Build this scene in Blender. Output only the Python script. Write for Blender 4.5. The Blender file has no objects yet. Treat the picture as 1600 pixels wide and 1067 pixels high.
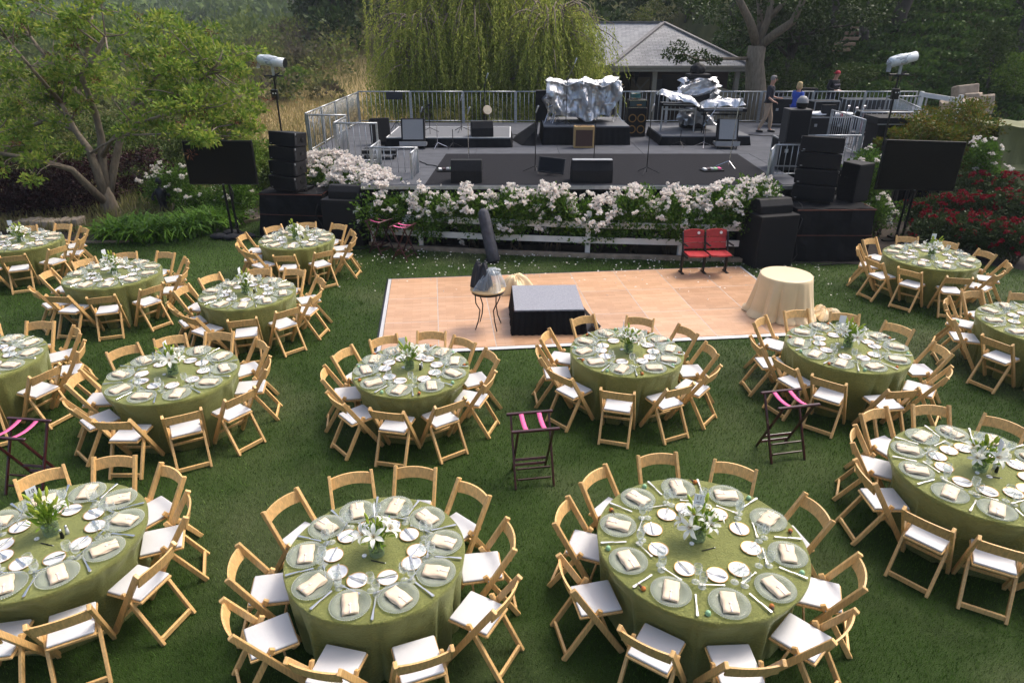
import bpy, bmesh, math, random
import numpy as np
from mathutils import Vector, Matrix, Euler
random.seed(7)
RNG = np.random.default_rng(7)
R = math.radians
PI = math.pi
SC = bpy.context.scene
COL = SC.collection

# ------------------------------------------------------------------ camera
FPX, PITCH, CAMH = 1050.0, R(25.0), 4.85          # focal length in pixels of the 1600 px wide photograph
cam = bpy.data.cameras.new('camera')
cam.sensor_width = 36.0
cam.lens = 36.0 * FPX / 1600.0
cam.clip_start, cam.clip_end = 0.1, 3000.0
co = bpy.data.objects.new('camera', cam)
COL.objects.link(co)
co.location = (0, 0, CAMH)
co.rotation_euler = (R(90) - PITCH, 0, 0)
SC.camera = co

# ------------------------------------------------------------------ light: thin bright overcast, sun behind the stage
SUN_EL, SUN_AZ = 56.0, 55.0                      # azimuth clockwise from +Y
w = bpy.data.worlds.new('World')
SC.world = w
w.use_nodes = True
nt = w.node_tree
sky = nt.nodes.new('ShaderNodeTexSky')
sky.sky_type = 'NISHITA'
sky.sun_disc = False
sky.sun_elevation = R(SUN_EL)
sky.sun_rotation = R(SUN_AZ)
sky.dust_density = 6.0
sky.air_density = 1.0
bgn = nt.nodes['Background']
bgn.inputs['Strength'].default_value = 0.15
nt.links.new(sky.outputs['Color'], bgn.inputs['Color'])
sl = bpy.data.lights.new('sun', 'SUN')
sl.energy = 1.5
sl.angle = R(16)
sl.color = (1.0, 0.965, 0.9)
so = bpy.data.objects.new('sun', sl)
COL.objects.link(so)
az, el = R(SUN_AZ), R(SUN_EL)
sdir = Vector((math.sin(az) * math.cos(el), math.cos(az) * math.cos(el), math.sin(el)))
so.rotation_euler = sdir.to_track_quat('Z', 'Y').to_euler()
so.location = sdir * 60
SC.view_settings.view_transform = 'Standard'
SC.view_settings.look = 'None'
SC.view_settings.exposure = 0.7
SC.view_settings.gamma = 1.0
SC.cycles.max_bounces = 6
SC.cycles.diffuse_bounces = 3
SC.cycles.glossy_bounces = 3
SC.cycles.transmission_bounces = 4
SC.cycles.transparent_max_bounces = 10
SC.cycles.volume_bounces = 0

# ------------------------------------------------------------------ pixel to place
cP, sP = math.cos(PITCH), math.sin(PITCH)
def G(x, y, z=0.0):
    """photo pixel -> (X, Y) where its ray meets height z"""
    v = -(y - 533.5)
    t = (z - CAMH) / (-FPX * sP + v * cP)
    return ((x - 800) * t, (FPX * cP + v * sP) * t)
def Q(x, y, Y):
    """photo pixel -> (X, Z) at depth Y"""
    v = -(y - 533.5)
    t = Y / (FPX * cP + v * sP)
    return ((x - 800) * t, CAMH + (-FPX * sP + v * cP) * t)

# ------------------------------------------------------------------ objects
def mesh_np(name, V, F, smooth=False):
    """V (n,3) floats, F (m,k) ints, all faces with k corners"""
    V = np.asarray(V, np.float32); F = np.asarray(F, np.int32)
    me = bpy.data.meshes.new(name)
    k = F.shape[1]
    me.vertices.add(len(V)); me.vertices.foreach_set('co', V.ravel())
    me.loops.add(F.size); me.loops.foreach_set('vertex_index', F.ravel())
    me.polygons.add(len(F))
    me.polygons.foreach_set('loop_start', np.arange(0, F.size, k, dtype=np.int32))
    me.polygons.foreach_set('loop_total', np.full(len(F), k, np.int32))
    if smooth:
        me.polygons.foreach_set('use_smooth', np.ones(len(F), bool))
    me.update(calc_edges=True)
    return me

class MB:
    """collects shapes into one mesh"""
    def __init__(s): s.v = []; s.f = []
    def add(s, vs, fs):
        o = len(s.v); s.v += [tuple(p) for p in vs]; s.f += [tuple(i + o for i in q) for q in fs]; return s
    def box(s, c, d, rot=None):
        x, y, z = d[0] / 2, d[1] / 2, d[2] / 2
        P = [Vector((a * x, b * y, e * z)) for e in (-1, 1) for b in (-1, 1) for a in (-1, 1)]
        if rot: m = Euler(rot).to_matrix(); P = [m @ p for p in P]
        c = Vector(c); P = [p + c for p in P]
        return s.add(P, [(0, 2, 3, 1), (4, 5, 7, 6), (0, 1, 5, 4), (2, 6, 7, 3), (0, 4, 6, 2), (1, 3, 7, 5)])
    def bar(s, a, b, w, h, up=(0, 0, 1)):
        a, b = Vector(a), Vector(b); d = (b - a).normalized(); up = Vector(up)
        if abs(d.dot(up)) > .98: up = Vector((0, 1, 0))
        sx = d.cross(up).normalized() * (w / 2); sy = sx.cross(d).normalized() * (h / 2)
        P = [q + i * sx + j * sy for q in (a, b) for i, j in ((-1, -1), (1, -1), (1, 1), (-1, 1))]
        return s.add(P, [(3, 2, 1, 0), (4, 5, 6, 7)] + [(i, (i + 1) % 4, 4 + (i + 1) % 4, 4 + i) for i in range(4)])
    def tube(s, pts, r, n=8, cap=True):
        pts = [Vector(p) for p in pts]
        rs = r if isinstance(r, (list, tuple)) else [r] * len(pts)
        o = len(s.v); ref = None
        for i, p in enumerate(pts):
            d = (pts[min(i + 1, len(pts) - 1)] - pts[max(i - 1, 0)]).normalized()
            if ref is None:
                ref = Vector((0, 0, 1)) if abs(d.z) < .9 else Vector((1, 0, 0))
            a = d.cross(ref).normalized() if i == 0 else (a - d * a.dot(d)).normalized()
            b = d.cross(a).normalized()
            for k in range(n):
                t = 2 * PI * k / n
                s.v.append(tuple(p + (a * math.cos(t) + b * math.sin(t)) * rs[i]))
        for i in range(len(pts) - 1):
            for k in range(n):
                s.f.append((o + i * n + k, o + i * n + (k + 1) % n, o + (i + 1) * n + (k + 1) % n, o + (i + 1) * n + k))
        if cap:
            s.f.append(tuple(o + k for k in range(n))[::-1]); e = o + (len(pts) - 1) * n
            s.f.append(tuple(e + k for k in range(n)))
        return s
    def lathe(s, prof, n=24, c=(0, 0, 0), close=False):
        o = len(s.v); m = len(prof)
        for r_, z in prof:
            for k in range(n):
                t = 2 * PI * k / n; s.v.append((c[0] + r_ * math.cos(t), c[1] + r_ * math.sin(t), c[2] + z))
        for i in range(m - 1):
            for k in range(n):
                s.f.append((o + i * n + k, o + i * n + (k + 1) % n, o + (i + 1) * n + (k + 1) % n, o + (i + 1) * n + k))
        if close:
            s.f.append(tuple(o + k for k in range(n))[::-1]); e = o + (m - 1) * n; s.f.append(tuple(e + k for k in range(n)))
        return s
    def prism(s, poly, z0, z1):
        n = len(poly)
        return s.add([(x, y, z0) for x, y in poly] + [(x, y, z1) for x, y in poly],
                     [tuple(range(n))[::-1], tuple(range(n, 2 * n))] + [(i, (i + 1) % n, n + (i + 1) % n, n + i) for i in range(n)])
    def mesh(s, name, smooth=False, bevel=0, seg=1):
        me = bpy.data.meshes.new(name)
        if bevel:
            bm = bmesh.new(); vs = [bm.verts.new(p) for p in s.v]
            for q in s.f:
                try: bm.faces.new([vs[i] for i in q])
                except ValueError: pass
            bmesh.ops.recalc_face_normals(bm, faces=bm.faces)
            bmesh.ops.bevel(bm, geom=[e for e in bm.edges], offset=bevel, segments=seg, profile=.5, affect='EDGES', clamp_overlap=True)
            bm.to_mesh(me); bm.free()
        else:
            me.from_pydata(s.v, [], s.f); me.update()
        if smooth:
            me.polygons.foreach_set('use_smooth', np.ones(len(me.polygons), bool))
        return me

def ob(name, me, m=None, parent=None, loc=(0, 0, 0), rot=(0, 0, 0), scale=None, label=None, cat=None, group=None, kind=None):
    """link one mesh as one object"""
    if isinstance(me, MB): me = me.mesh(name)
    if m is not None and len(me.materials) == 0: me.materials.append(m)
    o = bpy.data.objects.new(name, me); COL.objects.link(o)
    o.location = loc; o.rotation_euler = rot
    if scale is not None: o.scale = scale if hasattr(scale, '__len__') else (scale,) * 3
    if parent is not None: o.parent = parent
    if m is not None and me.materials[0] is not m:
        o.material_slots[0].link = 'OBJECT'; o.material_slots[0].material = m
    if label: o['label'] = label
    if cat: o['category'] = cat
    if group: o['group'] = group
    if kind: o['kind'] = kind
    return o
def thing(name, label, cat, loc=(0, 0, 0), rz=0, group=None, rot=None):
    o = bpy.data.objects.new(name, None); COL.objects.link(o)
    o.empty_display_size = .1
    o.location = loc; o.rotation_euler = rot or (0, 0, rz)
    o['label'] = label; o['category'] = cat
    if group: o['group'] = group
    return o

# ------------------------------------------------------------------ materials
def nodes(m): return m.node_tree.nodes, m.node_tree.links
MATS = {}
def mat(name, col, rough=.6, metal=0, var=.12, scale=8, bump=0, bscale=40, spec=.5, coord='Object', stretch=None, rnd=0, col2=None, alpha=1, sheen=0, coat=0, trans=0, detail=4):
    if name in MATS: return MATS[name]
    m = bpy.data.materials.new(name); m.use_nodes = True
    N, L = nodes(m); b = N['Principled BSDF']
    tc = N.new('ShaderNodeTexCoord'); src = tc.outputs[coord]
    if stretch:
        mp = N.new('ShaderNodeMapping'); mp.inputs['Scale'].default_value = stretch; L.new(src, mp.inputs['Vector']); src = mp.outputs['Vector']
    nz = N.new('ShaderNodeTexNoise'); nz.inputs['Scale'].default_value = scale; nz.inputs['Detail'].default_value = detail
    L.new(src, nz.inputs['Vector'])
    rp = N.new('ShaderNodeValToRGB')
    c2 = col2 or col
    rp.color_ramp.elements[0].position = .3; rp.color_ramp.elements[1].position = .7
    rp.color_ramp.elements[0].color = tuple(max(0, c * (1 - var)) for c in col) + (1,)
    rp.color_ramp.elements[1].color = tuple(min(1, c * (1 + var)) for c in c2) + (1,)
    L.new(nz.outputs['Fac'], rp.inputs['Fac'])
    out = rp.outputs['Color']
    if rnd:
        oi = N.new('ShaderNodeObjectInfo'); hs = N.new('ShaderNodeHueSaturation')
        ma = N.new('ShaderNodeMapRange'); ma.inputs['To Min'].default_value = 1 - rnd; ma.inputs['To Max'].default_value = 1 + rnd
        L.new(oi.outputs['Random'], ma.inputs['Value']); L.new(ma.outputs['Result'], hs.inputs['Value']); L.new(out, hs.inputs['Color']); out = hs.outputs['Color']
    L.new(out, b.inputs['Base Color'])
    b.inputs['Roughness'].default_value = rough; b.inputs['Metallic'].default_value = metal
    b.inputs['Specular IOR Level'].default_value = spec
    if sheen: b.inputs['Sheen Weight'].default_value = sheen; b.inputs['Sheen Tint'].default_value = tuple(min(1, c * 3) for c in col) + (1,)
    if coat: b.inputs['Coat Weight'].default_value = coat; b.inputs['Coat Roughness'].default_value = .2
    if trans: b.inputs['Transmission Weight'].default_value = trans
    if alpha < 1: b.inputs['Alpha'].default_value = alpha
    if bump:
        n2 = N.new('ShaderNodeTexNoise'); n2.inputs['Scale'].default_value = bscale; n2.inputs['Detail'].default_value = 6; L.new(src, n2.inputs['Vector'])
        bp = N.new('ShaderNodeBump'); bp.inputs['Strength'].default_value = bump; bp.inputs['Distance'].default_value = .01
        L.new(n2.outputs['Fac'], bp.inputs['Height']); L.new(bp.outputs['Normal'], b.inputs['Normal'])
    MATS[name] = m
    return m
def leafmat(name, cols, rough=.55, trans=.3, patch=None):
    """foliage: each leaf its own tone"""
    if name in MATS: return MATS[name]
    m = bpy.data.materials.new(name); m.use_nodes = True
    N, L = nodes(m); b = N['Principled BSDF']
    cols = [(c[0] * 1.15, c[1] * 1.12, c[2] * .72) if c[1] > c[0] * .85 and c[2] < .6 * c[1] else c for c in cols]   # fresh green, little blue
    ge = N.new('ShaderNodeNewGeometry'); rp = N.new('ShaderNodeValToRGB')
    while len(rp.color_ramp.elements) < len(cols): rp.color_ramp.elements.new(.5)
    for i, c in enumerate(cols):
        rp.color_ramp.elements[i].position = i / max(1, len(cols) - 1); rp.color_ramp.elements[i].color = tuple(c) + (1,)
    L.new(ge.outputs['Random Per Island'], rp.inputs['Fac']); out = rp.outputs['Color']
    if patch:
        tc = N.new('ShaderNodeTexCoord'); nz = N.new('ShaderNodeTexNoise'); nz.inputs['Scale'].default_value = patch[0]; nz.inputs['Detail'].default_value = 3
        L.new(tc.outputs['Object'], nz.inputs['Vector']); r2 = N.new('ShaderNodeValToRGB')
        r2.color_ramp.elements[0].position = .42; r2.color_ramp.elements[1].position = .68
        r2.color_ramp.elements[0].color = (0, 0, 0, 1); r2.color_ramp.elements[1].color = (1, 1, 1, 1)
        L.new(nz.outputs['Fac'], r2.inputs['Fac'])
        mx = N.new('ShaderNodeMix'); mx.data_type = 'RGBA'; L.new(r2.outputs['Color'], mx.inputs['Factor']); L.new(out, mx.inputs['A'])
        mx.inputs['B'].default_value = tuple(patch[1]) + (1,); out = mx.outputs['Result']
    L.new(out, b.inputs['Base Color']); b.inputs['Roughness'].default_value = rough; b.inputs['Specular IOR Level'].default_value = .18
    if trans:
        tr = N.new('ShaderNodeBsdfTranslucent'); L.new(out, tr.inputs['Color'])
        ms = N.new('ShaderNodeMixShader'); ms.inputs['Fac'].default_value = trans
        L.new(b.outputs['BSDF'], ms.inputs[1]); L.new(tr.outputs['BSDF'], ms.inputs[2]); L.new(ms.outputs['Shader'], N['Material Output'].inputs['Surface'])
    MATS[name] = m
    return m
def clearmat(name, tint, opac, rough=.06, base=(.8, .85, .8), edge=.6):
    """thin clear glass or film: mostly see-through, glossy, a little milky"""
    if name in MATS: return MATS[name]
    m = bpy.data.materials.new(name); m.use_nodes = True
    N, L = nodes(m); b = N['Principled BSDF']
    b.inputs['Base Color'].default_value = base + (1,); b.inputs['Roughness'].default_value = rough
    t = N.new('ShaderNodeBsdfTransparent'); t.inputs['Color'].default_value = tint + (1,)
    lw = N.new('ShaderNodeLayerWeight'); lw.inputs['Blend'].default_value = .25
    ma = N.new('ShaderNodeMapRange'); ma.inputs['To Min'].default_value = opac; ma.inputs['To Max'].default_value = min(1, opac + edge)
    L.new(lw.outputs['Facing'], ma.inputs['Value'])
    ms = N.new('ShaderNodeMixShader'); L.new(ma.outputs['Result'], ms.inputs['Fac']); L.new(t.outputs['BSDF'], ms.inputs[1]); L.new(b.outputs['BSDF'], ms.inputs[2])
    L.new(ms.outputs['Shader'], N['Material Output'].inputs['Surface'])
    MATS[name] = m
    return m

M_wood = mat('honey beech wood', (.66, .405, .16), .45, spec=.35, var=.2, scale=5, stretch=(14, 14, 2.2), bump=.08, bscale=9, rnd=.17, coat=.15)
M_pad = mat('white vinyl pad', (.62, .615, .615), .42, var=.04, scale=6, bump=.1, bscale=30)
M_black = mat('black painted wood', (.009, .009, .0105), .6, var=.3, scale=20, bump=.15, bscale=160, spec=.25)
M_blackcloth = mat('black drape', (.009, .0095, .011), .85, var=.4, scale=3, bump=.5, bscale=5, spec=.15)
M_blackmetal = mat('black metal', (.012, .012, .013), .35, .3, var=.2)
M_grille = mat('black grille', (.011, .011, .0125), .75, var=.5, scale=120, spec=.2)
M_screen = mat('dark glass screen', (.003, .003, .004), .22, var=.1, scale=2, spec=.18)
M_steel = mat('galvanised steel', (.42, .44, .46), .42, .75, var=.18, scale=14)
M_chrome = mat('chrome', (.72, .72, .74), .16, 1, var=.06)
M_silver = mat('silver cutlery', (.74, .72, .68), .2, 1, var=.06, scale=40)
M_white = mat('white paint', (.72, .71, .68), .5, var=.08, scale=5, bump=.1, bscale=25)
M_china = mat('white china', (.74, .74, .75), .12, var=.02)
M_gold = mat('gilt rim', (.62, .36, .13), .3, .6, var=.1)
M_card = mat('white card', (.8, .82, .87), .6, var=.03)
M_ink = mat('dark ink', (.03, .035, .05), .6)
M_nap = mat('cream linen napkin', (.76, .6, .43), .75, var=.1, scale=14, bump=.3, bscale=60, rnd=.06)
M_tag = mat('pearl favour tag', (.8, .7, .62), .3, var=.06)
M_charger = clearmat('beaded glass', (.86, .89, .85), .14, .1, (.62, .65, .6), edge=.35)
M_bead = mat('glass beads', (.72, .74, .66), .12, var=.1, alpha=.75)
M_glass = clearmat('stemware glass', (.97, .985, .975), .06, .03, (.9, .92, .92), .5)
M_vase = clearmat('vase glass', (.9, .95, .88), .05, .03, (.5, .58, .45), .4)
M_petal = leafmat('lily petal', [(.86, .87, .74), (.9, .9, .84)], .5, .35)
M_bud = leafmat('lily bud', [(.42, .48, .12), (.3, .42, .07)], .5, .3)
M_stemleaf = leafmat('lily leaf', [(.09, .19, .025), (.18, .3, .05), (.26, .36, .08)], .45, .35)
M_maroon = mat('mahogany stained wood', (.045, .008, .01), .35, var=.3, scale=9, stretch=(8, 8, 2), coat=.3)
M_pink = mat('pink webbing', (.75, .12, .3), .7, var=.1, scale=60)
M_rubber = mat('black rubber', (.01, .01, .01), .7)
M_foil_old = mat('silver tarp', (.68, .69, .71), .3, .9, var=.06, scale=5, bump=.25, bscale=7)
def foilmat():
    m = bpy.data.materials.new('crumpled silver foil'); m.use_nodes = True
    N, L = nodes(m); b = N['Principled BSDF']; tc = N.new('ShaderNodeTexCoord')
    nz = N.new('ShaderNodeTexNoise'); nz.inputs['Scale'].default_value = 1.6; nz.inputs['Detail'].default_value = 2; L.new(tc.outputs['Object'], nz.inputs['Vector'])
    mx = N.new('ShaderNodeVectorMath'); mx.operation = 'ADD'; L.new(tc.outputs['Object'], mx.inputs[0]); L.new(nz.outputs['Color'], mx.inputs[1])
    h = None
    for s, st in ((1.5, 1.0), (3.4, .35)):
        v = N.new('ShaderNodeTexVoronoi'); v.inputs['Scale'].default_value = s; L.new(mx.outputs['Vector'], v.inputs['Vector'])
        u = N.new('ShaderNodeMath'); u.operation = 'MULTIPLY'; u.inputs[1].default_value = st; L.new(v.outputs['Distance'], u.inputs[0])
        if h is None: h = u.outputs[0]
        else:
            a = N.new('ShaderNodeMath'); a.operation = 'ADD'; L.new(h, a.inputs[0]); L.new(u.outputs[0], a.inputs[1]); h = a.outputs[0]
    bp = N.new('ShaderNodeBump'); bp.inputs['Strength'].default_value = .9; bp.inputs['Distance'].default_value = .14; L.new(h, bp.inputs['Height']); L.new(bp.outputs['Normal'], b.inputs['Normal'])
    b.inputs['Base Color'].default_value = (.58, .585, .6, 1); b.inputs['Metallic'].default_value = .9; b.inputs['Roughness'].default_value = .34
    return m
M_foil = foilmat()
M_cream = mat('cream satin', (.8, .6, .34), .4, var=.06, scale=3, sheen=.3, bump=.1, bscale=20)
# ------------------------------------------------------------------ ground
def sm(t):
    t = np.clip(t, 0, 1); return t * t * (3 - 2 * t)
DZ = 1.48                                           # stage deck height
def terr(x, y):
    x = np.asarray(x, float); y = np.asarray(y, float)
    # dry slope and chaparral rise to the left of the stage, dip behind it, then the far ridge
    lf_ = sm((-19 - x) / 14)                             # further left the ground falls away into the valley
    zl = sm((y - 30) / 66) * 2.6 * (1 - lf_) - lf_ * sm((y - 34) / 50) * 7 - sm((y - 96) / 60) * (16 - 7 * lf_) + np.clip(y - 190, 0, 420) * .30 * (1 + .25 * np.sin(x * .012 + 1.3))
    zl = zl + np.clip(x + 34, 0, 30) * .06 * sm((y - 34) / 20) * (1 - sm((y - 80) / 30))
    # hill behind stage and pavilion
    zr = sm((y - 27) / 8) * .55 + np.clip(y - 44, 0, 400) * .30
    wgt = sm((x + 24 + (y - 40) * .12) / 22)
    z = zl * (1 - wgt) + zr * wgt
    # ivy bank on the right
    b = np.clip((y - 27.5) + np.clip(x - 15, 0, 12) * .75, 0, 26) * .32 * sm((x - 10.5) / 4)
    z = np.maximum(z, b * (1 + .05 * np.sin(x * .9) * np.sin(y * .7)))
    return z + .12 * np.sin(x * .31 + 2) * np.sin(y * .27) * sm((y - 30) / 20)
xs = np.concatenate([np.linspace(-420, -60, 40)[:-1], np.linspace(-60, 60, 121), np.linspace(60, 420, 40)[1:]])
ys = np.concatenate([np.linspace(-60, 0, 8)[:-1], np.linspace(0, 100, 101), np.linspace(100, 640, 80)[1:]])
gx, gy = np.meshgrid(xs, ys)
gz = terr(gx, gy) - .02
nx, ny = len(xs), len(ys)
ii = (np.arange(ny - 1)[:, None] * nx + np.arange(nx - 1)[None, :]).ravel()
M_earth = mat('dry grass and soil', (.055, .066, .025), .95, var=.35, scale=.35, col2=(.1, .098, .04), bump=.6, bscale=6, coord='Object', detail=9, spec=.1)
def golden(m):                                      # the dry strip beside the stage is straw coloured
    N, L = nodes(m); b = N['Principled BSDF']; old = b.inputs['Base Color'].links[0].from_socket
    tc = N.new('ShaderNodeTexCoord'); sp = N.new('ShaderNodeSeparateXYZ'); L.new(tc.outputs['Object'], sp.inputs[0])
    def rng(s, a, bb):
        r = N.new('ShaderNodeMapRange'); r.interpolation_type = 'SMOOTHSTEP'; r.inputs['From Min'].default_value = a; r.inputs['From Max'].default_value = bb; L.new(s, r.inputs['Value']); return r.outputs['Result']
    def mul(a, bb):
        x = N.new('ShaderNodeMath'); x.operation = 'MULTIPLY'; L.new(a, x.inputs[0]); L.new(bb, x.inputs[1]); return x.outputs[0]
    f = mul(mul(rng(sp.outputs['X'], -19, -13), rng(sp.outputs['X'], -3, -6)), rng(sp.outputs['Y'], 62, 46))
    mx = N.new('ShaderNodeMix'); mx.data_type = 'RGBA'; L.new(f, mx.inputs['Factor']); L.new(old, mx.inputs['A']); mx.inputs['B'].default_value = (.33, .25, .12, 1); L.new(mx.outputs['Result'], b.inputs['Base Color'])
golden(M_earth)
ob('terrain', mesh_np('terrain', np.c_[gx.ravel(), gy.ravel(), gz.ravel()], np.c_[ii, ii + 1, ii + nx + 1, ii + nx], True), M_earth, kind='structure')
M_soil = mat('dark bed soil', (.035, .025, .017), .95, var=.5, scale=4, bump=.8, bscale=18)
def sheet(name, poly, z, m, kind='structure'):
    return ob(name, MB().add([(x, y, z) for x, y in poly], [tuple(range(len(poly)))]), m, kind=kind)
sheet('planting_bed', [(-32, 14.5), (-7.4, 16.2), (-3.4, 14.6), (5.6, 14.0), (9.5, 13.0), (24, 9), (24, 26), (9, 21), (-6, 21.2), (-9, 23.5), (-32, 25)], -.004, M_soil)

LAWN = [(-17, -5), (17, -5), (17, 9.5), (11.2, 14.2), (9.6, 15.0), (7.8, 14.55), (5.6, 14.75), (3.9, 15.0), (1.77, 15.2), (-.2, 15.45), (-1.5, 15.7), (-3.2, 16.15), (-4.6, 17.2), (-5.6, 18.3), (-6.4, 18.8), (-7.2, 18.2), (-7.7, 17.3), (-8.6, 16.75), (-9.7, 16.3), (-10.8, 16.2), (-11.6, 15.9), (-17, 15.6)]
def lawnmat(name, blades):
    m = bpy.data.materials.new(name); m.use_nodes = True
    N, L = nodes(m); b = N['Principled BSDF']
    tc = N.new('ShaderNodeTexCoord')
    def noise(s, d, lo, hi):
        n = N.new('ShaderNodeTexNoise'); n.inputs['Scale'].default_value = s; n.inputs['Detail'].default_value = d
        L.new(tc.outputs['Object'], n.inputs['Vector']); r = N.new('ShaderNodeMapRange')
        r.inputs['From Min'].default_value = lo; r.inputs['From Max'].default_value = hi; L.new(n.outputs['Fac'], r.inputs['Value']); return r.outputs['Result']
    def mix(f, a, bb):
        x = N.new('ShaderNodeMix'); x.data_type = 'RGBA'
        if hasattr(f, 'is_output'): L.new(f, x.inputs['Factor'])
        else: x.inputs['Factor'].default_value = f
        for s, k in ((a, 'A'), (bb, 'B')):
            if hasattr(s, 'is_output'): L.new(s, x.inputs[k])
            else: x.inputs[k].default_value = tuple(s) + (1,)
        return x.outputs['Result']
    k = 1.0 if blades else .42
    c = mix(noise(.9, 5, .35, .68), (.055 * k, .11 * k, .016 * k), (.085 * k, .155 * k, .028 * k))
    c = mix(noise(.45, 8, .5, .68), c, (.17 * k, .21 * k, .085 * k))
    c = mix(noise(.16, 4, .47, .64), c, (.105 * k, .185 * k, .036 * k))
    if blades:
        ge = N.new('ShaderNodeNewGeometry'); r = N.new('ShaderNodeMapRange'); r.inputs['To Min'].default_value = .3; r.inputs['To Max'].default_value = 1.7
        L.new(ge.outputs['Random Per Island'], r.inputs['Value']); h = N.new('ShaderNodeHueSaturation'); L.new(r.outputs['Result'], h.inputs['Value']); L.new(c, h.inputs['Color']); c = h.outputs['Color']
    else:
        n = N.new('ShaderNodeTexNoise'); n.inputs['Scale'].default_value = 90; n.inputs['Detail'].default_value = 6; L.new(tc.outputs['Object'], n.inputs['Vector'])
        bp = N.new('ShaderNodeBump'); bp.inputs['Strength'].default_value = .8; bp.inputs['Distance'].default_value = .03; L.new(n.outputs['Fac'], bp.inputs['Height']); L.new(bp.outputs['Normal'], b.inputs['Normal'])
    L.new(c, b.inputs['Base Color']); b.inputs['Roughness'].default_value = .6; b.inputs['Specular IOR Level'].default_value = .15
    if blades:
        tr = N.new('ShaderNodeBsdfTranslucent'); L.new(c, tr.inputs['Color']); ms = N.new('ShaderNodeMixShader'); ms.inputs['Fac'].default_value = .3
        L.new(b.outputs['BSDF'], ms.inputs[1]); L.new(tr.outputs['BSDF'], ms.inputs[2]); L.new(ms.outputs['Shader'], N['Material Output'].inputs['Surface'])
    return m
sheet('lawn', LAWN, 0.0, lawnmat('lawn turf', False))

def inpoly(x, y, poly):
    r = np.zeros(len(x), bool); n = len(poly)
    for i in range(n):
        x0, y0 = poly[i]; x1, y1 = poly[(i + 1) % n]
        c = ((y0 > y) != (y1 > y)) & (x < (x1 - x0) * (y - y0) / ((y1 - y0) + 1e-12) + x0)
        r ^= c
    return r
# dance floor frame, needed to keep the grass off it
DF_O, DF_A = Vector((-2.66, 13.53, 0)), R(6.3)
DF_W, DF_D = 7.86, 3.74
dfx, dfy = Vector((math.cos(DF_A), math.sin(DF_A), 0)), Vector((math.sin(DF_A), -math.cos(DF_A), 0))
DF = [tuple((DF_O + dfx * a + dfy * b)[:2]) for a, b in ((0, 0), (DF_W, 0), (DF_W, DF_D), (0, DF_D))]

def grass():
    bands = [(0.6, 6.0, 3400), (6.0, 9.5, 2000), (9.5, 13, 1250), (13, 18.5, 750)]
    P = []
    for y0, y1, den in bands:
        x0, x1 = max(-16, -.78 * y1 - 6), min(16, .78 * y1 + 6)
        n = int((x1 - x0) * (y1 - y0) * den)
        x = RNG.uniform(x0, x1, n); y = RNG.uniform(y0, y1, n)
        k = (np.abs(x) < .78 * y + 6 - 3.4 * RNG.uniform(0, 1, n) ** 4) & inpoly(x, y, LAWN) & ~inpoly(x, y, DF)
        P.append(np.c_[x[k], y[k], np.full(k.sum(), (y0 + y1) / 2)])
    P = np.concatenate(P); n = len(P)
    far = P[:, 2] / 6.0
    a = RNG.uniform(0, 2 * PI, n); ln = RNG.uniform(.014, .048, n); wd = .003 * np.clip(far, .9, 2.4)
    cl = np.sin(P[:, 0] * 3.1 + np.sin(P[:, 1] * 2.3) * 2) * .5 + np.sin(P[:, 1] * 4.3 + P[:, 0]) * .5
    lean = RNG.normal(0, .45, n) + .35 * cl; la = RNG.uniform(0, 2 * PI, n) + cl
    base = np.c_[P[:, 0], P[:, 1], np.zeros(n)]
    sd = np.c_[np.cos(a) * wd, np.sin(a) * wd, np.zeros(n)]
    tip = base + np.c_[np.cos(la) * lean * ln, np.sin(la) * lean * ln, ln]
    V = np.empty((n * 3, 3)); V[0::3] = base - sd; V[1::3] = base + sd; V[2::3] = tip
    ob('grass', mesh_np('grass', V, np.arange(n * 3).reshape(-1, 3)), lawnmat('grass blades', True), label='short mown green grass blades over the lawn', cat='grass', kind='stuff')
grass()

# ------------------------------------------------------------------ foliage tools
def leaves(P, D, ln, wd, jit=.5):
    """diamond leaves: base points P, directions D (n,3), lengths, widths -> V,F"""
    n = len(P)
    D = D + RNG.normal(0, jit, (n, 3)); D /= np.linalg.norm(D, axis=1)[:, None] + 1e-9
    S = np.cross(D, RNG.normal(0, 1, (n, 3))); S /= np.linalg.norm(S, axis=1)[:, None] + 1e-9
    ln = np.broadcast_to(ln, n)[:, None] * RNG.uniform(.7, 1.3, (n, 1)); wd = np.broadcast_to(wd, n)[:, None] * RNG.uniform(.75, 1.25, (n, 1))
    U = np.cross(S, D)
    V = np.empty((n * 4, 3)); V[0::4] = P; V[1::4] = P + D * ln * .5 + S * wd * .5 + U * wd * .12; V[2::4] = P + D * ln; V[3::4] = P + D * ln * .5 - S * wd * .5 + U * wd * .12
    return V, np.arange(n * 4).reshape(-1, 4)
def blob(n, c, r, shell=.55, lo=-1.0):
    """points through the outer part of an ellipsoid with lumps, and outward directions"""
    d = RNG.normal(0, 1, (n, 3)); d /= np.linalg.norm(d, axis=1)[:, None]
    d[:, 2] = np.where(d[:, 2] < lo, -d[:, 2], d[:, 2])
    ph = RNG.uniform(0, 6, 3)
    lump = 1 + .18 * np.sin(d[:, 0] * 5 + ph[0]) * np.sin(d[:, 1] * 5 + ph[1]) + .14 * np.sin(d[:, 2] * 7 + ph[2] + d[:, 0] * 4)
    s = (shell + (1 - shell) * RNG.uniform(0, 1, n) ** .6) * lump
    return np.asarray(c) + d * np.asarray(r) * s[:, None], d
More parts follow.
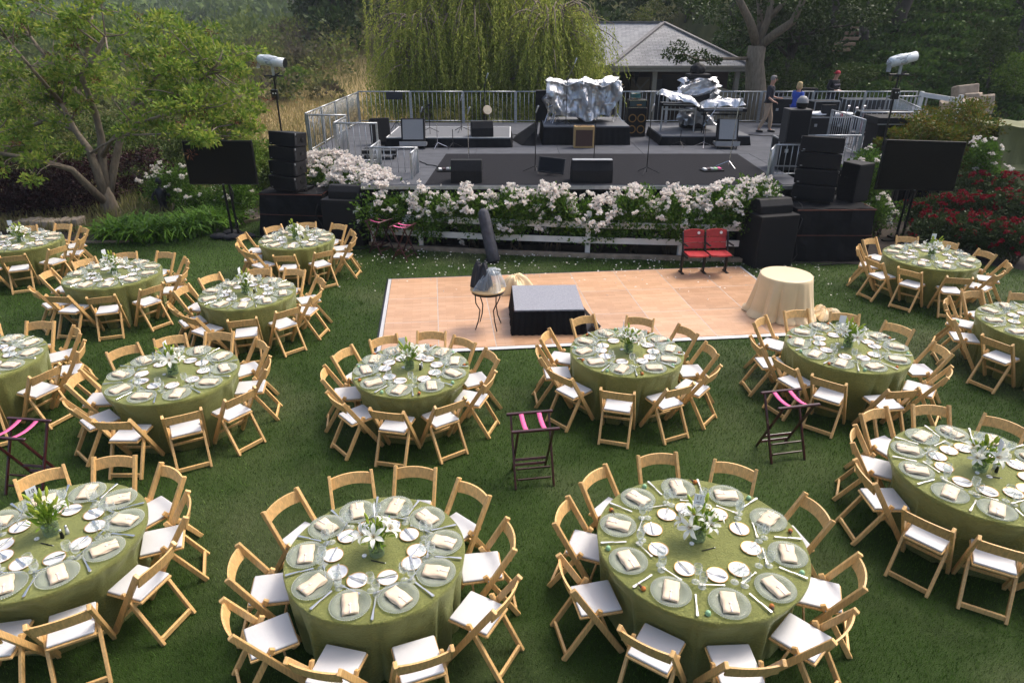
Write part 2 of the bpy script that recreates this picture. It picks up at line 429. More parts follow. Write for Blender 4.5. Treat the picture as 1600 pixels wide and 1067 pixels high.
class LF:
    def __init__(s): s.V = []; s.F = []; s.n = 0
    def add(s, V, F): s.V.append(V); s.F.append(F + s.n); s.n += len(V)
    def clump(s, n, c, r, ln, wd, up=.25, jit=.55, shell=.5, lo=-1.0):
        P, d = blob(n, c, r, shell, lo); d = d.copy(); d[:, 2] += up
        s.add(*leaves(P, d, ln, wd, jit))
    def mesh(s, name): return mesh_np(name, np.concatenate(s.V), np.concatenate(s.F))
def limb(mb, a, b, r0, r1, k=5, wob=.06, n=7, sag=0):
    a, b = Vector(a), Vector(b); L_ = (b - a).length; pts = []; rs = []
    for i in range(k + 1):
        t = i / k; p = a.lerp(b, t)
        if 0 < i < k: p += Vector((random.gauss(0, 1), random.gauss(0, 1), random.gauss(0, .6))) * wob * L_ * .5
        p.z += sag * math.sin(PI * t)
        pts.append(p); rs.append(r0 + (r1 - r0) * t)
    mb.tube(pts, rs, n); return pts
# ------------------------------------------------------------------ dance floor
def lerp2(o, a, b): return o + dfx * a + dfy * b
def parquet():
    m = bpy.data.materials.new('oak parquet'); m.use_nodes = True
    N, L = nodes(m); b = N['Principled BSDF']
    tc = N.new('ShaderNodeTexCoord'); mp = N.new('ShaderNodeMapping'); mp.inputs['Scale'].default_value = (1, 1, 1); L.new(tc.outputs['Object'], mp.inputs['Vector'])
    br = N.new('ShaderNodeTexBrick'); br.inputs['Scale'].default_value = 1.0; br.inputs['Brick Width'].default_value = .32; br.inputs['Row Height'].default_value = .075
    br.inputs['Mortar Size'].default_value = .0012; br.inputs['Color1'].default_value = (.57, .345, .21, 1); br.inputs['Color2'].default_value = (.48, .275, .155, 1); br.inputs['Mortar'].default_value = (.3, .14, .07, 1); br.inputs['Bias'].default_value = -.1
    L.new(mp.outputs['Vector'], br.inputs['Vector'])
    nz = N.new('ShaderNodeTexNoise'); nz.inputs['Scale'].default_value = 3; nz.inputs['Detail'].default_value = 6; L.new(tc.outputs['Object'], nz.inputs['Vector'])
    hs = N.new('ShaderNodeHueSaturation'); mr = N.new('ShaderNodeMapRange'); mr.inputs['To Min'].default_value = .8; mr.inputs['To Max'].default_value = 1.22; L.new(nz.outputs['Fac'], mr.inputs['Value'])
    oi = N.new('ShaderNodeObjectInfo'); m2 = N.new('ShaderNodeMapRange'); m2.inputs['To Min'].default_value = .86; m2.inputs['To Max'].default_value = 1.12; L.new(oi.outputs['Random'], m2.inputs['Value'])
    mm = N.new('ShaderNodeMath'); mm.operation = 'MULTIPLY'; L.new(mr.outputs['Result'], mm.inputs[0]); L.new(m2.outputs['Result'], mm.inputs[1]); L.new(mm.outputs[0], hs.inputs['Value'])
    L.new(br.outputs['Color'], hs.inputs['Color']); L.new(hs.outputs['Color'], b.inputs['Base Color']); b.inputs['Roughness'].default_value = .32
    return m
M_parq = parquet()
M_alu = mat('aluminium edging', (.5, .48, .45), .5, .2, var=.1, scale=9)
mid = lerp2(DF_O, DF_W / 2, DF_D / 2)
df = ob('dance_floor', MB().box((0, 0, .008), (DF_W, DF_D, .012)), M_blackmetal, loc=mid, rot=(0, 0, DF_A), kind='structure')
NCx, NCy, TR = 8, 3, .1
pw, pd = (DF_W - 2 * TR) / NCx, (DF_D - 2 * TR) / NCy
pm = MB().box((0, 0, 0), (pw - .012, pd - .012, .018)).mesh('panel', bevel=.002); pm.materials.append(M_parq)
em = MB().box((0, 0, 0), (.011, pd - .004, .017)).mesh('panel_edging'); em.materials.append(M_alu)
e2 = MB().box((0, 0, 0), (pw - .004, .011, .017)).mesh('panel_edging'); e2.materials.append(M_alu)
for i in range(NCx):
    for j in range(NCy):
        x, y = -DF_W / 2 + TR + (i + .5) * pw, -DF_D / 2 + TR + (j + .5) * pd
        p = ob('panel', pm, parent=df, loc=(x, y, .026))
        if i: ob('edging', em, parent=p, loc=(-pw / 2, 0, -.0005))
        if j: ob('edging', e2, parent=p, loc=(0, -pd / 2, -.001))
def ramp(w_):                                       # sloped edge trim
    return MB().add([(-w_ / 2, 0, 0), (w_ / 2, 0, 0), (w_ / 2 - .09, .09, .03), (-w_ / 2 + .09, .09, .03), (-w_ / 2 + .1, .1, .0), (w_ / 2 - .1, .1, 0)], [(0, 1, 2, 3), (3, 2, 5, 4)])
M_trim = mat('painted trim', (.62, .62, .63), .45, var=.06, scale=6)
ob('edge_trim', ramp(DF_W), M_trim, df, (0, -DF_D / 2, .003), label='white sloped edge trim facing the tables')
ob('edge_trim', ramp(DF_W), M_trim, df, (0, DF_D / 2, .003), (0, 0, PI))
ob('edge_trim', ramp(DF_D), M_trim, df, (-DF_W / 2, 0, .003), (0, 0, -PI / 2))
ob('edge_trim', ramp(DF_D), M_trim, df, (DF_W / 2, 0, .003), (0, 0, PI / 2))

# ------------------------------------------------------------------ tables
# key: centre, radius, place angles (degrees), phrase that singles the table out
def ring(ph, n=10): return [ph + 360 / n * k for k in range(n)]
TB = {
 'A': ((-1.17, 4.47), .765, [-176, -139, -99, -62, -24, 11, 48, 83, 117, 148], 'table nearest number 11 table'),
 'B': ((1.66, 4.62), .905, ring(-15), 'number 11 card table'),
 'C': ((-4.1, 4.68), .78, ring(-17), 'table of lily buds'),
 'D': ((4.8, 5.65), .86, ring(17.5, 11), 'table of eleven settings'),
 'E': ((-1.33, 7.9), .77, [-174, -136, -97, -57, -15, 20, 53, 84, 121, 155], 'table at dance-floor corner'),
 'F': ((1.6, 8.45), .785, [-176, -142, -105, -63, -30, 3, 33, 72, 112, 153], 'table before skirted riser'),
 'G': ((4.75, 8.6), .83, [-154, -121, -85, -43, -4, 28, 64, 100, 136, 172], 'table beside cream table'),
 'H': ((-4.43, 7.78), .82, [-174, -134, -98, -61, -25, 10, 47, 84, 116, 148], 'table behind lily-bud table'),
 'I': ((-7.32, 11.7), .82, [-179, -134, -103, -69, -36, -1, 35, 73, 109, 145], 'table facing strap-leaf plants'),
 'J': ((-4.5, 10.72), .79, ring(-5), 'table beside dance-floor\'s narrow edge'),
 'K': ((-4.6, 13.95), .79, ring(-12), 'table beside speaker stack'),
 'L': ((-10.4, 13.78), .79, ring(12), 'table by stone wall'),
 'M': ((-7.27, 8.2), .8, ring(15.5), 'table beside lone tray stand'),
 'N': ((8.26, 12.72), .85, ring(11), 'table by red roses'),
 'O': ((8.1, 9.4), .88, ring(-8), 'table with chair trinkets'),
}
TH = .762                                           # cloth top height
def clothmat():
    m = bpy.data.materials.new('crushed green satin'); m.use_nodes = True
    N, L = nodes(m); b = N['Principled BSDF']
    tc = N.new('ShaderNodeTexCoord'); nz = N.new('ShaderNodeTexNoise'); nz.inputs['Scale'].default_value = 42; nz.inputs['Detail'].default_value = 6; nz.inputs['Roughness'].default_value = .65; nz.inputs['Distortion'].default_value = 1.6
    L.new(tc.outputs['Object'], nz.inputs['Vector'])
    n2 = N.new('ShaderNodeTexNoise'); n2.inputs['Scale'].default_value = 3; n2.inputs['Detail'].default_value = 3; L.new(tc.outputs['Object'], n2.inputs['Vector'])
    rp = N.new('ShaderNodeValToRGB'); rp.color_ramp.elements[0].position = .3; rp.color_ramp.elements[1].position = .72
    rp.color_ramp.elements[0].color = (.125, .134, .03, 1); rp.color_ramp.elements[1].color = (.255, .262, .07, 1)
    L.new(nz.outputs['Fac'], rp.inputs['Fac']); L.new(rp.outputs['Color'], b.inputs['Base Color'])
    ad = N.new('ShaderNodeMath'); ad.operation = 'ADD'; L.new(nz.outputs['Fac'], ad.inputs[0]); L.new(n2.outputs['Fac'], ad.inputs[1])
    bp = N.new('ShaderNodeBump'); bp.inputs['Strength'].default_value = .85; bp.inputs['Distance'].default_value = .02; L.new(ad.outputs[0], bp.inputs['Height']); L.new(bp.outputs['Normal'], b.inputs['Normal'])
    b.inputs['Roughness'].default_value = .3; b.inputs['Metallic'].default_value = .6; b.inputs['Sheen Weight'].default_value = .45; b.inputs['Sheen Tint'].default_value = (.8, .9, .45, 1)
    return m
M_cloth = clothmat()
def cloth_mesh(Rr, H, seed, nf=14, flare=.05, amp=.055, n=224, rows=16, puddle=0, fronts=()):
    rg = np.random.default_rng(seed); th = np.linspace(0, 2 * PI, n, endpoint=False)
    tw = th + .22 * np.sin(2 * th + rg.uniform(0, 6.3)) + .13 * np.sin(3 * th + rg.uniform(0, 6.3)) + .05 * np.sin(7 * th + rg.uniform(0, 6.3))
    f = np.abs(np.cos(nf * tw / 2 + rg.uniform(0, 3))) ** .75          # rounded folds with sharp creases between
    f = f * (.75 + .25 * np.sin(5 * th + rg.uniform(0, 6.3))) - .1
    V = [(0, 0, H)]
    for r_ in (.5, .9, .985):
        V += [(Rr * r_ * math.cos(t), Rr * r_ * math.sin(t), H) for t in th]
    V += [(Rr * math.cos(t), Rr * math.sin(t), H - .006) for t in th]
    ph2 = rg.uniform(0, 6.3)
    for i in range(1, rows + 1):
        d = i / rows
        a = amp * d ** .8
        rad = Rr + .004 + flare * d + a * (f - .8) + .02 * d * np.sin(3 * th + ph2 + 2 * d) + .016 * d * np.sin(23 * th + ph2 + f * 3) * (.5 + .5 * np.sin(5 * th))
        sw = .1 * d * np.sin(4 * th + ph2) * (0 if fronts else 1)
        z = H - .006 - d * (H - .012)
        for ta, rf in fronts:                               # chair seats press the cloth inward
            dl = (th - ta + PI) % (2 * PI) - PI; xx = np.abs(rf * np.tan(np.clip(dl, -1.2, 1.2)))
            wgt = sm((.27 - xx) / .07) * (np.abs(dl) < 1.1) * float(sm((.73 - z) / .24)); lim = rf / np.cos(np.clip(dl, -1.1, 1.1))
            rad = np.where(rad > lim, rad + (lim - rad) * wgt, rad)
        if puddle and d > .93: rad = rad + puddle * (1 + .5 * np.sin(5 * th + ph2))
        V += [(rad[j] * math.cos(t + sw[j] * .25), rad[j] * math.sin(t + sw[j] * .25), z + (.004 * math.sin(9 * t) if i == rows else 0)) for j, t in enumerate(th)]
    F = []
    me = bpy.data.meshes.new('tablecloth')
    for j in range(n): F.append((0, 1 + j, 1 + (j + 1) % n))
    for i in range(rows + 3):
        o = 1 + i * n
        for j in range(n): F.append((o + j, o + n + j, o + n + (j + 1) % n, o + (j + 1) % n))
    me.from_pydata(V, [], F); me.update(); me.polygons.foreach_set('use_smooth', np.ones(len(F), bool))
    return me
topm = {}
def round_table(c, Rr, lab):
    t = thing('round_table', lab, 'table', (c[0], c[1], 0), group='round tables under green cloths')
    ob('tabletop', MB().lathe([(0.001, TH - .03), (Rr - .012, TH - .03), (Rr - .012, TH - .006), (.001, TH - .006)], 40), mat('plywood', (.35, .22, .1), .6), t)
    lg = MB().tube([(Rr * .55, .2, TH - .03), (Rr * .62, .2, .012)], .014, 8).tube([(Rr * .55, -.2, TH - .03), (Rr * .62, -.2, .012)], .014, 8).tube([(Rr * .62, -.2, .02), (Rr * .62, .2, .02)], .012, 8).mesh('leg', True)
    for k in range(2): ob('leg', lg, M_blackmetal, t, rot=(0, 0, k * PI))
    return t

# --- the chair (faces +y)
def up_y(z): return -.275 + .475 * (1 - z / .80)
def chair_meshes():
    D = {}
    def U(): return MB().bar((0, up_y(.8), .8), (0, up_y(.004), .004), .032, .053, (0, 1, 0))
    D['upright'] = U().mesh('upright', bevel=.005, seg=2)
    D['rear_leg'] = MB().bar((0, -.012, .505), (0, -.315, .004), .029, .046, (0, 1, 0)).mesh('rear_leg', bevel=.005, seg=2)
    # curved back slat with arched edges
    n = 12; V = []; F = []
    for i in range(n + 1):
        x = -.196 + .392 * i / n; q = 1 - (x / .2) ** 2
        yb = up_y(.735) - .034 * q
        z0, z1 = .652 + .02 * q, .77 + .014 * q
        V += [(x, yb - .008, z0), (x, yb + .008, z0), (x, yb + .008 - .028, z1), (x, yb - .008 - .028, z1)]
    for i in range(n):
        for k in range(4): F.append((i * 4 + k, i * 4 + (k + 1) % 4, i * 4 + 4 + (k + 1) % 4, i * 4 + 4 + k))
    F += [(0, 3, 2, 1), (n * 4, n * 4 + 1, n * 4 + 2, n * 4 + 3)]
    D['backrest'] = MB().add(V, F).mesh('backrest')
    D['seat'] = MB().prism([(-.172, -.185), (.172, -.185), (.178, .19), (-.178, .19)], .418, .44).mesh('seat', bevel=.004)
    cu = MB().prism([(-.165, -.172), (.165, -.172), (.17, .182), (-.17, .182)], .4405, .466)
    D['cushion'] = cu.mesh('cushion', True, bevel=.011, seg=3)
    D['foot_rail'] = MB().bar((-.172, -.292, .05), (.172, -.292, .05), .025, .052).mesh('foot_rail', bevel=.004)
    D['stretcher'] = MB().bar((-.2, up_y(.2), .2), (.2, up_y(.2), .2), .018, .034).mesh('stretcher', bevel=.004)
    D['bolt'] = MB().tube([(-.014, -.012 - .03, .46), (.014, -.042, .46)], .007, 8).mesh('bolt')
    return D
CM = chair_meshes()
for k_, me_ in CM.items(): me_.materials.append(M_pad if k_ == 'cushion' else M_steel if k_ == 'bolt' else M_wood)
def chair(x, y, rz, lab, group):
    t = thing('folding_chair', lab, 'chair', (x, y, 0), rz, group)
    for s in (-1, 1):
        ob('upright', CM['upright'], parent=t, loc=(s * .207, 0, 0))
        ob('rear_leg', CM['rear_leg'], parent=t, loc=(s * .184, 0, 0))
        ob('bolt', CM['bolt'], parent=t, loc=(s * .196, 0, 0))
    for k in ('backrest', 'seat', 'cushion', 'foot_rail', 'stretcher'): ob(k, CM[k], parent=t)
    return t

# --- tableware meshes
def petal_ring(nb, rad, r_, z):
    mb = MB()
    for k in range(nb):
        t = 2 * PI * k / nb; c = (rad * math.cos(t), rad * math.sin(t), z)
        P = [(c[0] + a * r_, c[1] + b * r_, c[2] + e * r_) for a, b, e in ((1, 0, 0), (-1, 0, 0), (0, 1, 0), (0, -1, 0), (0, 0, 1), (0, 0, -1))]
        mb.add(P, [(0, 2, 4), (2, 1, 4), (1, 3, 4), (3, 0, 4), (2, 0, 5), (1, 2, 5), (3, 1, 5), (0, 3, 5)])
    return mb.mesh('beaded_rim')
TW = {}
TW['charger'] = MB().lathe([(.001, .003), (.098, .003), (.105, .006), (.112, .011), (.16, .018), (.161, .0205), (.112, .0135), (.1, .007), (.001, .006)], 40).mesh('charger', True)
TW['bead'] = petal_ring(56, .161, .0056, .0205)
def napkin_mesh():
    mb = MB(); nx_, ny_ = 9, 5; V = []; rg = random.Random(3)
    for L_, (w_, z_) in enumerate(((.126, .0), (.122, .007), (.118, .014))):
        o = len(mb.v); vs = []; fs = []
        for i in range(nx_):
            for j in range(ny_):
                x = -.104 + .208 * i / (nx_ - 1); y = (-.5 + j / (ny_ - 1)) * w_
                vs.append((x, y + .004 * math.sin(i * 1.3 + L_), .0245 + z_ + .0055 + .003 * math.sin(i * .9 + j * .8 + L_) - (.004 if j in (0, ny_ - 1) else 0)))
        for p in list(vs): vs.append((p[0], p[1], p[2] - .0055))
        m_ = nx_ * ny_
        for i in range(nx_ - 1):
            for j in range(ny_ - 1):
                a = i * ny_ + j; fs.append((a, a + ny_, a + ny_ + 1, a + 1)); fs.append((m_ + a, m_ + a + 1, m_ + a + ny_ + 1, m_ + a + ny_))
        per = [j for j in range(ny_)] + [i * ny_ + ny_ - 1 for i in range(1, nx_)] + [(nx_ - 1) * ny_ + j for j in range(ny_ - 2, -1, -1)] + [i * ny_ for i in range(nx_ - 2, 0, -1)]
        for a, b in zip(per, per[1:] + per[:1]): fs.append((a, b, m_ + b, m_ + a))
        mb.add(vs, fs)
    return mb.mesh('napkin', True)
TW['napkin'] = napkin_mesh()
TW['tag'] = MB().lathe([(.001, .0), (.014, .001), (.011, .006), (.001, .009)], 10, (.02, 0, .046)).box((.07, 0, .0465), (.075, .014, .002), (0, .03, 0)).mesh('favour_tag', True)
TW['bread_plate'] = MB().lathe([(.001, .002), (.05, .002), (.056, .006), (.078, .012), (.0785, .0135), (.055, .008), (.049, .0042), (.001, .004)], 28).mesh('bread_plate', True)
TW['gilt'] = MB().lathe([(.0735, .0128), (.078, .0141), (.0795, .0139), (.0788, .0118)], 28).mesh('gilt_rim', True)
TW['napfan'] = MB().add([(-.09, -.012, .016), (.075, -.028, .018), (.09, .012, .02), (-.02, .03, .026), (-.095, .012, .017)], [(0, 1, 2, 3, 4), (4, 3, 2, 1, 0)]).mesh('x')
def knife(L_, w_):
    mb = MB()
    mb.prism([(-L_ * .5, -w_ * .42), (-L_ * .05, -w_ * .3), (-L_ * .05, w_ * .3), (-L_ * .5, w_ * .55), (-L_ * .53, w_ * .1)], .002, .006)
    mb.prism([(-L_ * .05, -w_ * .3), (.3 * L_, -w_ * .5), (.44 * L_, -w_ * .62), (.47 * L_, 0), (.44 * L_, w_ * .62), (.3 * L_, w_ * .5), (-L_ * .05, w_ * .3)], .002, .011)
    return mb.mesh('knife', bevel=.0015)
TW['knife'] = knife(.235, .02)
TW['butter_knife'] = knife(.165, .021)
def fork_mesh():
    L_, w_ = .2, .022; mb = MB()
    mb.prism([(-.05, -.0042), (.07, -.005), (.095, -.0115), (.1, 0), (.095, .0115), (.07, .005), (-.05, .0042)], .002, .006)
    mb.prism([(-.07, -w_ / 2), (-.055, -.006), (-.05, -.004), (-.05, .004), (-.055, .006), (-.07, w_ / 2)], .003, .006)
    for k in range(4):
        y = -w_ / 2 + .0022 + k * (w_ - .0044) / 3; mb.box((-.087, y, .0055), (.036, .0032, .003))
    return mb.mesh('fork')
TW['fork'] = fork_mesh()
TW['wine'] = MB().lathe([(.001, .002), (.034, .002), (.034, .004), (.006, .009), (.0042, .03), (.0042, .075), (.012, .083), (.033, .108), (.038, .135), (.034, .175), (.0325, .175), (.0365, .135), (.0315, .11), (.01, .087), (.001, .085)], 18).mesh('wine_glass', True)
TW['water'] = MB().lathe([(.001, .002), (.033, .002), (.033, .004), (.007, .009), (.006, .03), (.01, .05), (.026, .062), (.034, .085), (.033, .14), (.0315, .14), (.0322, .086), (.024, .066), (.001, .058)], 18).mesh('water_goblet', True)
TW['fruit'] = MB().lathe([(.001, .0), (.014, .003), (.021, .014), (.019, .027), (.011, .036), (.001, .04)], 10).mesh('favour_body', True)
TW['fruit_tip'] = MB().lathe([(.012, .0), (.011, .012), (.006, .024), (.001, .034)], 8).tube([(0, 0, .02), (.012, .006, .04), (.02, .018, .045)], .003, 5).tube([(0, 0, .02), (-.008, .01, .045)], .003, 5).mesh('favour_stem', True)
TW['green'] = MB().lathe([(.001, 0), (.02, .002), (.024, .008), (.02, .0125), (.023, .018), (.0185, .024), (.019, .03), (.012, .037), (.001, .04)], 12).mesh('favour_knot', True)
M_orange = mat('orange dried fruit', (.5, .16, .03), .5, var=.3, scale=60); M_brown = mat('brown husk', (.05, .02, .01), .7, var=.3)
M_jade = mat('mint ribbon', (.3, .52, .3), .5, var=.2, scale=60)
for k_, m_ in dict(charger=M_charger, bead=M_bead, napkin=M_nap, tag=M_tag, bread_plate=M_china, gilt=M_gold, knife=M_silver, butter_knife=M_silver, fork=M_silver, wine=M_glass, water=M_glass, fruit=M_orange, fruit_tip=M_brown, green=M_jade).items(): TW[k_].materials.append(m_)

def settings(key):
    (cx, cy), Rr, angs, ph = TB[key]
    rg = random.Random('set' + key); n = len(angs)
    def at(a, r_, da=0): t = R(a + da); return (cx + r_ * math.cos(t), cy + r_ * math.sin(t))
    fav = key in 'BEFG'
    for i, a in enumerate(angs):
        rc = Rr - .178 + rg.uniform(-.008, .008)
        x, y = at(a, rc)
        o = ob('charger_plate', TW['charger'], loc=(x, y, TH), rot=(0, 0, rg.uniform(0, 6)), label='clear glass charger plate on ' + ph, cat='plate', group='glass chargers on ' + ph)
        ob('beaded_rim', TW['bead'], parent=o)
        nr = R(a + rg.uniform(-32, 32) + (90 if rg.random() < .18 else 0))
        o = ob('napkin', TW['napkin'], loc=(x, y, TH - .0055), rot=(0, 0, nr), label='folded cream napkin on charger at ' + ph, cat='napkin', group='cream napkins on ' + ph)
        ob('favour_tag', TW['tag'], parent=o)
        s = 36.0 * (10 / n)
        bx, by = at(a, Rr * .455 + rg.uniform(-.015, .015), rg.uniform(-9, 3))
        o = ob('bread_plate', TW['bread_plate'], loc=(bx, by, TH), scale=1.12, rot=(0, 0, rg.uniform(0, 6)), label='gilt-edged white bread plate on ' + ph, cat='plate', group='bread plates on ' + ph)
        ob('gilt_rim', TW['gilt'], parent=o)
        ob('butter_knife', TW['butter_knife'], loc=(bx, by + .008, TH + .0125), rot=(0, 0, R(a + 90 + rg.uniform(-40, 40))), label='butter knife across bread plate on ' + ph, cat='knife', group='butter knives on ' + ph)
        gx, gy = at(a, Rr * .565, s * .40)
        ob('wine_glass', TW['wine'], loc=(gx, gy, TH), label='stemmed wine glass on ' + ph, cat='glass', group='wine glasses on ' + ph)
        gx, gy = at(a, Rr * .62 + rg.uniform(-.01, .01), s * .52)
        ob('water_goblet', TW['water'], loc=(gx + .012, gy, TH), label='short water goblet on ' + ph, cat='glass', group='water goblets on ' + ph)
        kx, ky = at(a, Rr - .125, s * .5 + rg.uniform(-2, 2))
        ob('dinner_knife', TW['knife'], loc=(kx, ky, TH + .012), rot=(0, 0, R(a + s * .5 + rg.uniform(-14, 14))), label='silver dinner knife between chargers on ' + ph, cat='knife', group='dinner knives on ' + ph)
        fx, fy = at(a, Rr * .60 - .01, -s * .2)
        ob('fork', TW['fork'], loc=(fx, fy, TH + .012), rot=(0, 0, R(a - s * .2 + 90 + rg.uniform(-25, 25))), label='silver fork inside the chargers on ' + ph, cat='fork', group='forks on ' + ph)
        if fav:
            ax, ay = at(a, Rr - .07, s * .5 + 4.5)
            if i % 2 == 0:
                o = ob('fruit_favour', TW['fruit'], loc=(ax, ay, TH), rot=(0, 0, rg.uniform(0, 6)), label='small orange and brown favour on ' + ph, cat='favour', group='orange favours on ' + ph)
                ob('stem', TW['fruit_tip'], parent=o, loc=(.016, .006, .02), rot=(0, R(70), 0))
            else:
                ob('ribbon_favour', TW['green'], loc=(ax, ay, TH), rot=(0, 0, rg.uniform(0, 6)), label='small mint green favour on ' + ph, cat='favour', group='green favours on ' + ph)

# --- lilies in a vase
def petal_mesh():
    mb = MB()
    for k in range(6):
        t = 2 * PI * k / 6; ca, sa = math.cos(t), math.sin(t)
        prof = [(.004, .0, .004), (.02, .03, .012), (.045, .052, .018), (.07, .058, .013), (.092, .046, .001)]
        vs = []; fs = []
        for r_, z, w_ in prof:
            for s in (-1, 0, 1): vs.append((r_ * ca - s * w_ * sa, r_ * sa + s * w_ * ca, z + (.006 if s == 0 else .0) * -1 + .004))
        for i in range(4):
            for s in range(2): a = i * 3 + s; fs.append((a, a + 1, a + 4, a + 3))
        mb.add(vs, fs)
    return mb.mesh('lily', True)
LM = petal_mesh(); LM.materials.append(M_petal)
STM = MB()
for k in range(5): STM.tube([(0, 0, .01), (.012 * math.cos(k * 1.26), .012 * math.sin(k * 1.26), .055)], .0018, 4)
STM = STM.mesh('stamens'); STM.materials.append(mat('stamen', (.35, .2, .03), .6))
BM_ = MB().lathe([(.002, 0), (.009, .015), (.0125, .04), (.01, .065), (.001, .085)], 7).mesh('bud', True); BM_.materials.append(M_bud)
VM = MB().lathe([(.001, .003), (.062, .003), (.066, .01), (.066, .15), (.063, .15), (.0625, .012), (.001, .01)], 24).mesh('vase', True); VM.materials.append(M_vase)
WM = MB()
for k in range(11):
    a_ = k * 2.4; rr = .03 + .008 * (k % 3); WM.lathe([(.001, -.021), (.016, -.014), (.021, 0), (.016, .014), (.001, .021)], 8, (rr * math.cos(a_), rr * math.sin(a_), .033 + .0085 * k))
WM = WM.mesh('limes', True); WM.materials.append(mat('green limes', (.13, .2, .02), .35, var=.3, scale=20))
CARD = MB().box((0, 0, .38), (.085, .002, .11)).mesh('card'); CARD.materials.append(M_card)
STICK = MB().tube([(0, .003, .325), (0, .003, .02)], .0022, 6).lathe([(.001, 0), (.03, .001), (.028, .006), (.001, .008)], 14).mesh('stick'); STICK.materials.append(M_steel)
def text_mesh(s, size, ext=.0004):
    cu = bpy.data.curves.new('t', 'FONT'); cu.body = s; cu.size = size; cu.extrude = ext; cu.align_x = 'CENTER'; cu.align_y = 'CENTER'
    o = bpy.data.objects.new('t', cu); COL.objects.link(o)
    dg = bpy.context.evaluated_depsgraph_get(); me = bpy.data.meshes.new_from_object(o.evaluated_get(dg))
    bpy.data.objects.remove(o); bpy.data.curves.remove(cu); return me
def centrepiece(key):
    (cx, cy), Rr, angs, ph = TB[key]
    rg = random.Random('cp' + key); bud = key == 'C'
    t = thing('lily_vase', ('glass vase of limes and mostly budding lilies on ' if bud else 'glass vase of white lilies on ') + ph, 'flowers', (cx + rg.uniform(-.03, .03), cy + rg.uniform(-.02, .04), TH), rg.uniform(0, 6), 'lily centrepieces')
    v = ob('vase', VM, parent=t); ob('limes', WM, parent=v)
    lf = LF(); nL = 130 if bud or key == 'G' else 95
    P = np.c_[RNG.normal(0, .045, (nL, 2)), RNG.uniform(.12, .25, nL)]; D_ = P - np.array((0, 0, .08)); D_ /= np.linalg.norm(D_, axis=1)[:, None]
    lf.add(*leaves(P, D_, .1, .022, .35)); ob('leaves', lf.mesh('leaves'), M_stemleaf, t)
    st = MB(); nl = 2 if bud else rg.randint(5, 9); nb = 16 if bud else rg.randint(6, 11)
    for i in range(nl + nb):
        lily = i < nl
        a = i * 2.4 + rg.uniform(-.4, .4); tl = rg.uniform(.35, 1.15) if lily else rg.uniform(.1, .75)
        h = rg.uniform(.2, .27) if lily else rg.uniform(.22, .34)
        e = (math.sin(tl) * .15 * math.cos(a), math.sin(tl) * .15 * math.sin(a), .1 + (h - .1) * math.cos(tl * .6) + (0 if lily else .03))
        st.tube([(0, 0, .05), (e[0] * .4, e[1] * .4, .15), e], .0032, 5)
        q = Euler((0, tl, a)); sc = rg.uniform(.95, 1.25) * (1.02 if lily else 1)
        if lily:
            o = ob('lily', LM, parent=t, loc=e, rot=q, scale=sc); ob('stamens', STM, parent=o)
        else: ob('bud', BM_, parent=t, loc=e, rot=q, scale=sc)
    ob('stems', st.mesh('stems', True), M_stemleaf, t)
CARD_AT = {'A': (0, .1, 95), 'B': (-.035, .09, -16), 'C': (-.13, .12, 60), 'D': (.0, -.1, 78), 'E': (-.11, .05, 18), 'F': (-.06, .05, 85), 'G': (-.1, .09, -22), 'H': (-.05, .06, 88), 'I': (-.12, .08, 70), 'J': (-.1, .05, 85), 'L': (-.14, .05, 20), 'N': (.02, .1, -10)}
CARD_TX = {'B': '11', 'C': '18'}
def extras(key):
    (cx, cy), Rr, angs, ph = TB[key]
    if key in CARD_AT:
        dx, dy, rz = CARD_AT[key]
        t = thing('table_number', ('white card numbered %s on wire stand at ' % CARD_TX[key] if key in CARD_TX else 'white number card on wire stand at ') + ph, 'card', (cx + dx, cy + dy, TH), R(rz), 'table number cards')
        c = ob('card', CARD, parent=t); ob('stand', STICK, parent=t)
        if key in CARD_TX:
            ob('number', text_mesh(CARD_TX[key], .055), M_ink, c, (0, -.0015, .395), (R(90), 0, 0))
            ob('ornament', MB().box((-.012, 0, 0), (.02, .001, .004)).box((.012, 0, 0), (.02, .001, .004)).box((0, 0, 0), (.006, .001, .009)), M_ink, c, (0, -.0016, .35))
    if key in 'ABCDFHJ':
        o = thing('pen', 'slim black pen beside the vase on ' + ph, 'pen', (cx + .04, cy - .11, TH + .004), R(18 if key == 'B' else -15), 'pens on the tables')
        ob('barrel', MB().tube([(-.065, 0, .001), (.055, 0, .001)], .0048, 8).mesh('barrel', True), M_blackmetal, o); ob('cap', MB().tube([(.055, 0, .001), (.07, 0, .001)], .0035, 8).mesh('cap', True), M_chrome, o)
    if key in 'ABCGHD':
        o = ob('tealight', MB().lathe([(.001, 0), (.019, 0), (.021, .014), (.019, .016), (.017, .012), (.001, .011)], 16).mesh('cup', True), M_china, loc=(cx - .09, cy - .045, TH), label='small round white tealight beside the vase on ' + ph, cat='candle', group='tealights on the tables')
        ob('wick', MB().tube([(0, 0, .01), (0, 0, .018)], .0012, 5), M_ink, o)
    if key in 'CDEJK':
        for j, (dx, dy, w_) in enumerate(((.12, -.02, M_blackmetal), (.135, .035, M_china))):
            t = thing('shaker', ('black pepper mill on ' if j == 0 else 'white salt shaker on ') + ph, 'shaker', (cx + dx, cy + dy, TH), 0, 'shakers on the tables')
            ob('body', MB().lathe([(.001, 0), (.017, 0), (.014, .04), (.011, .07)], 12).mesh('body', True), w_, t); ob('cap', MB().lathe([(.0115, .07), (.013, .075), (.01, .09), (.001, .093)], 12).mesh('cap', True), M_chrome, t)

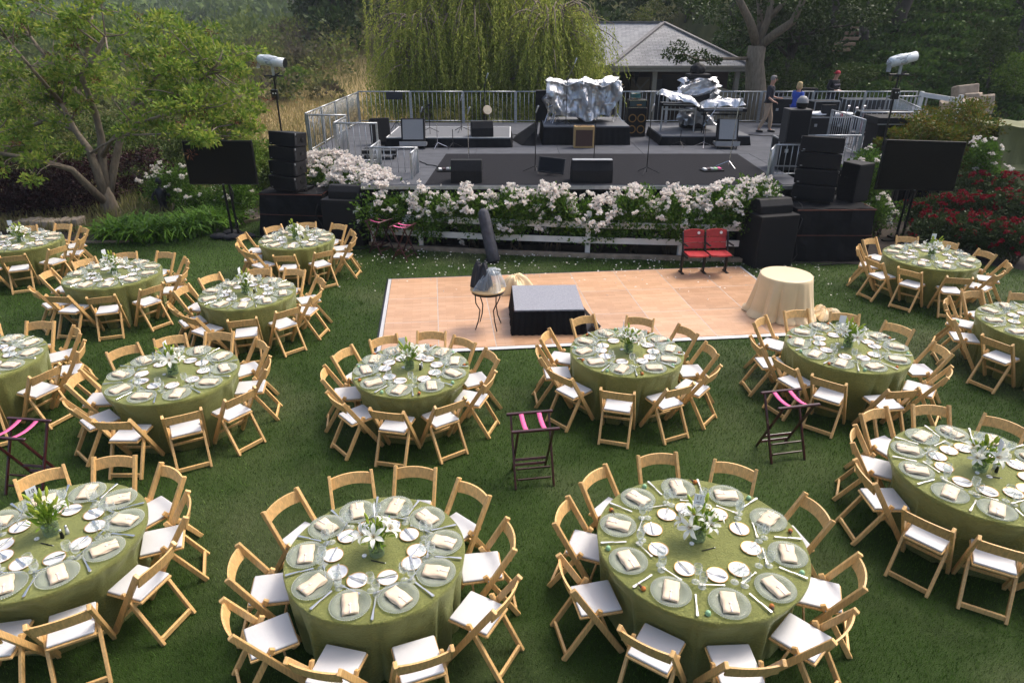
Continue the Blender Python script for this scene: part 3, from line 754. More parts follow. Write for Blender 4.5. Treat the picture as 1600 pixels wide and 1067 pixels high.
MARKS = {v[3]: v[0] for v in TB.values()}            # what a chair's back points at
MARKS.update({'the dance floor': (1.2, 11.6), 'the stage': (1.5, 17), 'the cream table': (4.99, 11.58), 'the speaker stack': (-5.5, 17.2), 'the red roses': (11, 15.5), 'the broad tree': (-11.6, 18.9), 'the lone tray stand': (-5.9, 6.7), 'the middle tray stand': (.26, 6.5), 'the stone wall': (-12, 16.6)})
for key, ((cx, cy), Rr, angs, ph) in TB.items():
    round_table((cx, cy), Rr, 'round table hidden under green cloth: ' + ph)
    fronts = []
    settings(key); centrepiece(key); extras(key)
    rg = random.Random('ch' + key)
    for i, a in enumerate(angs):
        da, dr, dw = rg.uniform(-3, 3), rg.uniform(-.03, .05), rg.uniform(-9, 9)
        t = R(a + da); rr = Rr + .175 + dr + {'A': -.02, 'B': -.1, 'C': -.08, 'D': -.07, 'E': -.1, 'H': -.05}.get(key, -.01)
        x, y = cx + rr * math.cos(t), cy + rr * math.sin(t)
        fronts.append((t, rr - .19 - .018 - .17 * abs(math.sin(R(dw)))))
        if y < 2.2 or abs(x) > .8 * y + 3.2: continue        # beyond the frame
        ox, oy = math.cos(t), math.sin(t); best = None
        for nm_, (qx, qy) in MARKS.items():
            if nm_ == ph: continue
            vx, vy = qx - x, qy - y; dd = math.hypot(vx, vy); cosang = (vx * ox + vy * oy) / (dd + 1e-6)
            if cosang > .93 and dd < 9 and (best is None or dd < best[0]): best = (dd, nm_)
        chair(x, y, t + PI / 2 + R(dw), 'wood folding chair at ' + ph + (', backing onto ' + best[1] if best else ', backing onto open lawn'), 'chairs at ' + ph)
    ob('tablecloth', cloth_mesh(Rr, TH, ord(key), flare=.03, amp=.2, fronts=fronts), M_cloth, loc=(cx, cy, 0), label='crushed green satin cloth on ' + ph, cat='tablecloth', group='green satin tablecloths')
# trinkets left on two chair seats
bpy.context.view_layer.update()
def pad_near(px, py):
    x, y = G(px, py, .467)
    c = min((o for o in COL.objects if o.name.startswith('folding_chair')), key=lambda o: (o.location.x - x) ** 2 + (o.location.y - y) ** 2)
    return (c.location.x * .5 + x * .5, c.location.y * .5 + y * .5, .466)
ob('ribbon_trinket', TW['green'], loc=pad_near(1490, 506), scale=1.5, label='mint green trinket on a chair pad, table with trinkets', cat='trinket')
o = ob('dried_posy', TW['fruit'], M_brown, loc=pad_near(1522, 489), scale=1.3, label='dark brown trinket on a chair pad, table with trinkets', cat='trinket'); ob('twig', TW['fruit_tip'], parent=o, loc=(.02, 0, .02), rot=(0, 1.3, 0))

# ------------------------------------------------------------------ tray stands
TS = {}
TS['leg'] = MB().bar((0, .2, .002), (0, -.19, .775), .024, .03, (0, 1, 0)).mesh('leg', bevel=.004)
TS['rail'] = MB().bar((-.275, 0, 0), (.275, 0, 0), .036, .03).mesh('top_rail', bevel=.006)
TS['low'] = MB().bar((-.2, 0, 0), (.2, 0, 0), .014, .032).mesh('low_rail', bevel=.003)
def strap():
    mb = MB(); V = []; F = []; n = 8
    for i in range(n + 1):
        t = -1 + 2 * i / n; y = .2 * t; z = .797 - .035 * (1 - t * t)
        V += [(-.027, y, z), (.027, y, z), (.027, y, z - .003), (-.027, y, z - .003)]
    for i in range(n):
        for k in range(4): F.append((i * 4 + k, i * 4 + 4 + k, i * 4 + 4 + (k + 1) % 4, i * 4 + (k + 1) % 4))
    return mb.add(V, F).mesh('strap', True)
TS['strap'] = strap()
for k_, me_ in TS.items(): me_.materials.append(M_pink if k_ == 'strap' else M_maroon)
def tray_stand(b0, b1, f0, f1, lab, zt=.78):
    P = [Vector(G(*p, zt)) for p in (b0, b1, f0, f1)]
    c = sum(P, Vector((0, 0))) / 4; d = (P[1] - P[0]) + (P[3] - P[2])
    t = thing('tray_stand', lab, 'tray stand', (c.x, c.y, 0), math.atan2(d.y, d.x), 'folding tray stands')
    for s in (-1, 1):
        ob('leg', TS['leg'], parent=t, loc=(s * .2, 0, 0)); ob('leg', TS['leg'], parent=t, loc=(s * .225, 0, 0), rot=(0, 0, PI))
        ob('top_rail', TS['rail'], parent=t, loc=(0, s * .192, .785)); ob('strap', TS['strap'], parent=t, loc=(s * .105, 0, 0))
        for z in (.1, .21): ob('low_rail', TS['low'], parent=t, loc=(0, -s * (.2 - .39 * z / .775), z), rot=(s * .45, 0, 0))
tray_stand((16, 655), (72, 659), (-22, 682), (34, 686), 'mahogany tray stand with pink straps behind the lily-bud table')
tray_stand((798, 649), (858, 644), (806, 674), (867, 669), 'mahogany tray stand with pink straps behind the number 11 table')
tray_stand((1194, 614), (1248, 609), (1220, 639), (1276, 632), 'mahogany tray stand with pink straps beside the cream table\'s guests')
tray_stand((573, 344), (589, 339), (593, 350), (613, 343), 'mahogany tray stand against the subwoofer beside the rose hedge')
tray_stand((610, 355), (624, 349), (636, 356), (646, 350), 'mahogany tray stand under the roses, away from the subwoofer')

# ------------------------------------------------------------------ things on the dance floor
FZ = .036
t = thing('riser', 'low black-skirted riser with grey carpet top on the dance floor', 'platform', (.62, 11.25, FZ), R(2))
ob('top', MB().box((0, 0, .435), (1.2, 1.22, .03)).mesh('top', bevel=.005), mat('grey carpet', (.27, .275, .31), .95, var=.25, scale=70, bump=.5, bscale=200), t)
def skirt_mesh(w_, d_, h_, seed, flare=.06, nf=46):
    rg = random.Random(seed); per = []
    for (ax, ay), (bx, by), n in (((-w_, -d_), (w_, -d_), 60), ((w_, -d_), (w_, d_), 60), ((w_, d_), (-w_, d_), 60), ((-w_, d_), (-w_, -d_), 60)):
        per += [(ax / 2 + (bx - ax) / 2 * i / n, ay / 2 + (by - ay) / 2 * i / n) for i in range(n)]
    n = len(per); V = []; F = []; rows = 6
    for r_ in range(rows + 1):
        q = r_ / rows
        for i, (x, y) in enumerate(per):
            m_ = max(abs(x) / w_, abs(y) / d_); a = math.atan2(y, x)
            k = 1 + (flare * q + .012 * (math.sin(i * 2 * PI * nf / n) + .6 * math.sin(i * .37 + seed)) * (.4 + .6 * q)) / max(.3, min(w_, d_) * .6)
            V.append((x * k, y * k, h_ * (1 - q) + .003))
    for r_ in range(rows):
        for i in range(n): F.append((r_ * n + i, (r_ + 1) * n + i, (r_ + 1) * n + (i + 1) % n, r_ * n + (i + 1) % n))
    return MB().add(V, F).mesh('skirt', True)
ob('skirt', skirt_mesh(1.21, 1.23, .42, 3), M_blackcloth, t)
ob('skirt_tail', MB().add([(.62, -.2, .36), (.86, -.05, .03), (.95, -.35, .02), (.84, -.6, .02), (.64, -.62, .3), (.74, -.32, .2)], [(0, 1, 5), (1, 2, 5), (2, 3, 5), (3, 4, 5), (4, 0, 5)]), M_blackcloth, t)
# cream table
cx_, cy_ = 4.99, 11.58
t_ = thing('cocktail_table', 'round table hidden under the floor-length cream cloth', 'table', (cx_, cy_, 0))
ob('tabletop', MB().lathe([(.001, .73), (.44, .73), (.44, .755), (.001, .755)], 32), mat('plywood', (.35, .22, .1), .6), t_)
ob('leg', MB().lathe([(.25, .04), (.22, .05), (.03, .08), (.03, .73)], 16), M_blackmetal, t_)
ob('tablecloth', cloth_mesh(.455, .765, 5, nf=9, flare=.17, amp=.12, puddle=.05), M_cream, loc=(cx_, cy_, .034), label='floor-length cream satin cloth on small round table', cat='tablecloth')


# bistro table with bagged goods and cream bundle
bx_, by_ = -.42, 10.95
t = thing('side_table', 'small round wooden side table with bent iron legs on dance floor', 'table', (bx_, by_, FZ))
ob('tabletop', MB().lathe([(.001, .7), (.3, .7), (.305, .715), (.3, .728), (.001, .728)], 32).mesh('top', True), mat('pale maple', (.55, .36, .17), .4, scale=4, stretch=(1, 6, 1)), t)
ob('apron', MB().lathe([(.27, .66), (.285, .66), (.285, .698), (.27, .698)], 28), M_blackmetal, t)
lgm = MB().tube([(.26, 0, .69), (.25, 0, .5), (.17, 0, .36), (.2, 0, .18), (.27, 0, .006)], .011, 7).mesh('leg', True)
for k in range(4): ob('leg', lgm, M_blackmetal, t, rot=(0, 0, R(35 + 90 * k)))
def crumple(n, r_, seed, amp=.25, sq=(1, 1, 1)):
    bm = bmesh.new(); bmesh.ops.create_icosphere(bm, subdivisions=4, radius=1); rg = np.random.default_rng(seed); K = rg.normal(0, 1, (9, 3)); K /= np.linalg.norm(K, axis=1)[:, None]; ph = rg.uniform(0, 6, 9)
    for v in bm.verts:
        d = np.array(v.co); f = 1 + amp * sum(abs(math.sin(3.2 * (1 + .35 * i) * float(d @ K[i]) + ph[i])) * .75 ** i for i in range(9)) / 3 - amp
        v.co = Vector(d * f * r_) * 1.0; v.co.x *= sq[0]; v.co.y *= sq[1]; v.co.z *= sq[2]
    me = bpy.data.meshes.new('crumple'); bm.to_mesh(me); bm.free(); me.polygons.foreach_set('use_smooth', np.ones(len(me.polygons), bool)); return me
def cloth_heap(r_, h_, seed, n=72, rows=14, peaks=5):
    rg = np.random.default_rng(seed); V = [(0, 0, h_)]; F = []; ph = rg.uniform(0, 6.3, 4); th = np.linspace(0, 2 * PI, n, endpoint=False)
    for i in range(1, rows + 1):
        q = i / rows
        rr = r_ * q ** .8 * (1 + .2 * np.sin(peaks * th + ph[0]) * q + .1 * np.sin(9 * th + ph[1] + 3 * q))
        z = h_ * (1 - q ** 2.4) ** .9 * (1 + .28 * np.sin(3 * th + ph[2]) * q) + .05 * np.sin(2 * th + ph[1]) * math.sin(PI * q) + .07 * np.abs(np.sin(peaks * 1.5 * th + ph[3] + 2 * q)) * (1 - q) + .035 * np.abs(np.sin(14 * th + 5 * q)) * math.sin(PI * q) + .004
        V += [(rr[j] * math.cos(t), rr[j] * math.sin(t), z[j]) for j, t in enumerate(th)]
    F += [(0, 1 + j, 1 + (j + 1) % n) for j in range(n)]
    for i in range(rows - 1):
        o = 1 + i * n; F += [(o + j, o + n + j, o + n + (j + 1) % n, o + (j + 1) % n) for j in range(n)]
    return MB().add(V, F).mesh('heap', True)
ob('cloth_heap', cloth_heap(.26, .1, 77), M_cream, loc=(cx_ + .8, cy_ - .1, .002), scale=(1.2, .8, 1), label='loose heap of cream cloth by the cream table', cat='cloth')
M_film = clearmat('clear plastic bag', (.85, .88, .9), .3, .1, (.6, .63, .66), .5)
t = thing('bagged_bundle', 'dark bundle in a clear plastic bag on the side table', 'bag', (bx_, by_, FZ + .729), group=None)
ob('bag', cloth_heap(.25, .27, 4, peaks=4), M_film, t, (.03, 0, .001)); ob('contents', cloth_heap(.17, .36, 9, peaks=3), mat('dark padding', (.03, .03, .035), .7), t, (-.1, .05, .001))
ob('bag_flap', crumple(3, .11, 14, .5, (1.3, .8, .7)), M_film, t, (.1, -.02, .31))
ob('cream_bundle', cloth_heap(.33, .26, 12), M_cream, loc=(.06, 12.75, FZ), label='gathered bundle of cream cloth behind the riser', cat='cloth')
def pleated(pts, rs, n=20):
    mb = MB(); mb.tube(pts, rs, n); mb.v = [tuple(Vector(p) + (Vector(p) - Vector(pts[min(i // n, len(pts) - 1)])) * (.16 if i % 2 else -.1)) for i, p in enumerate(mb.v)]
    return mb.mesh('cover', True)
gx_, gy_ = G(765, 408)
t = thing('covered_pole', 'grey fabric wrapped pole leaning on the rose hedge', 'pole', (gx_, gy_, 0))
ob('cover', pleated([(.1, -.1, .03), (.05, -.03, .25), (-.03, .09, .6), (-.11, .21, .95), (-.14, .255, 1.08), (-.155, .28, 1.14)], [.13, .125, .12, .115, .1, .05]), mat('charcoal canvas', (.06, .062, .075), .85, var=.3, scale=10, bump=.5, bscale=14), t)
ob('tip', MB().tube([(-.155, .28, 1.12), (-.17, .3, 1.2)], .015, 8), M_blackmetal, t); ob('foot', MB().lathe([(.001, .0), (.17, .0), (.17, .04), (.03, .06), (.001, .06)], 18), M_blackmetal, t, (.05, -.05, 0))

# pair of stadium seats
M_redwood = mat('red painted slats', (.38, .025, .03), .45, var=.22, scale=7, bump=.15, bscale=30, rnd=.12)
sx_, sy_ = G(1103, 430, FZ)
st = thing('stadium_seat', 'joined pair of red slatted stadium seats with black iron legs', 'seat', (sx_, sy_ + .1, FZ), R(4))
sl_ = MB()
for k in (-1, 1):
    for j, (z, y, h_, arch) in enumerate(((.56, .2, .12, 0), (.685, .225, .11, 0), (.815, .25, .13, .03))):
        n = 8; V = []; F = []
        for i in range(n + 1):
            x = -.225 + .45 * i / n; q = 1 - (x / .225) ** 2; yb = y + .02 * q
            V += [(x, yb, z - h_ / 2), (x, yb + .022, z - h_ / 2), (x, yb + .022 + .02, z + h_ / 2 + arch * q), (x, yb + .02, z + h_ / 2 + arch * q)]
        for i in range(n):
            for e in range(4): F.append((i * 4 + e, i * 4 + (e + 1) % 4, i * 4 + 4 + (e + 1) % 4, i * 4 + 4 + e))
        F += [(0, 3, 2, 1), (n * 4, n * 4 + 1, n * 4 + 2, n * 4 + 3)]
        b_ = ob('back_slat', MB().add(V, F), M_redwood, st, (k * .245, 0, 0))
        if j == 2: ob('number_plate', MB().lathe([(.001, 0), (.032, 0), (.032, .004), (.001, .005)], 16), M_white, b_, (.1, .255, .835), (R(80), 0, 0))
    V = []; F = []; n = 8
    for i in range(n + 1):
        x = -.22 + .44 * i / n; q = 1 - (x / .22) ** 2
        V += [(x, .18, .44), (x, .18, .465), (x, -.2 - .05 * q, .475), (x, -.2 - .05 * q, .445)]
    for i in range(n):
        for e in range(4): F.append((i * 4 + e, i * 4 + (e + 1) % 4, i * 4 + 4 + (e + 1) % 4, i * 4 + 4 + e))
    F += [(0, 3, 2, 1), (n * 4, n * 4 + 1, n * 4 + 2, n * 4 + 3)]
    ob('seat_board', MB().add(V, F), M_redwood, st, (k * .245, 0, 0))
for x in (-.49, 0, .49):
    ob('iron_leg', MB().prism([(-.02, .14), (.02, .14), (.02, .1), (-.02, .1)], 0.0, .01).bar((0, .14, .0), (0, .12, .42), .035, .1, (0, 1, 0)).bar((0, .12, .4), (0, .26, .86), .03, .05, (0, 1, 0)).bar((0, .18, .42), (0, -.2, .43), .03, .05).bar((0, .16, .64), (0, -.14, .66), .035, .03).box((0, .1, .008), (.07, .26, .014)).mesh('iron_leg', bevel=.006), M_blackmetal, st, (x, 0, 0))
# fallen petals
def scatter_petals():
    n = 420; x = RNG.uniform(-4.5, 7, n); y = 15.6 - np.abs(RNG.normal(0, 1.0, n)) - (x + 3) * .1
    k = inpoly(x, y, LAWN); x, y = x[k], y[k]
    P = np.c_[x, y, np.full(len(x), .042)]; D_ = np.c_[RNG.normal(0, 1, (len(x), 2)), np.zeros(len(x))]
    ob('fallen_petals', mesh_np('petals', *leaves(P, D_, .05, .035, .1)), M_rosepetal, label='fallen white rose petals scattered on the grass by the hedge', cat='petals', kind='stuff')
M_rosepetal = leafmat('rose petal', [(.9, .83, .78), (.92, .89, .83), (.9, .78, .74), (.92, .91, .86), (.92, .89, .84)], .7, .3)
scatter_petals()

# ------------------------------------------------------------------ rose hedge, fence and kerb
M_roseleaf = leafmat('rose leaf', [(.035, .085, .015), (.07, .15, .026), (.11, .2, .042), (.055, .12, .022)], .4, .3)
def blossom(seed, pal=26, r_=.075):
    rg = np.random.default_rng(seed); V, F = [], []
    mb = LF(); st0 = RNG.bit_generator.state
    for k in range(rg.integers(3, 6)):
        c = rg.normal(0, .055, 3) * np.array((1, 1, .7)); d = rg.normal(0, 1, (16, 3)); d[:, 2] = np.abs(d[:, 2]) + .2; d /= np.linalg.norm(d, axis=1)[:, None]
        mb.add(*leaves(c + d * .012, d, .052, .05, .25))
    return mb.mesh('blossom')
BL = [blossom(s) for s in range(5)]
for b_ in BL: b_.materials.append(M_rosepetal)
BASEPL = {}
def rose_bush(c, r, nl, nb, lab, group, leafm=None, bls=None, name='rose_bush', bias=(0, -.3, .85), lsz=.075, bsz=1.0, stem=True):
    t = thing(name, lab, 'bush', (c[0], c[1], 0), 0, group)
    lf = LF(); rg = np.random.default_rng(int(abs(c[0] * 71 + c[1] * 37)) % 9999)
    for k in range(7):
        o = rg.uniform(-.5, .5, 3) * np.asarray(r) * 1.1
        lf.clump(nl // 5, (o[0], o[1], c[2] + o[2] * .6), np.asarray(r) * rg.uniform(.55, .75), lsz, lsz * .62, .3, .6, .35)
    ob('foliage', lf.mesh('foliage'), leafm or M_roseleaf, t)
    if stem:
        mb = MB()
        for k in range(5): limb(mb, (rg.uniform(-.2, .2), rg.uniform(-.1, .1), 0), (rg.uniform(-.5, .5) * r[0], rg.uniform(-.3, .3) * r[1], c[2]), .025, .01, 4, .1, 5)
        ob('stems', mb.mesh('stems', True), mat('rose cane', (.06, .045, .025), .8), t)
    for k in range(nb):
        d = rg.normal(0, 1, 3) + np.array(bias) * 1.3; d /= np.linalg.norm(d)
        p = np.array((0, 0, c[2])) + d * np.asarray(r) * rg.uniform(.9, 1.08)
        ob('blossom', (bls or BL)[k % 5], parent=t, loc=p, rot=(rg.normal(0, .4) - d[1] * .6, rg.normal(0, .4) + d[0] * .6, rg.uniform(0, 6)), scale=bsz * rg.uniform(.75, 1.35))
    return t
HG = [((-3.05, 16.25, .82), (.75, .55, .62), 2600, 22), ((-2.05, 16.05, .86), (.75, .5, .55), 2600, 24), ((-1.0, 15.9, .88), (.78, .5, .52), 2600, 22), ((.1, 15.7, .9), (.78, .5, .55), 2600, 26), ((.95, 15.62, .98), (.6, .48, .55), 2200, 28),
      ((1.95, 15.5, .78), (.75, .45, .5), 2400, 26), ((2.75, 15.5, .95), (.6, .48, .55), 2200, 30), ((3.75, 15.35, .98), (.75, .5, .52), 2600, 26), ((4.7, 15.3, 1.02), (.7, .5, .6), 2600, 30), ((5.5, 15.35, 1.1), (.6, .5, .6), 2400, 32)]
HL = ['beside the left subwoofer', 'behind the second tray stand', 'between tray stands and leaning grey pole', 'behind the leaning grey pole', 'below the prompter screen', 'in the dip below the centre wedge', 'between centre wedge and lone microphone stand', 'below the lone microphone stand', 'behind the red stadium seats', 'beside the right front-fill speaker']
for i, (c, r, nl, nb) in enumerate(HG):
    rose_bush((c[0], c[1] - .12, c[2] - .06), (r[0], r[1] * 1.15, r[2] * 1.22), int(nl * 1.3), nb + 4, 'white rose bush in the hedge ' + HL[i], 'rose hedge along the stage front', lsz=.085)
for c, r, nl, nb in (((-5.0, 18.5, 1.1), (.85, .7, .72), 2600, 85), ((-4.15, 17.7, .98), (.75, .6, .75), 2400, 80), ((-3.4, 16.75, .95), (.72, .55, .72), 2200, 65)):
    rose_bush(c, r, nl, nb, 'rose bush smothered in white blossom beside the speaker stack', 'rose bushes behind the left speakers')
FP = [(-3.4, 15.98), (-2.2, 15.72), (-.6, 15.45), (1.77, 15.16), (3.9, 14.98), (5.7, 14.85)]
t = thing('rail_fence', 'white wooden rail fence beneath the rose hedge', 'fence', (FP[0][0], FP[0][1], 0))
for x, y in FP: ob('post', MB().box((x - FP[0][0], y - FP[0][1] + .06, .52), (.11, .11, 1.04)).mesh('post', bevel=.008), M_white, t)
for (x0, y0), (x1, y1) in zip(FP[:-1], FP[1:]):
    for z in (.38, .74): ob('rail', MB().bar((x0 - FP[0][0], y0 - FP[0][1], z), (x1 - FP[0][0], y1 - FP[0][1], z), .03, .14), M_white, t)
M_kerb = mat('weathered timber edging', (.28, .22, .16), .9, var=.3, scale=6, bump=.6, bscale=25)
def kerb(pts, name='kerb', w_=.13, h_=.1, m=M_kerb):
    mb = MB()
    for a, b in zip(pts[:-1], pts[1:]): mb.bar((a[0], a[1], h_ / 2 - .01), (b[0], b[1], h_ / 2 - .01), w_, h_)
    return ob(name, mb, m, kind='structure')
kerb([(-3.5, 16.05), (-2.3, 15.66), (-.6, 15.34), (1.77, 15.04), (3.9, 14.84), (5.7, 14.68)])
kerb([(-6.5, 18.9), (-7.3, 18.25), (-7.75, 17.3), (-8.7, 16.7), (-9.7, 16.27), (-10.9, 16.15)], 'kerb', .09, .06)

# ------------------------------------------------------------------ loudspeakers
M_seam = mat('rust binding tape', (.1, .03, .018), .8, var=.3)
def drape_box(name, lab, c, dim, rz, seams=True, seed=1):
    t = thing(name, lab, 'subwoofer', (c[0], c[1], 0), rz)
    rg = random.Random(seed); w_, d_, h_ = dim; N_ = 12; V = []; F = []
    bm = bmesh.new(); bmesh.ops.create_cube(bm, size=1)
    bmesh.ops.subdivide_edges(bm, edges=bm.edges[:], cuts=9, use_grid_fill=True)
    for v in bm.verts:
        x, y, z = v.co; q = .5 - z
        n_ = .02 * math.sin(x * 17 + z * 6 + seed) + .018 * math.sin(y * 15 + z * 9 + seed * 2) + .012 * math.sin((x - y) * 31 + z * 4)
        k = 1 + .05 * q
        v.co = Vector((x * w_ * k + n_ * (abs(x) > .49), y * d_ * k + n_ * (abs(y) > .49), (z + .5) * h_ + (n_ * .4 if z > .49 else 0) + .002))
    me = bpy.data.meshes.new('cover'); bm.to_mesh(me); bm.free()
    ob('cover', me, M_blackcloth, t)
    if seams:
        ob('seam', MB().bar((-w_ / 2 - .012, -d_ / 2 - .012, h_ * .985), (w_ / 2 + .012, -d_ / 2 - .012, h_ * .985), .02, .02).bar((w_ / 2 + .012, -d_ / 2 - .012, h_ * .985), (w_ / 2 + .012, d_ / 2 + .012, h_ * .985), .02, .02), M_seam, t)
        ob('seam', MB().bar((-w_ * .52, -d_ * .53 - .012, h_ * .52), (w_ * .52, -d_ * .53 - .012, h_ * .5), .014, .014), M_seam, t)
    return t
def line_array(name, lab, c, z0, rz, n=4, hb=.335, lean=.06):
    t = thing(name, lab, 'loudspeaker', (c[0], c[1], z0), rz)
    ob('base_frame', MB().box((0, .05, .04), (.8, .6, .06)).box((0, .05, .02), (.9, .1, .04)), M_blackmetal, t)
    for k in range(n):
        tilt = lean * (k - 1.2)
        b_ = ob('cabinet', MB().prism([(-.45, -.28), (.45, -.28), (.45, -.2), (.27, .3), (-.27, .3), (-.45, -.2)], 0, hb - .012).mesh('cabinet', bevel=.008), M_black, t, (0, .05 * k - .03, .075 + k * hb), (-tilt, 0, 0))
        ob('grille', MB().box((0, -.283, hb / 2 - .006), (.86, .008, hb - .05)), M_grille, b_); ob('badge', MB().box((-.36, -.289, .04), (.05, .004, .016)), M_steel, b_)
        for s in (-1, 1):
            ob('handle', MB().box((s * .372, .05, hb / 2), (.012, .14, .07), (0, 0, s * .345)), M_blackmetal, b_)
            ob('latch', MB().box((s * .452, -.24, hb - .04), (.008, .03, .05)), M_steel, b_); ob('rigging_plate', MB().box((s * .454, -.235, hb * .4), (.006, .05, hb * .5)), mat('worn rigging steel', (.06, .06, .065), .45, .6), b_)
    return t
def wedge(name, lab, c, z0, rz, w_=.62, h_=.36, d_=.5, group=None, grille=None):
    t = thing(name, lab, 'monitor', (c[0], c[1], z0), rz, group)
    # profile in y,z: sloped grille faces +y (away from camera) or -y by rz
    prof = [(-d_ / 2, 0), (d_ / 2, 0), (d_ / 2, h_ * .45), (d_ * .02, h_), (-d_ * .3, h_), (-d_ / 2, h_ * .55)]
    V = [(-w_ / 2, a, b) for a, b in prof] + [(w_ / 2, a, b) for a, b in prof]; n = len(prof)
    ob('cabinet', MB().add(V, [tuple(range(n)), tuple(range(2 * n - 1, n - 1, -1))] + [(i, n + i, n + (i + 1) % n, (i + 1) % n) for i in range(n)]).mesh('cabinet', bevel=.01), M_black, t)
    a = math.atan2(h_ * .55, -d_ * .48); L_ = math.hypot(h_ * .55, d_ * .48)
    ob('grille', MB().box((0, d_ * .26 + .006, h_ * .725 + .006), (w_ * .9, L_ * .9, .01), (a + PI, 0, 0)), grille or M_grille, t)
    for s in (-1, 1): ob('handle', MB().box((s * (w_ / 2 + .002), -.02, h_ * .45), (.006, .12, .05)), M_blackmetal, t)
    return t
drape_box('draped_subwoofers', 'black draped subwoofer block under the left speaker stack', (-5.55, 17.45), (1.62, 1.25, 1.08), R(-4), seed=2)
line_array('speaker_stack', 'four-cabinet black line array beside the white rose bushes', (-5.62, 17.25), 1.1, R(-30))
t = thing('subwoofer', 'tall black subwoofer box between tray stands and draped subwoofers', 'subwoofer', (-4.05, 16.35, 0), R(-9))
ob('cabinet', MB().box((0, 0, .56), (.98, .8, 1.12)).mesh('cabinet', bevel=.012), M_black, t); ob('grille', MB().box((0, -.404, .56), (.9, .01, 1.0)), M_grille, t)
for s in (-1, 1): ob('handle', MB().box((s * .492, .05, .75), (.008, .16, .08)), M_blackmetal, t)
wedge('front_fill', 'black front-fill speaker lying on the left subwoofer', (-4.0, 16.35), 1.121, R(-9), .8, .3, .5)
drape_box('draped_subwoofers', 'black draped subwoofer block under the right speaker stack', (7.2, 15.45), (1.75, 1.35, 1.2), R(2), seed=5)
line_array('speaker_stack', 'four-cabinet black line array beside the pink-white hedge end', (7.0, 15.6), 1.215, R(-26))
t = thing('stage_speaker', 'upright black speaker cabinet beside the right line array', 'loudspeaker', (7.92, 15.65, 1.21), R(28))
ob('cabinet', MB().prism([(-.26, -.25), (.26, -.25), (.2, .25), (-.2, .25)], 0, .86).mesh('cabinet', bevel=.012), M_black, t); ob('grille', MB().box((0, -.254, .43), (.46, .008, .78)), M_grille, t); ob('handle', MB().box((-.23, .05, .5), (.01, .14, .06), (0, 0, .12)), M_blackmetal, t)
t = thing('subwoofer', 'black subwoofer box at the corner of the dance floor', 'subwoofer', (5.72, 14.72, 0), R(14))
ob('cabinet', MB().box((0, 0, .585), (.95, .85, 1.17)).mesh('cabinet', bevel=.012), M_black, t); ob('grille', MB().box((0, -.429, .585), (.86, .01, 1.05)), M_grille, t)
for s in (-1, 1): ob('handle', MB().box((s * .477, .05, .75), (.008, .16, .08)), M_blackmetal, t)
wedge('front_fill', 'black front-fill speaker lying on the right subwoofer', (5.72, 14.75), 1.171, R(14), .8, .3, .5)

def ground_cable(P, lab):
    Z = []
    for i in range(len(P) - 1):
        a, b = Vector(P[i]), Vector(P[i + 1])
        for q in range(6): Z.append(a.lerp(b, q / 6) + Vector((.06 * math.sin(i * 2.3 + q * 1.1), .05 * math.cos(q * 1.3 + i), 0)))
    ob('cable', MB().tube(Z + [Vector(P[-1])], .014, 6).mesh('cable', True), M_rubber, label=lab, cat='cable')
ground_cable([(-5.0, 17.0, 1.15), (-4.9, 16.75, .9), (-4.86, 16.7, .03), (-4.6, 15.8, .03), (-3.6, 15.65, .03), (-2.9, 15.9, .03)], 'black cable trailing from the left speaker stack to the hedge')
ground_cable([(6.45, 15.0, 1.3), (6.42, 14.68, 1.0), (6.4, 14.62, .03), (6.9, 14.45, .03), (8.2, 14.5, .03), (9.5, 15.9, .03)], 'black cable trailing from the right speaker stack to the television')
ground_cable([(-7.0, 16.7, 1.3), (-6.98, 16.75, .4), (-6.9, 16.6, .03), (-6.5, 16.7, .03), (-6.2, 16.95, .03)], 'black cable hanging from the left television')
# ------------------------------------------------------------------ televisions and lamp stands
def television(lab, base, cz, w_, h_, rz, roll=0):
    t = thing('television', lab, 'television', (base[0], base[1], 0), rz)
    s_ = ob('bezel', MB().box((0, 0, 0), (w_, .06, h_)).mesh('bezel', bevel=.008), M_blackmetal, t, (0, -.06, cz), (R(-3), roll, 0))
    ob('screen', MB().box((0, -.033, 0), (w_ - .05, .006, h_ - .05)), M_screen, s_); ob('badge', MB().box((0, -.034, -h_ / 2 + .012), (.05, .004, .008)), M_steel, s_)
    for x in (-.08, .08): ob('pole', MB().tube([(x, .05, .01), (x, .0, cz)], .03, 10), M_blackmetal, t)
    ob('base', MB().box((0, .05, .025), (.85, .12, .03)).box((0, .05, .025), (.12, .75, .03)), M_blackmetal, t)
    return t
television('black television on a floor stand beside the left speakers', (-7.08, 16.7), 1.88, 1.8, 1.04, R(-8), R(-1.5))
television('black television on a floor stand before the red roses', (9.72, 16.35), 1.87, 2.05, 1.16, R(6), R(2.5))
sb = MB()
for k, (x, y, r_) in enumerate(((-.35, -.1, 0), (.02, -.16, .3), (.35, -.05, -.2), (-.15, .25, .2))):
    o = ob('sandbag', crumple(3, .2, 20 + k, .2, (1.15, .75, .38)), mat('black sandbag', (.016, .016, .02), .8, bump=.4, bscale=20), loc=(-7.08 + x, 16.65 + y, .075), rot=(0, 0, r_), label='black sandbag weighing down the left television stand', cat='sandbag', group='sandbags on the television stand')
    ob('strap', MB().box((0, 0, .0), (.05, .26, .12)).mesh('strap', bevel=.02), M_blackmetal, o)
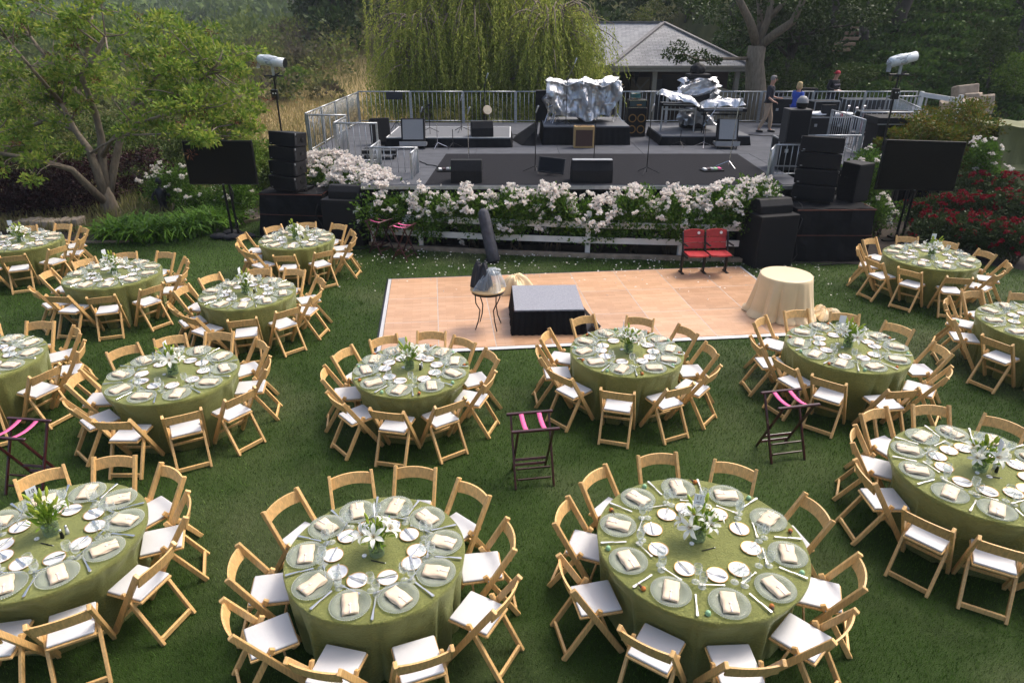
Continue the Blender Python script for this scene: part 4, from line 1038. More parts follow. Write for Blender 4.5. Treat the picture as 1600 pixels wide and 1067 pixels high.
def lamp_stand(lab, x, y, zt, yaw, pitch):
    t = thing('lamp_stand', lab, 'lamp', (x, y, 0))
    ob('pole', MB().tube([(0, 0, 0), (0, 0, 1.8)], .035, 10).tube([(0, 0, 1.8), (0, 0, zt - .35)], .024, 10), M_blackmetal, t)
    for k in range(3):
        a = 2 * PI * k / 3 + .4; ob('leg', MB().tube([(0, 0, .75), (.6 * math.cos(a), .6 * math.sin(a), .015)], .018, 8), M_blackmetal, t)
    ob('crossbar', MB().tube([(-.25, 0, zt - .36), (.25, 0, zt - .36)], .022, 8).tube([(-.12, 0, zt - .42), (.18, 0, zt - .28)], .018, 8), M_blackmetal, t)
    ob('yoke', MB().box((.0, 0, zt - .2), (.06, .05, .3)), M_steel, t)
    f = ob('lamp_body', MB().tube([(-.36, 0, 0), (-.3, 0, 0), (.1, 0, 0), (.16, 0, 0), (.36, 0, 0)], [.1, .13, .135, .12, .12], 18).mesh('lamp_body', True), mat('lamp in white film', (.62, .66, .68), .25, var=.12, scale=9, bump=.5, bscale=12), t, (0, 0, zt), (0, pitch, yaw))
    ob('lens', MB().tube([(.355, 0, 0), (.375, 0, 0)], .118, 18), M_blackmetal, f); ob('film', crumple(3, .3, 31, .35, (1.3, .5, .5)), M_film, f, (-.05, 0, .01))
    ob('tail', MB().box((-.36, 0, -.12), (.03, .14, .2), (0, .2, 0)), M_film, f)
    b = ob('dimmer_box', MB().box((-.02, -.06, zt - .82), (.17, .12, .26)).mesh('dimmer_box', bevel=.01), M_blackmetal, t)
    ob('cable', MB().tube([(.02, -.05, zt - .7), (.06, -.04, zt - .5), (.04, 0, zt - .3)], .009, 6), M_rubber, t); ob('plug', MB().box((-.04, -.122, zt - .78), (.03, .006, .03)).box((.03, -.122, zt - .78), (.03, .006, .03)), M_white, b)
lamp_stand('tall lamp stand with film-wrapped spotlight behind the left speakers', -6.28, 19.0, 4.06, R(-8), R(7))
lamp_stand('tall lamp stand with film-wrapped spotlight behind the right television', 9.92, 18.5, 4.12, R(10), R(-12))
# ------------------------------------------------------------------ stage
def D(x, y, up=0.0): return G(x, y, DZ + up)
M_deck = mat('grey painted deck', (.088, .092, .104), .85, spec=.12, var=.16, scale=2.5, bump=.1, bscale=40, rnd=.06)
M_carpet = mat('charcoal stage carpet', (.019, .019, .022), .95, var=.25, scale=40, bump=.4, bscale=160, spec=.08)
stage = thing('stage', 'grey-decked outdoor stage with black skirt behind the rose hedge', 'stage', (0, 16.0, 0))
RECTS = [(-3.6, 16.0, 7.0, 20.34), (7.0, 18.3, 10.1, 20.34), (-6.05, 20.34, 16.3, 27.6), (-4.85, 18.75, -3.6, 20.34)]
for (x0, y0, x1, y1) in RECTS:
    nx_ = max(1, round((x1 - x0) / 2.44)); ny_ = max(1, round((y1 - y0) / 1.22))
    a, b = (x1 - x0) / nx_, (y1 - y0) / ny_
    me_ = MB().box((0, 0, -.05), (a - .008, b - .008, .1)).mesh('deck_panel', bevel=.003); me_.materials.append(M_deck)
    for i in range(nx_):
        for j in range(ny_): ob('deck_panel', me_, parent=stage, loc=(x0 + (i + .5) * a, y0 + (j + .5) * b - 16.0, DZ + random.uniform(-.002, .002)))
def skirt_line(pts, z0=-.3, z1=DZ - .012):
    mb = MB()
    for (ax, ay), (bx, by) in zip(pts[:-1], pts[1:]):
        L_ = math.hypot(bx - ax, by - ay); n = max(4, int(L_ / .07)); nx_, ny_ = (by - ay) / L_, -(bx - ax) / L_; vs = []; fs = []
        for i in range(n + 1):
            q = i / n; o = .018 * (i % 2) + .012 * math.sin(i * .9)
            for z in (z1, z0): vs.append((ax + (bx - ax) * q + nx_ * o, ay + (by - ay) * q - 16 + ny_ * o, z))
        for i in range(n): fs.append((i * 2, i * 2 + 1, i * 2 + 3, i * 2 + 2))
        mb.add(vs, fs)
    return mb
ob('skirt', skirt_line([(-6.02, 27.6), (-6.02, 20.37), (-4.82, 20.37), (-4.82, 18.78), (-3.57, 18.78), (-3.57, 16.06), (6.97, 16.06), (6.97, 18.33), (10.07, 18.33), (10.07, 20.4), (16.27, 20.4), (16.27, 27.6), (-6.02, 27.58)]), M_blackcloth, stage)
ob('front_beam', MB().box((1.7, -.02, DZ - .06), (10.55, .03, .08)), M_steel, stage)
C4 = [D(697, 241), D(660, 296), D(1235, 296), D(1152, 241)]
ob('stage_carpet', MB().prism([(x, max(y, 16.03)) for x, y in C4], DZ + .004, DZ + .01), M_carpet, label='charcoal carpet laid over the downstage deck', cat='carpet')

RM = {}
def rail_panel(p0, p1, z0, h, lab, group='steel guard rails round the stage', gap=.165):
    p0, p1 = Vector((p0[0], p0[1])), Vector((p1[0], p1[1])); L_ = (p1 - p0).length
    if L_ < .15: return
    ang = math.atan2(p1.y - p0.y, p1.x - p0.x)
    t = thing('guard_rail', lab, 'railing', (p0.x, p0.y, z0), ang, group)
    ob('top_rail', MB().tube([(0, 0, h), (L_, 0, h)], .022, 8).mesh('top_rail', True), M_steel, t)
    ob('bottom_rail', MB().tube([(0, 0, .08), (L_, 0, .08)], .016, 8).mesh('bottom_rail', True), M_steel, t)
    k = ('p', round(h, 2))
    if k not in RM:
        RM[k] = MB().box((0, 0, h / 2), (.05, .05, h - .02)).mesh('post'); RM[k].materials.append(M_steel)
        RM['b', round(h, 2)] = MB().tube([(0, 0, .08), (0, 0, h)], .0095, 6).mesh('baluster', True); RM['b', round(h, 2)].materials.append(M_steel)
    for x in (.026, L_ - .026): ob('post', RM[k], parent=t, loc=(x, 0, 0))
    n = max(2, round(L_ / gap))
    for i in range(1, n): ob('baluster', RM['b', round(h, 2)], parent=t, loc=(L_ * i / n, 0, 0))
def rail_run(a, b, z0, h, lab, seg=1.9, **k):
    a, b = Vector(a), Vector(b); n = max(1, round((b - a).length / seg))
    for i in range(n): rail_panel(a.lerp(b, i / n), a.lerp(b, (i + 1) / n), z0, h, lab, **k)
rail_run((-5.95, 27.45), (4.2, 27.45), DZ, 1.15, 'steel guard rail along the stage back before the willow')
rail_run((4.2, 27.45), (9.6, 27.45), DZ, 1.15, 'steel guard rail along the stage back before the pavilion')
rail_run((9.6, 27.45), (15.6, 27.45), DZ, 1.15, 'steel guard rail along the stage back before the ivy bank')
rail_run((-5.95, 27.4), (-6.0, 20.45), DZ, 1.12, 'steel guard rail on the stage side facing the dry slope')
rail_panel((-5.95, 20.4), (-4.8, 20.4), DZ, 1.08, 'short steel guard rail at the stage side step')
rail_panel((-4.8, 20.35), (-4.8, 18.85), DZ, 1.05, 'steel guard rail beside the white rose bushes')
rail_panel((-4.78, 18.82), (-3.62, 18.82), DZ, 1.05, 'steel guard rail above the white rose bushes')
LZ = 1.36
ob('stage_landing', MB().box((-2.8, 17.15, LZ - .06), (1.5, 1.1, .1)).mesh('landing', bevel=.004), M_deck, label='grey landing at the stage corner by the rose bushes', cat='platform')
z_ = LZ + .74
rail_panel(G(593, 220, z_), G(578, 231, z_), LZ, .74, 'low steel rail on the landing\'s outer side')
rail_panel(G(578, 231, z_), G(652, 231, z_), LZ, .74, 'low steel rail across the stage landing')
rail_panel(G(652, 231, z_), (G(652, 231, z_)[0] - .06, 16.65), LZ, .74, 'low steel rail along the landing\'s inner side')
z_ = DZ + .78
rail_panel(G(1212, 227, z_), G(1258, 226, z_), DZ, .78, 'low steel rail beside the stage-right flight case')
rail_panel(G(1212, 227, z_), (6.05, 16.1), DZ, .78, 'low steel rail at the stage front beside the hedge end')
rail_panel((8.05, 18.45), G(1346, 212, z_), DZ, .78, 'low steel rail behind the right line array')
z_ = DZ + 1.0
rail_panel(G(1300, 172, z_), G(1353, 188, z_), DZ, 1.0, 'steel rail sloping away beside the mixing desk')
rail_panel(G(1385, 151, z_), G(1450, 151, z_), DZ, 1.0, 'steel rail before the red equipment box')
rail_panel(G(1400, 152, z_), G(1444, 172, z_), DZ, 1.0, 'steel rail above the bronze-tipped bush')
rail_panel(G(1345, 176, z_), G(1440, 176, z_), DZ, 1.0, 'steel rail between mixing desk and bronze-tipped bush')

# ------------------------------------------------------------------ backline
def deckbox(name, lab, cat, px, py, w_, d_, h_, m, up=0.0, rz=0, bev=.012, group=None):
    x, y = D(px, py, up)
    t = thing(name, lab, cat, (x, y + d_ / 2, DZ + up + (.012 if y < 20 and -2.4 < x < 7 else 0.003)), rz, group)
    return t, ob('cabinet', MB().box((0, 0, h_ / 2), (w_, d_, h_)).mesh('cabinet', bevel=bev), m, t)
M_greygrille = mat('silver grey grille cloth', (.26, .265, .27), .8, var=.12, scale=150)
M_tweed = mat('tweed covering', (.42, .27, .11), .8, var=.2, scale=160); M_oxblood = mat('brown grille cloth', (.07, .035, .025), .85, var=.3, scale=150)
M_whitetape = mat('white edge tape', (.68, .68, .68), .6)
M_alucase = mat('flight case aluminium', (.45, .46, .48), .35, .7, var=.1)
def plat(name, lab, px0, px1, pyf, up, depth, edge):
    x0, y0 = D(px0, pyf, up); x1, _ = D(px1, pyf, up)
    w_ = x1 - x0; t = thing(name, lab, 'platform', ((x0 + x1) / 2, y0 + depth / 2, DZ))
    ob('deck', MB().box((0, 0, up - .03), (w_, depth, .05)).mesh('deck', bevel=.004), mat('riser carpet', (.13, .135, .145), .9, var=.15, scale=60), t)
    ob('skirt', skirt_mesh(w_ + .01, depth + .01, up - .05, 8, .05, 60), M_blackcloth, t)
    if edge:
        e = MB()
        for a, b in (((-1, -1), (1, -1)), ((1, -1), (1, 1)), ((1, 1), (-1, 1)), ((-1, 1), (-1, -1))): e.bar((a[0] * w_ / 2, a[1] * depth / 2, up - .004), (b[0] * w_ / 2, b[1] * depth / 2, up - .004), .035, .014)
        ob('edge_tape', e, M_whitetape, t)
    return t, w_
r1, _ = plat('band_riser', 'low black-skirted riser with white edging before the willow', 604, 797, 215, .3, 2.5, True)
r2, _ = plat('drum_riser', 'black-skirted drum riser under the silver tarp', 850, 984, 197, .58, 2.4, False)
r3, _ = plat('keyboard_riser', 'low black-skirted riser carrying the keyboards', 1034, 1172, 212, .3, 2.3, False)
ob('drape', MB().add([(-1.55, -1.25, .5), (-1.45, .8, .52), (-2.2, .9, .02), (-2.35, -.2, .01), (-2.05, -1.35, .01), (-1.6, -1.45, .01), (-1.85, -.3, .4), (-1.75, -1.1, .3)], [(0, 6, 1), (1, 6, 2), (2, 6, 3), (3, 6, 4), (4, 6, 7), (7, 6, 0), (0, 5, 7), (5, 4, 7)]), M_blackcloth, r2)

def tarp(name, lab, px0, px1, py0, py1, Y, depth, seed, amp=.10, taper=.12, cat='cover', ny=None):
    x0, z1 = Q(px0, py0, Y); x1, z0 = Q(px1, py1, Y); w_, h_ = x1 - x0, z1 - z0
    bm = bmesh.new(); bmesh.ops.create_cube(bm, size=1); bmesh.ops.subdivide_edges(bm, edges=bm.edges[:], cuts=25, use_grid_fill=True)
    rg = np.random.default_rng(seed); K = rg.normal(0, 1, (6, 3)) * np.array((3.2, 1.5, 2.2)); ph = rg.uniform(0, 6, 6)
    for v in bm.verts:
        p = np.array(v.co); f = sum((1 - 2 * abs(math.sin(float(p @ K[i]) * (1 + .45 * i) + ph[i]))) * .62 ** i for i in range(6)) * amp * .8
        z = p[2]; nrm = np.array([(abs(p[0]) > .49) * np.sign(p[0]), (abs(p[1]) > .49) * np.sign(p[1]), (z > .49) * .45])
        q = p * np.array((w_, depth, h_)); q[0] *= 1 - taper * (.5 - z); q += nrm * f
        q[2] += (.5 - z) * (.16 * h_ * abs(math.sin(p[0] * 4.2 + seed)) + .03 * math.sin(p[0] * 17 + seed))
        v.co = Vector(q)
    me = bpy.data.meshes.new('tarp'); bm.to_mesh(me); bm.free()
    return ob(name, me, M_foil, loc=((x0 + x1) / 2, Y + depth / 2, (z0 + z1) / 2), label=lab, cat=cat)
YD = D(912, 197, .58)[1]
kit = thing('drum_kit', 'drum kit with chrome hardware mostly under the silver tarp', 'drums', (Q(912, 190, YD + 1)[0], YD + 1.1, DZ + .58))
for x, y, r_, z, h_ in ((.0, -.1, .28, .0, .0), (-.75, -.1, .2, .35, .35), (.8, .1, .22, .2, .4), (.3, .3, .17, .55, .12)):
    if h_ == 0: ob('bass_drum', MB().tube([(0, -.25, .3), (0, .25, .3)], .28, 24), mat('black drum shell', (.015, .015, .02), .25), kit)
    else: ob('drum', MB().lathe([(.001, z), (r_, z), (r_, z + h_), (.001, z + h_)], 20, (x, y, 0)), mat('black drum shell', (.015, .015, .02), .25), kit)
for k, (x, y, h_) in enumerate(((-1.0, -.25, .95), (-1.15, .05, .9), (-.95, -.45, .8), (-1.2, -.35, .6), (1.05, -.1, 1.15))):
    hw = MB().tube([(x, y, .02), (x + .02, y, h_)], .014, 8).tube([(x, y, h_ * .8), (x + .2, y - .1, h_ * .95)], .01, 6)
    for a in range(3): hw.tube([(x, y, .28), (x + .22 * math.cos(a * 2.1), y + .22 * math.sin(a * 2.1), .01)], .01, 6)
    ob('stand', hw, M_chrome, kit)
ob('cymbal', MB().lathe([(.2, 0), (.05, .02), (.001, .03)], 20), mat('brass', (.6, .42, .15), .25, 1), kit, (1.02, -.1, 1.17), (.08, .1, 0))
ob('side_fill', MB().box((-1.36, .5, .45), (.4, .4, .95)).mesh('b', bevel=.01), M_black, kit)
tarp('silver_tarp', 'crumpled silver tarp draped over the drum kit', 858, 968, 128, 191, YD + .35, 1.5, 3, .2, .16)
# amps
t, c = deckbox('guitar_amp', 'tweed guitar amplifier with brown grille before the drum riser', 'amplifier', 912, 232, .62, .3, .64, M_tweed)
ob('grille', MB().box((0, -.153, .3), (.52, .01, .48)), M_oxblood, t); ob('control_panel', MB().box((0, -.06, .645), (.5, .08, .012)), M_brown, t); ob('handle', MB().tube([(-.12, 0, .645), (-.1, 0, .67), (.1, 0, .67), (.12, 0, .645)], .009, 6), M_brown, t)
for x in (-.24, .24): ob('foot', MB().lathe([(.001, -.012), (.02, -.012), (.02, .003), (.001, .003)], 8, (x, 0, 0)), M_rubber, t)
t, c = deckbox('bass_cabinet', 'black bass cabinet with four gold-rimmed cones beside drum riser', 'amplifier', 993, 214, .64, .45, .92, M_black)
for x in (-.15, .15):
    for z in (.24, .6): ob('speaker_cone', MB().tube([(x, -.23, z), (x, -.236, z)], .12, 20), M_grille, t); ob('cone_ring', MB().lathe([(.1, 0), (.135, 0), (.135, .012), (.1, .012)], 22), mat('amber cone ring', (.3, .16, .04), .4, .4), t, (x, -.226, z), (R(90), 0, 0))
x, y = D(993, 214)
t = thing('amplifier_head', 'black amplifier head with silver trim on the bass cabinet', 'amplifier', (x, y + .225, DZ + .926))
ob('case', MB().box((0, 0, .13), (.62, .4, .26)).mesh('case', bevel=.015), M_black, t); ob('front_panel', MB().box((0, -.203, .13), (.54, .008, .16)), mat('dark teal panel', (.02, .05, .055), .4), t); ob('logo_bar', MB().box((.05, -.209, .1), (.16, .006, .04)), mat('amber lettering', (.5, .22, .04), .4), t); ob('trim', MB().box((0, -.204, .02), (.6, .01, .015)).box((0, -.204, .245), (.6, .01, .015)), M_chrome, t)
t = thing('snare_drum', 'small teal drum standing on the bass amplifier head', 'drum', (x - .05, y + .3, DZ + 1.19))
ob('shell', MB().lathe([(.001, .04), (.17, .04), (.17, .19), (.001, .19)], 22), mat('teal shell', (.02, .1, .1), .3), t); ob('hoop', MB().lathe([(.168, .18), (.178, .18), (.178, .2), (.168, .2)], 22).lathe([(.168, .03), (.178, .03), (.178, .05), (.168, .05)], 22), M_chrome, t); ob('foot', MB().lathe([(.1, 0), (.1, .04)], 10), M_blackmetal, t)
def dolly_amp(lab, px, py, rz, lean, face, w_=.72, h_=.66, dolly=True):
    x, y = D(px, py); t = thing('stage_amp', lab, 'amplifier', (x, y + .3, DZ + .003), rz)
    z0 = .2 if dolly else .02
    c = ob('cabinet', MB().box((0, 0, h_ / 2), (w_, .28, h_)).mesh('cabinet', bevel=.012), M_black, t, (0, 0, z0), (lean, 0, 0))
    ob('grille', MB().box((.0, -.144, h_ / 2), (w_ - .1, .01, h_ - .08)), face, c)
    if dolly:
        ob('tray', MB().box((0, 0, .13), (w_ + .1, .55, .08)).mesh('tray', bevel=.01), M_alucase, t); ob('lip', MB().box((0, -.26, .2), (w_ + .1, .03, .06)), M_alucase, t)
        for a in (-1, 1):
            for b in (-1, 1): ob('castor', MB().tube([(a * w_ * .45 - .015, b * .2, .045), (a * w_ * .45 + .015, b * .2, .045)], .045, 10), M_rubber, t)
    return t
dolly_amp('grey-grilled amplifier leaning back on a dolly before band riser', 645, 234, R(2), R(-14), M_greygrille)
dolly_amp('grey-grilled amplifier leaning back on a dolly before keyboard riser', 1138, 234, R(-6), R(-16), M_greygrille, .62)
dolly_amp('tall black cabinet leaning back beside the guard rail', 594, 229, R(20), R(-16), M_grille, .6, .78, False)
t = thing('stage_trolley', 'low silver-edged trolley beside the rose bushes on stage', 'trolley', (D(592, 250)[0], D(592, 250)[1] + .3, DZ))
ob('tray', MB().box((0, 0, .2), (.95, .5, .12)).mesh('tray', bevel=.01), M_black, t)
for s in (-1, 1): ob('edge', MB().box((0, s * .255, .26), (.97, .02, .02)).box((0, s * .255, .14), (.97, .02, .02)), M_alucase, t)
for a in (-.4, .4):
    for b in (-.18, .18): ob('castor', MB().tube([(a - .02, b, .07), (a + .02, b, .07)], .068, 10), M_rubber, t)
# monitors
for px, py, lab, rz, w_ in ((728, 290, 'black wedge monitor at stage front by the rose hedge\'s left half', 0, .74), (926, 289, 'black wedge monitor with pale top edge at stage front centre', 0, .98), (1232, 262, 'x', 0, 0)):
    if w_: 
        x, y = D(px, py); y = max(y, 16.15)
        t = wedge('wedge_monitor', lab, (x, y + .25), DZ + .0105, rz, w_, .52, .48, 'wedge monitors on stage')
        if px == 926: ob('top_edge', MB().box((0, -.1, .525), (w_ - .04, .2, .014)), mat('worn grey edge', (.3, .31, .33), .5), t)
x, y = D(752, 216, .3); wedge('wedge_monitor', 'black wedge monitor standing on the band riser', (x, y + .45), DZ + .3, R(8), .68, .46, .5, 'wedge monitors on stage')
x, y = D(862, 277); y = max(y, 16.2)
t = thing('prompter_screen', 'tilted black screen lying at stage front beside centre wedge', 'screen', (x, y + .2, DZ + .011), R(-8))
b = ob('bezel', MB().box((0, 0, 0), (.66, .05, .4)).mesh('bezel', bevel=.008), M_blackmetal, t, (0, 0, .24), (R(-28), R(5), 0)); ob('screen', MB().box((0, -.028, 0), (.6, .005, .34)), M_screen, b); ob('prop', MB().bar((0, .02, .2), (0, .25, .01), .1, .02), M_blackmetal, t)

def mic_stand(px, py, up, h, lab, boom=None, chrome=False, mic=True, round_base=False, lean=0):
    x, y = D(px, py, up); m_ = M_chrome if chrome else M_blackmetal
    t = thing('microphone_stand', lab, 'mic stand', (x, y, DZ + up + (.011 if up == 0 else .002)), random.uniform(0, 1), 'microphone stands on stage')
    ob('pole', MB().tube([(0, 0, .03), (lean, 0, h)], .0115, 8), m_, t)
    if round_base: ob('base', MB().lathe([(.001, 0), (.14, 0), (.14, .015), (.03, .035), (.001, .04)], 18), M_blackmetal, t)
    else:
        for k in range(3): a = k * 2.094; ob('leg', MB().tube([(0, 0, .16), (.32 * math.cos(a), .32 * math.sin(a), .012)], .01, 6), m_, t)
    e = (lean, 0, h)
    if boom:
        e = (lean + boom[0], boom[1], h + boom[2]); ob('boom', MB().tube([(lean - boom[0] * .35, -boom[1] * .35, h - boom[2] * .35), e], .009, 6), m_, t)
        ob('clutch', MB().box((lean, 0, h), (.04, .04, .05)), M_blackmetal, t)
    if mic: ob('microphone', MB().tube([(e[0], e[1], e[2]), (e[0] + .03, e[1] - .03, e[2] + .12)], [.014, .022], 10).tube([(e[0] + .03, e[1] - .03, e[2] + .12), (e[0] + .036, e[1] - .036, e[2] + .145), (e[0] + .045, e[1] - .045, e[2] + .175)], [.022, .027, .014], 10), M_steel, t)
mic_stand(836, 270, 0, 1.45, 'black straight microphone stand left of the prompter screen')
mic_stand(733, 262, 0, 1.35, 'chrome straight microphone stand behind the left wedge monitor', chrome=True)
mic_stand(927, 268, 0, 1.25, 'black straight microphone stand behind the centre wedge', round_base=True)
mic_stand(1010, 272, 0, 1.5, 'black tripod microphone stand alone on the open carpet')
mic_stand(1138, 262, 0, 1.55, 'chrome microphone stand before the right leaning amplifier', chrome=True, lean=.12)
mic_stand(1099, 231, 0, .75, 'low chrome boom stand before the keyboard riser', boom=(.25, 0, .35), chrome=True)
mic_stand(884, 196, .58, 1.35, 'tall black boom stand rising over the silver tarp', boom=(.55, .1, .42))
mic_stand(672, 208, .3, .85, 'black boom stand at the left end of the band riser', boom=(-.3, 0, -.2))
mic_stand(684, 232, 0, .7, 'low chrome tripod stand before the band riser', chrome=True, mic=False)
mic_stand(708, 232, 0, .55, 'low black tripod stand before the band riser', mic=False)
mic_stand(721, 206, .3, .95, 'slim black straight stand midway along the band riser')
mic_stand(758, 200, .3, 1.35, 'tall stand with angled microphone behind the cream-headed hand drum', boom=(.08, 0, .2))
mic_stand(1062, 230, 0, .5, 'short stand beside the keyboard riser\'s left front', mic=False)
x, y = D(761, 200, .3)
t = thing('hand_drum', 'round cream-headed hand drum on a stand on band riser', 'drum', (x, y, DZ + .302))
ob('stand', MB().tube([(0, 0, .0), (0, 0, .38)], .015, 8).tube([(-.2, 0, .01), (0, 0, .15), (.2, 0, .01)], .01, 6), M_blackmetal, t); ob('shell', MB().lathe([(.15, 0), (.15, .09)], 22), mat('drum wood', (.3, .15, .06), .4), t, (0, .05, .55), (R(70), 0, R(20))); ob('drum_head', MB().lathe([(.001, .095), (.145, .093), (.152, .085)], 22), mat('calf skin', (.62, .52, .38), .7), t, (0, .05, .55), (R(70), 0, R(20)))
x, y = D(620, 205)
t = thing('music_stand', 'black music stand with wide desk before the willow', 'music stand', (x, y, DZ + .003))
ob('pole', MB().tube([(0, 0, .25), (0, 0, 1.12)], .013, 8), M_blackmetal, t); ob('desk', MB().box((0, 0, 1.2), (.58, .02, .26), (R(-12), 0, 0)).box((0, -.04, 1.08), (.58, .06, .015)), M_blackmetal, t)
for k in range(3): a = k * 2.094 + .5; ob('leg', MB().tube([(0, 0, .32), (.28 * math.cos(a), .28 * math.sin(a), .01)], .011, 6), M_blackmetal, t)
ob('clip_lamp', MB().tube([(0, 0, 1.33), (.02, 0, 1.42)], .02, 8), M_blackmetal, t)
# pedals and cables
for px, py, lab in ((700, 268, 'pedal board with cables beside the left wedge monitor'), (1112, 268, 'pedal board with cables near the stage-right chrome stand')):
    x, y = D(px, py); t = thing('pedal_board', lab, 'pedals', (x, y, DZ + .011), .2)
    ob('board', MB().box((0, 0, .02), (.55, .28, .035)), M_blackmetal, t)
    for k in range(5): ob('pedal', MB().box((-.2 + k * .1, 0, .057), (.075, .13, .04), (.1, 0, 0)), (M_white, M_maroon, M_alucase, M_jade, M_pink)[k], t)
def cable(pts, lab):
    P = [Vector((*D(*p), DZ + .02)) for p in pts]; Z = []
    for i in range(len(P) - 1):
        for q in range(5): Z.append(P[i].lerp(P[i + 1], q / 5) + Vector((.05 * math.sin(i * 3 + q), .04 * math.cos(q * 1.7 + i), 0)))
    ob('cable', MB().tube(Z + [P[-1]], .013, 6).mesh('cable', True), M_rubber, label=lab, cat='cable')
cable([(650, 252), (665, 257), (685, 262), (708, 270)], 'black cable running from the landing to the left wedge')
cable([(798, 211), (815, 212), (832, 211)], 'black cable running between band riser and drum riser')
cable([(985, 211), (1010, 211), (1034, 212)], 'black cable running between bass cabinet and keyboard riser')
cable([(1160, 211), (1185, 213), (1210, 214), (1225, 214)], 'black cable running from keyboard riser past the people')

# keyboards
def keyboard(lab, px, py, w_, h_, rz, Yo, table=False, silver=True):
    x, y = D(px, py, .3); y += Yo
    t = thing('keyboard', lab, 'keyboard', (x, y, DZ + .302), rz)
    b = ob('body', MB().box((0, 0, h_), (w_, .38, .11)).mesh('body', bevel=.01), M_black, t); ob('key_bed', MB().box((0, -.1, h_ + .058), (w_ - .12, .14, .012)), M_china, b); ob('front_label', MB().box((0, -.193, h_ + .01), (w_ * .8, .006, .03)), M_alucase, b)
    lg = MB(); m_ = M_alucase if table else M_blackmetal
    for s in (-1, 1):
        if table:
            for u in (-.15, .15): ob('leg', MB().bar((s * w_ * .42, u, .0), (s * w_ * .42, u, h_ - .06), .04, .04), m_, t)
        else:
            ob('leg', MB().bar((s * w_ * .35, .15, .0), (s * w_ * .35, -.12, h_ - .06), .04, .03, (0, 1, 0)), m_, t); ob('leg', MB().bar((s * w_ * .35, -.15, .0), (s * w_ * .35, .12, h_ - .06), .04, .03, (0, 1, 0)), m_, t)
    ob('stretcher', MB().bar((-w_ * .42, 0, h_ * .8), (w_ * .42, 0, h_ * .8), .04, .05), m_, t)
    return x, y
keyboard('black keyboard on silver frame under foil on keyboard riser', 1063, 208, 1.25, .82, R(-14), .5, True)
keyboard('black stage piano on trestle legs under foil on keyboard riser', 1130, 212, 1.5, .72, R(-2), .5)
YK = D(1100, 212, .3)[1]
def cover_sheet(name, lab, px0, px1, py, Y, d_, seed, slope=0):
    x0, z = Q(px0, py, Y); x1, _ = Q(px1, py, Y); n, m_ = 22, 12; rg = np.random.default_rng(seed); V = []; F = []
    for i in range(n + 1):
        for j in range(m_ + 1):
            u, v = i / n, j / m_; e = max(abs(u - .5) * 2, abs(v - .5) * 2)
            V.append(((u - .5) * (x1 - x0), (v - .5) * d_, .1 - .16 * max(0, e - .75) / .25 + .05 * abs(math.sin(u * 9 + seed + v * 3)) + .04 * abs(math.sin(v * 7 + u * 5 + seed * 2)) + slope * (u - .5)))
    for i in range(n):
        for j in range(m_): a = i * (m_ + 1) + j; F.append((a, a + m_ + 1, a + m_ + 2, a + 1))
    k = len(V); V += [(p[0], p[1], p[2] - .012) for p in V]; F += [tuple(q + k for q in f[::-1]) for f in F]
    ob(name, MB().add(V, F).mesh('sheet'), M_foil, loc=((x0 + x1) / 2, Y + d_ / 2, z), label=lab, cat='cover')
cover_sheet('foil_cover', 'silver foil peaked over the left keyboard', 1032, 1095, 157, YK + .45, .8, 4, -.3)
cover_sheet('foil_cover', 'silver foil laid over the right stage piano', 1096, 1166, 166, YK + .42, .6, 9, .05)
tarp('foil_cover', 'silver foil over the tall rack behind the keyboards', 1070, 1118, 124, 163, YK + 1.5, .6, 6, .12, -.25)
tarp('foil_bundle', 'crumpled silver foil bundle under the keyboards', 1066, 1120, 171, 198, YK + 1.2, .6, 8, .14, .2)
x0_, z0_ = Q(1090, 124, YK + 1.85)
t = thing('rack_case', 'black lidded case perched on the foil-covered rack', 'case', (x0_, YK + 1.85, z0_ + .02))
ob('tray', MB().box((0, 0, .08), (.72, .5, .14)).mesh('tray', bevel=.02), M_black, t); ob('lid', crumple(3, .26, 44, .25, (1, .8, .8)), M_black, t, (-.02, 0, .28))
rk = thing('rack', 'black equipment rack mostly hidden under silver foil', 'rack', (x0_, YK + 1.85, DZ + .302)); ob('cabinet', MB().box((0, 0, .55), (.8, .5, 1.1)), M_black, rk)

# ------------------------------------------------------------------ stage-right gear
def flight_case(lab, px, py, w_, d_, h_, rz=0, up=0, lidded=True, body=None, castors=True):
    x, y = D(px, py, up); t = thing('flight_case', lab, 'flight case', (x, y + d_ / 2, DZ + up + .003), rz, 'flight cases on stage')
    z0 = .1 if castors else 0
    ob('body', MB().box((0, 0, z0 + (h_ - z0) / 2), (w_, d_, h_ - z0)).mesh('body', bevel=.006), body or M_black, t)
    e = MB()
    for a in (-1, 1):
        for b in (-1, 1):
            e.box((a * w_ / 2, b * d_ / 2, z0 + (h_ - z0) / 2), (.035, .035, h_ - z0 + .006))
            e.box((0, b * d_ / 2, (z0 if a < 0 else h_)), (w_ + .006, .034, .034)); e.box((b * w_ / 2, 0, (z0 if a < 0 else h_)), (.034, d_ + .006, .034))
    ob('edge_profile', e, M_alucase, t)
    for a in (-.25, .25): ob('latch', MB().box((a * w_, -d_ / 2 - .006, h_ * .62), (.09, .01, .09)), M_alucase, t)
    if castors:
        for a in (-1, 1):
            for b in (-1, 1): ob('castor', MB().tube([(a * w_ * .38 - .015, b * d_ * .36, .05), (a * w_ * .38 + .015, b * d_ * .36, .05)], .048, 10), M_rubber, t)
    return t
flight_case('black flight case with silver edges between the man and woman', 1222, 199, .95, .6, 1.0, R(-8))
flight_case('black flight case below the upright speaker at stage side', 1238, 266, .85, .6, .78, R(-4))
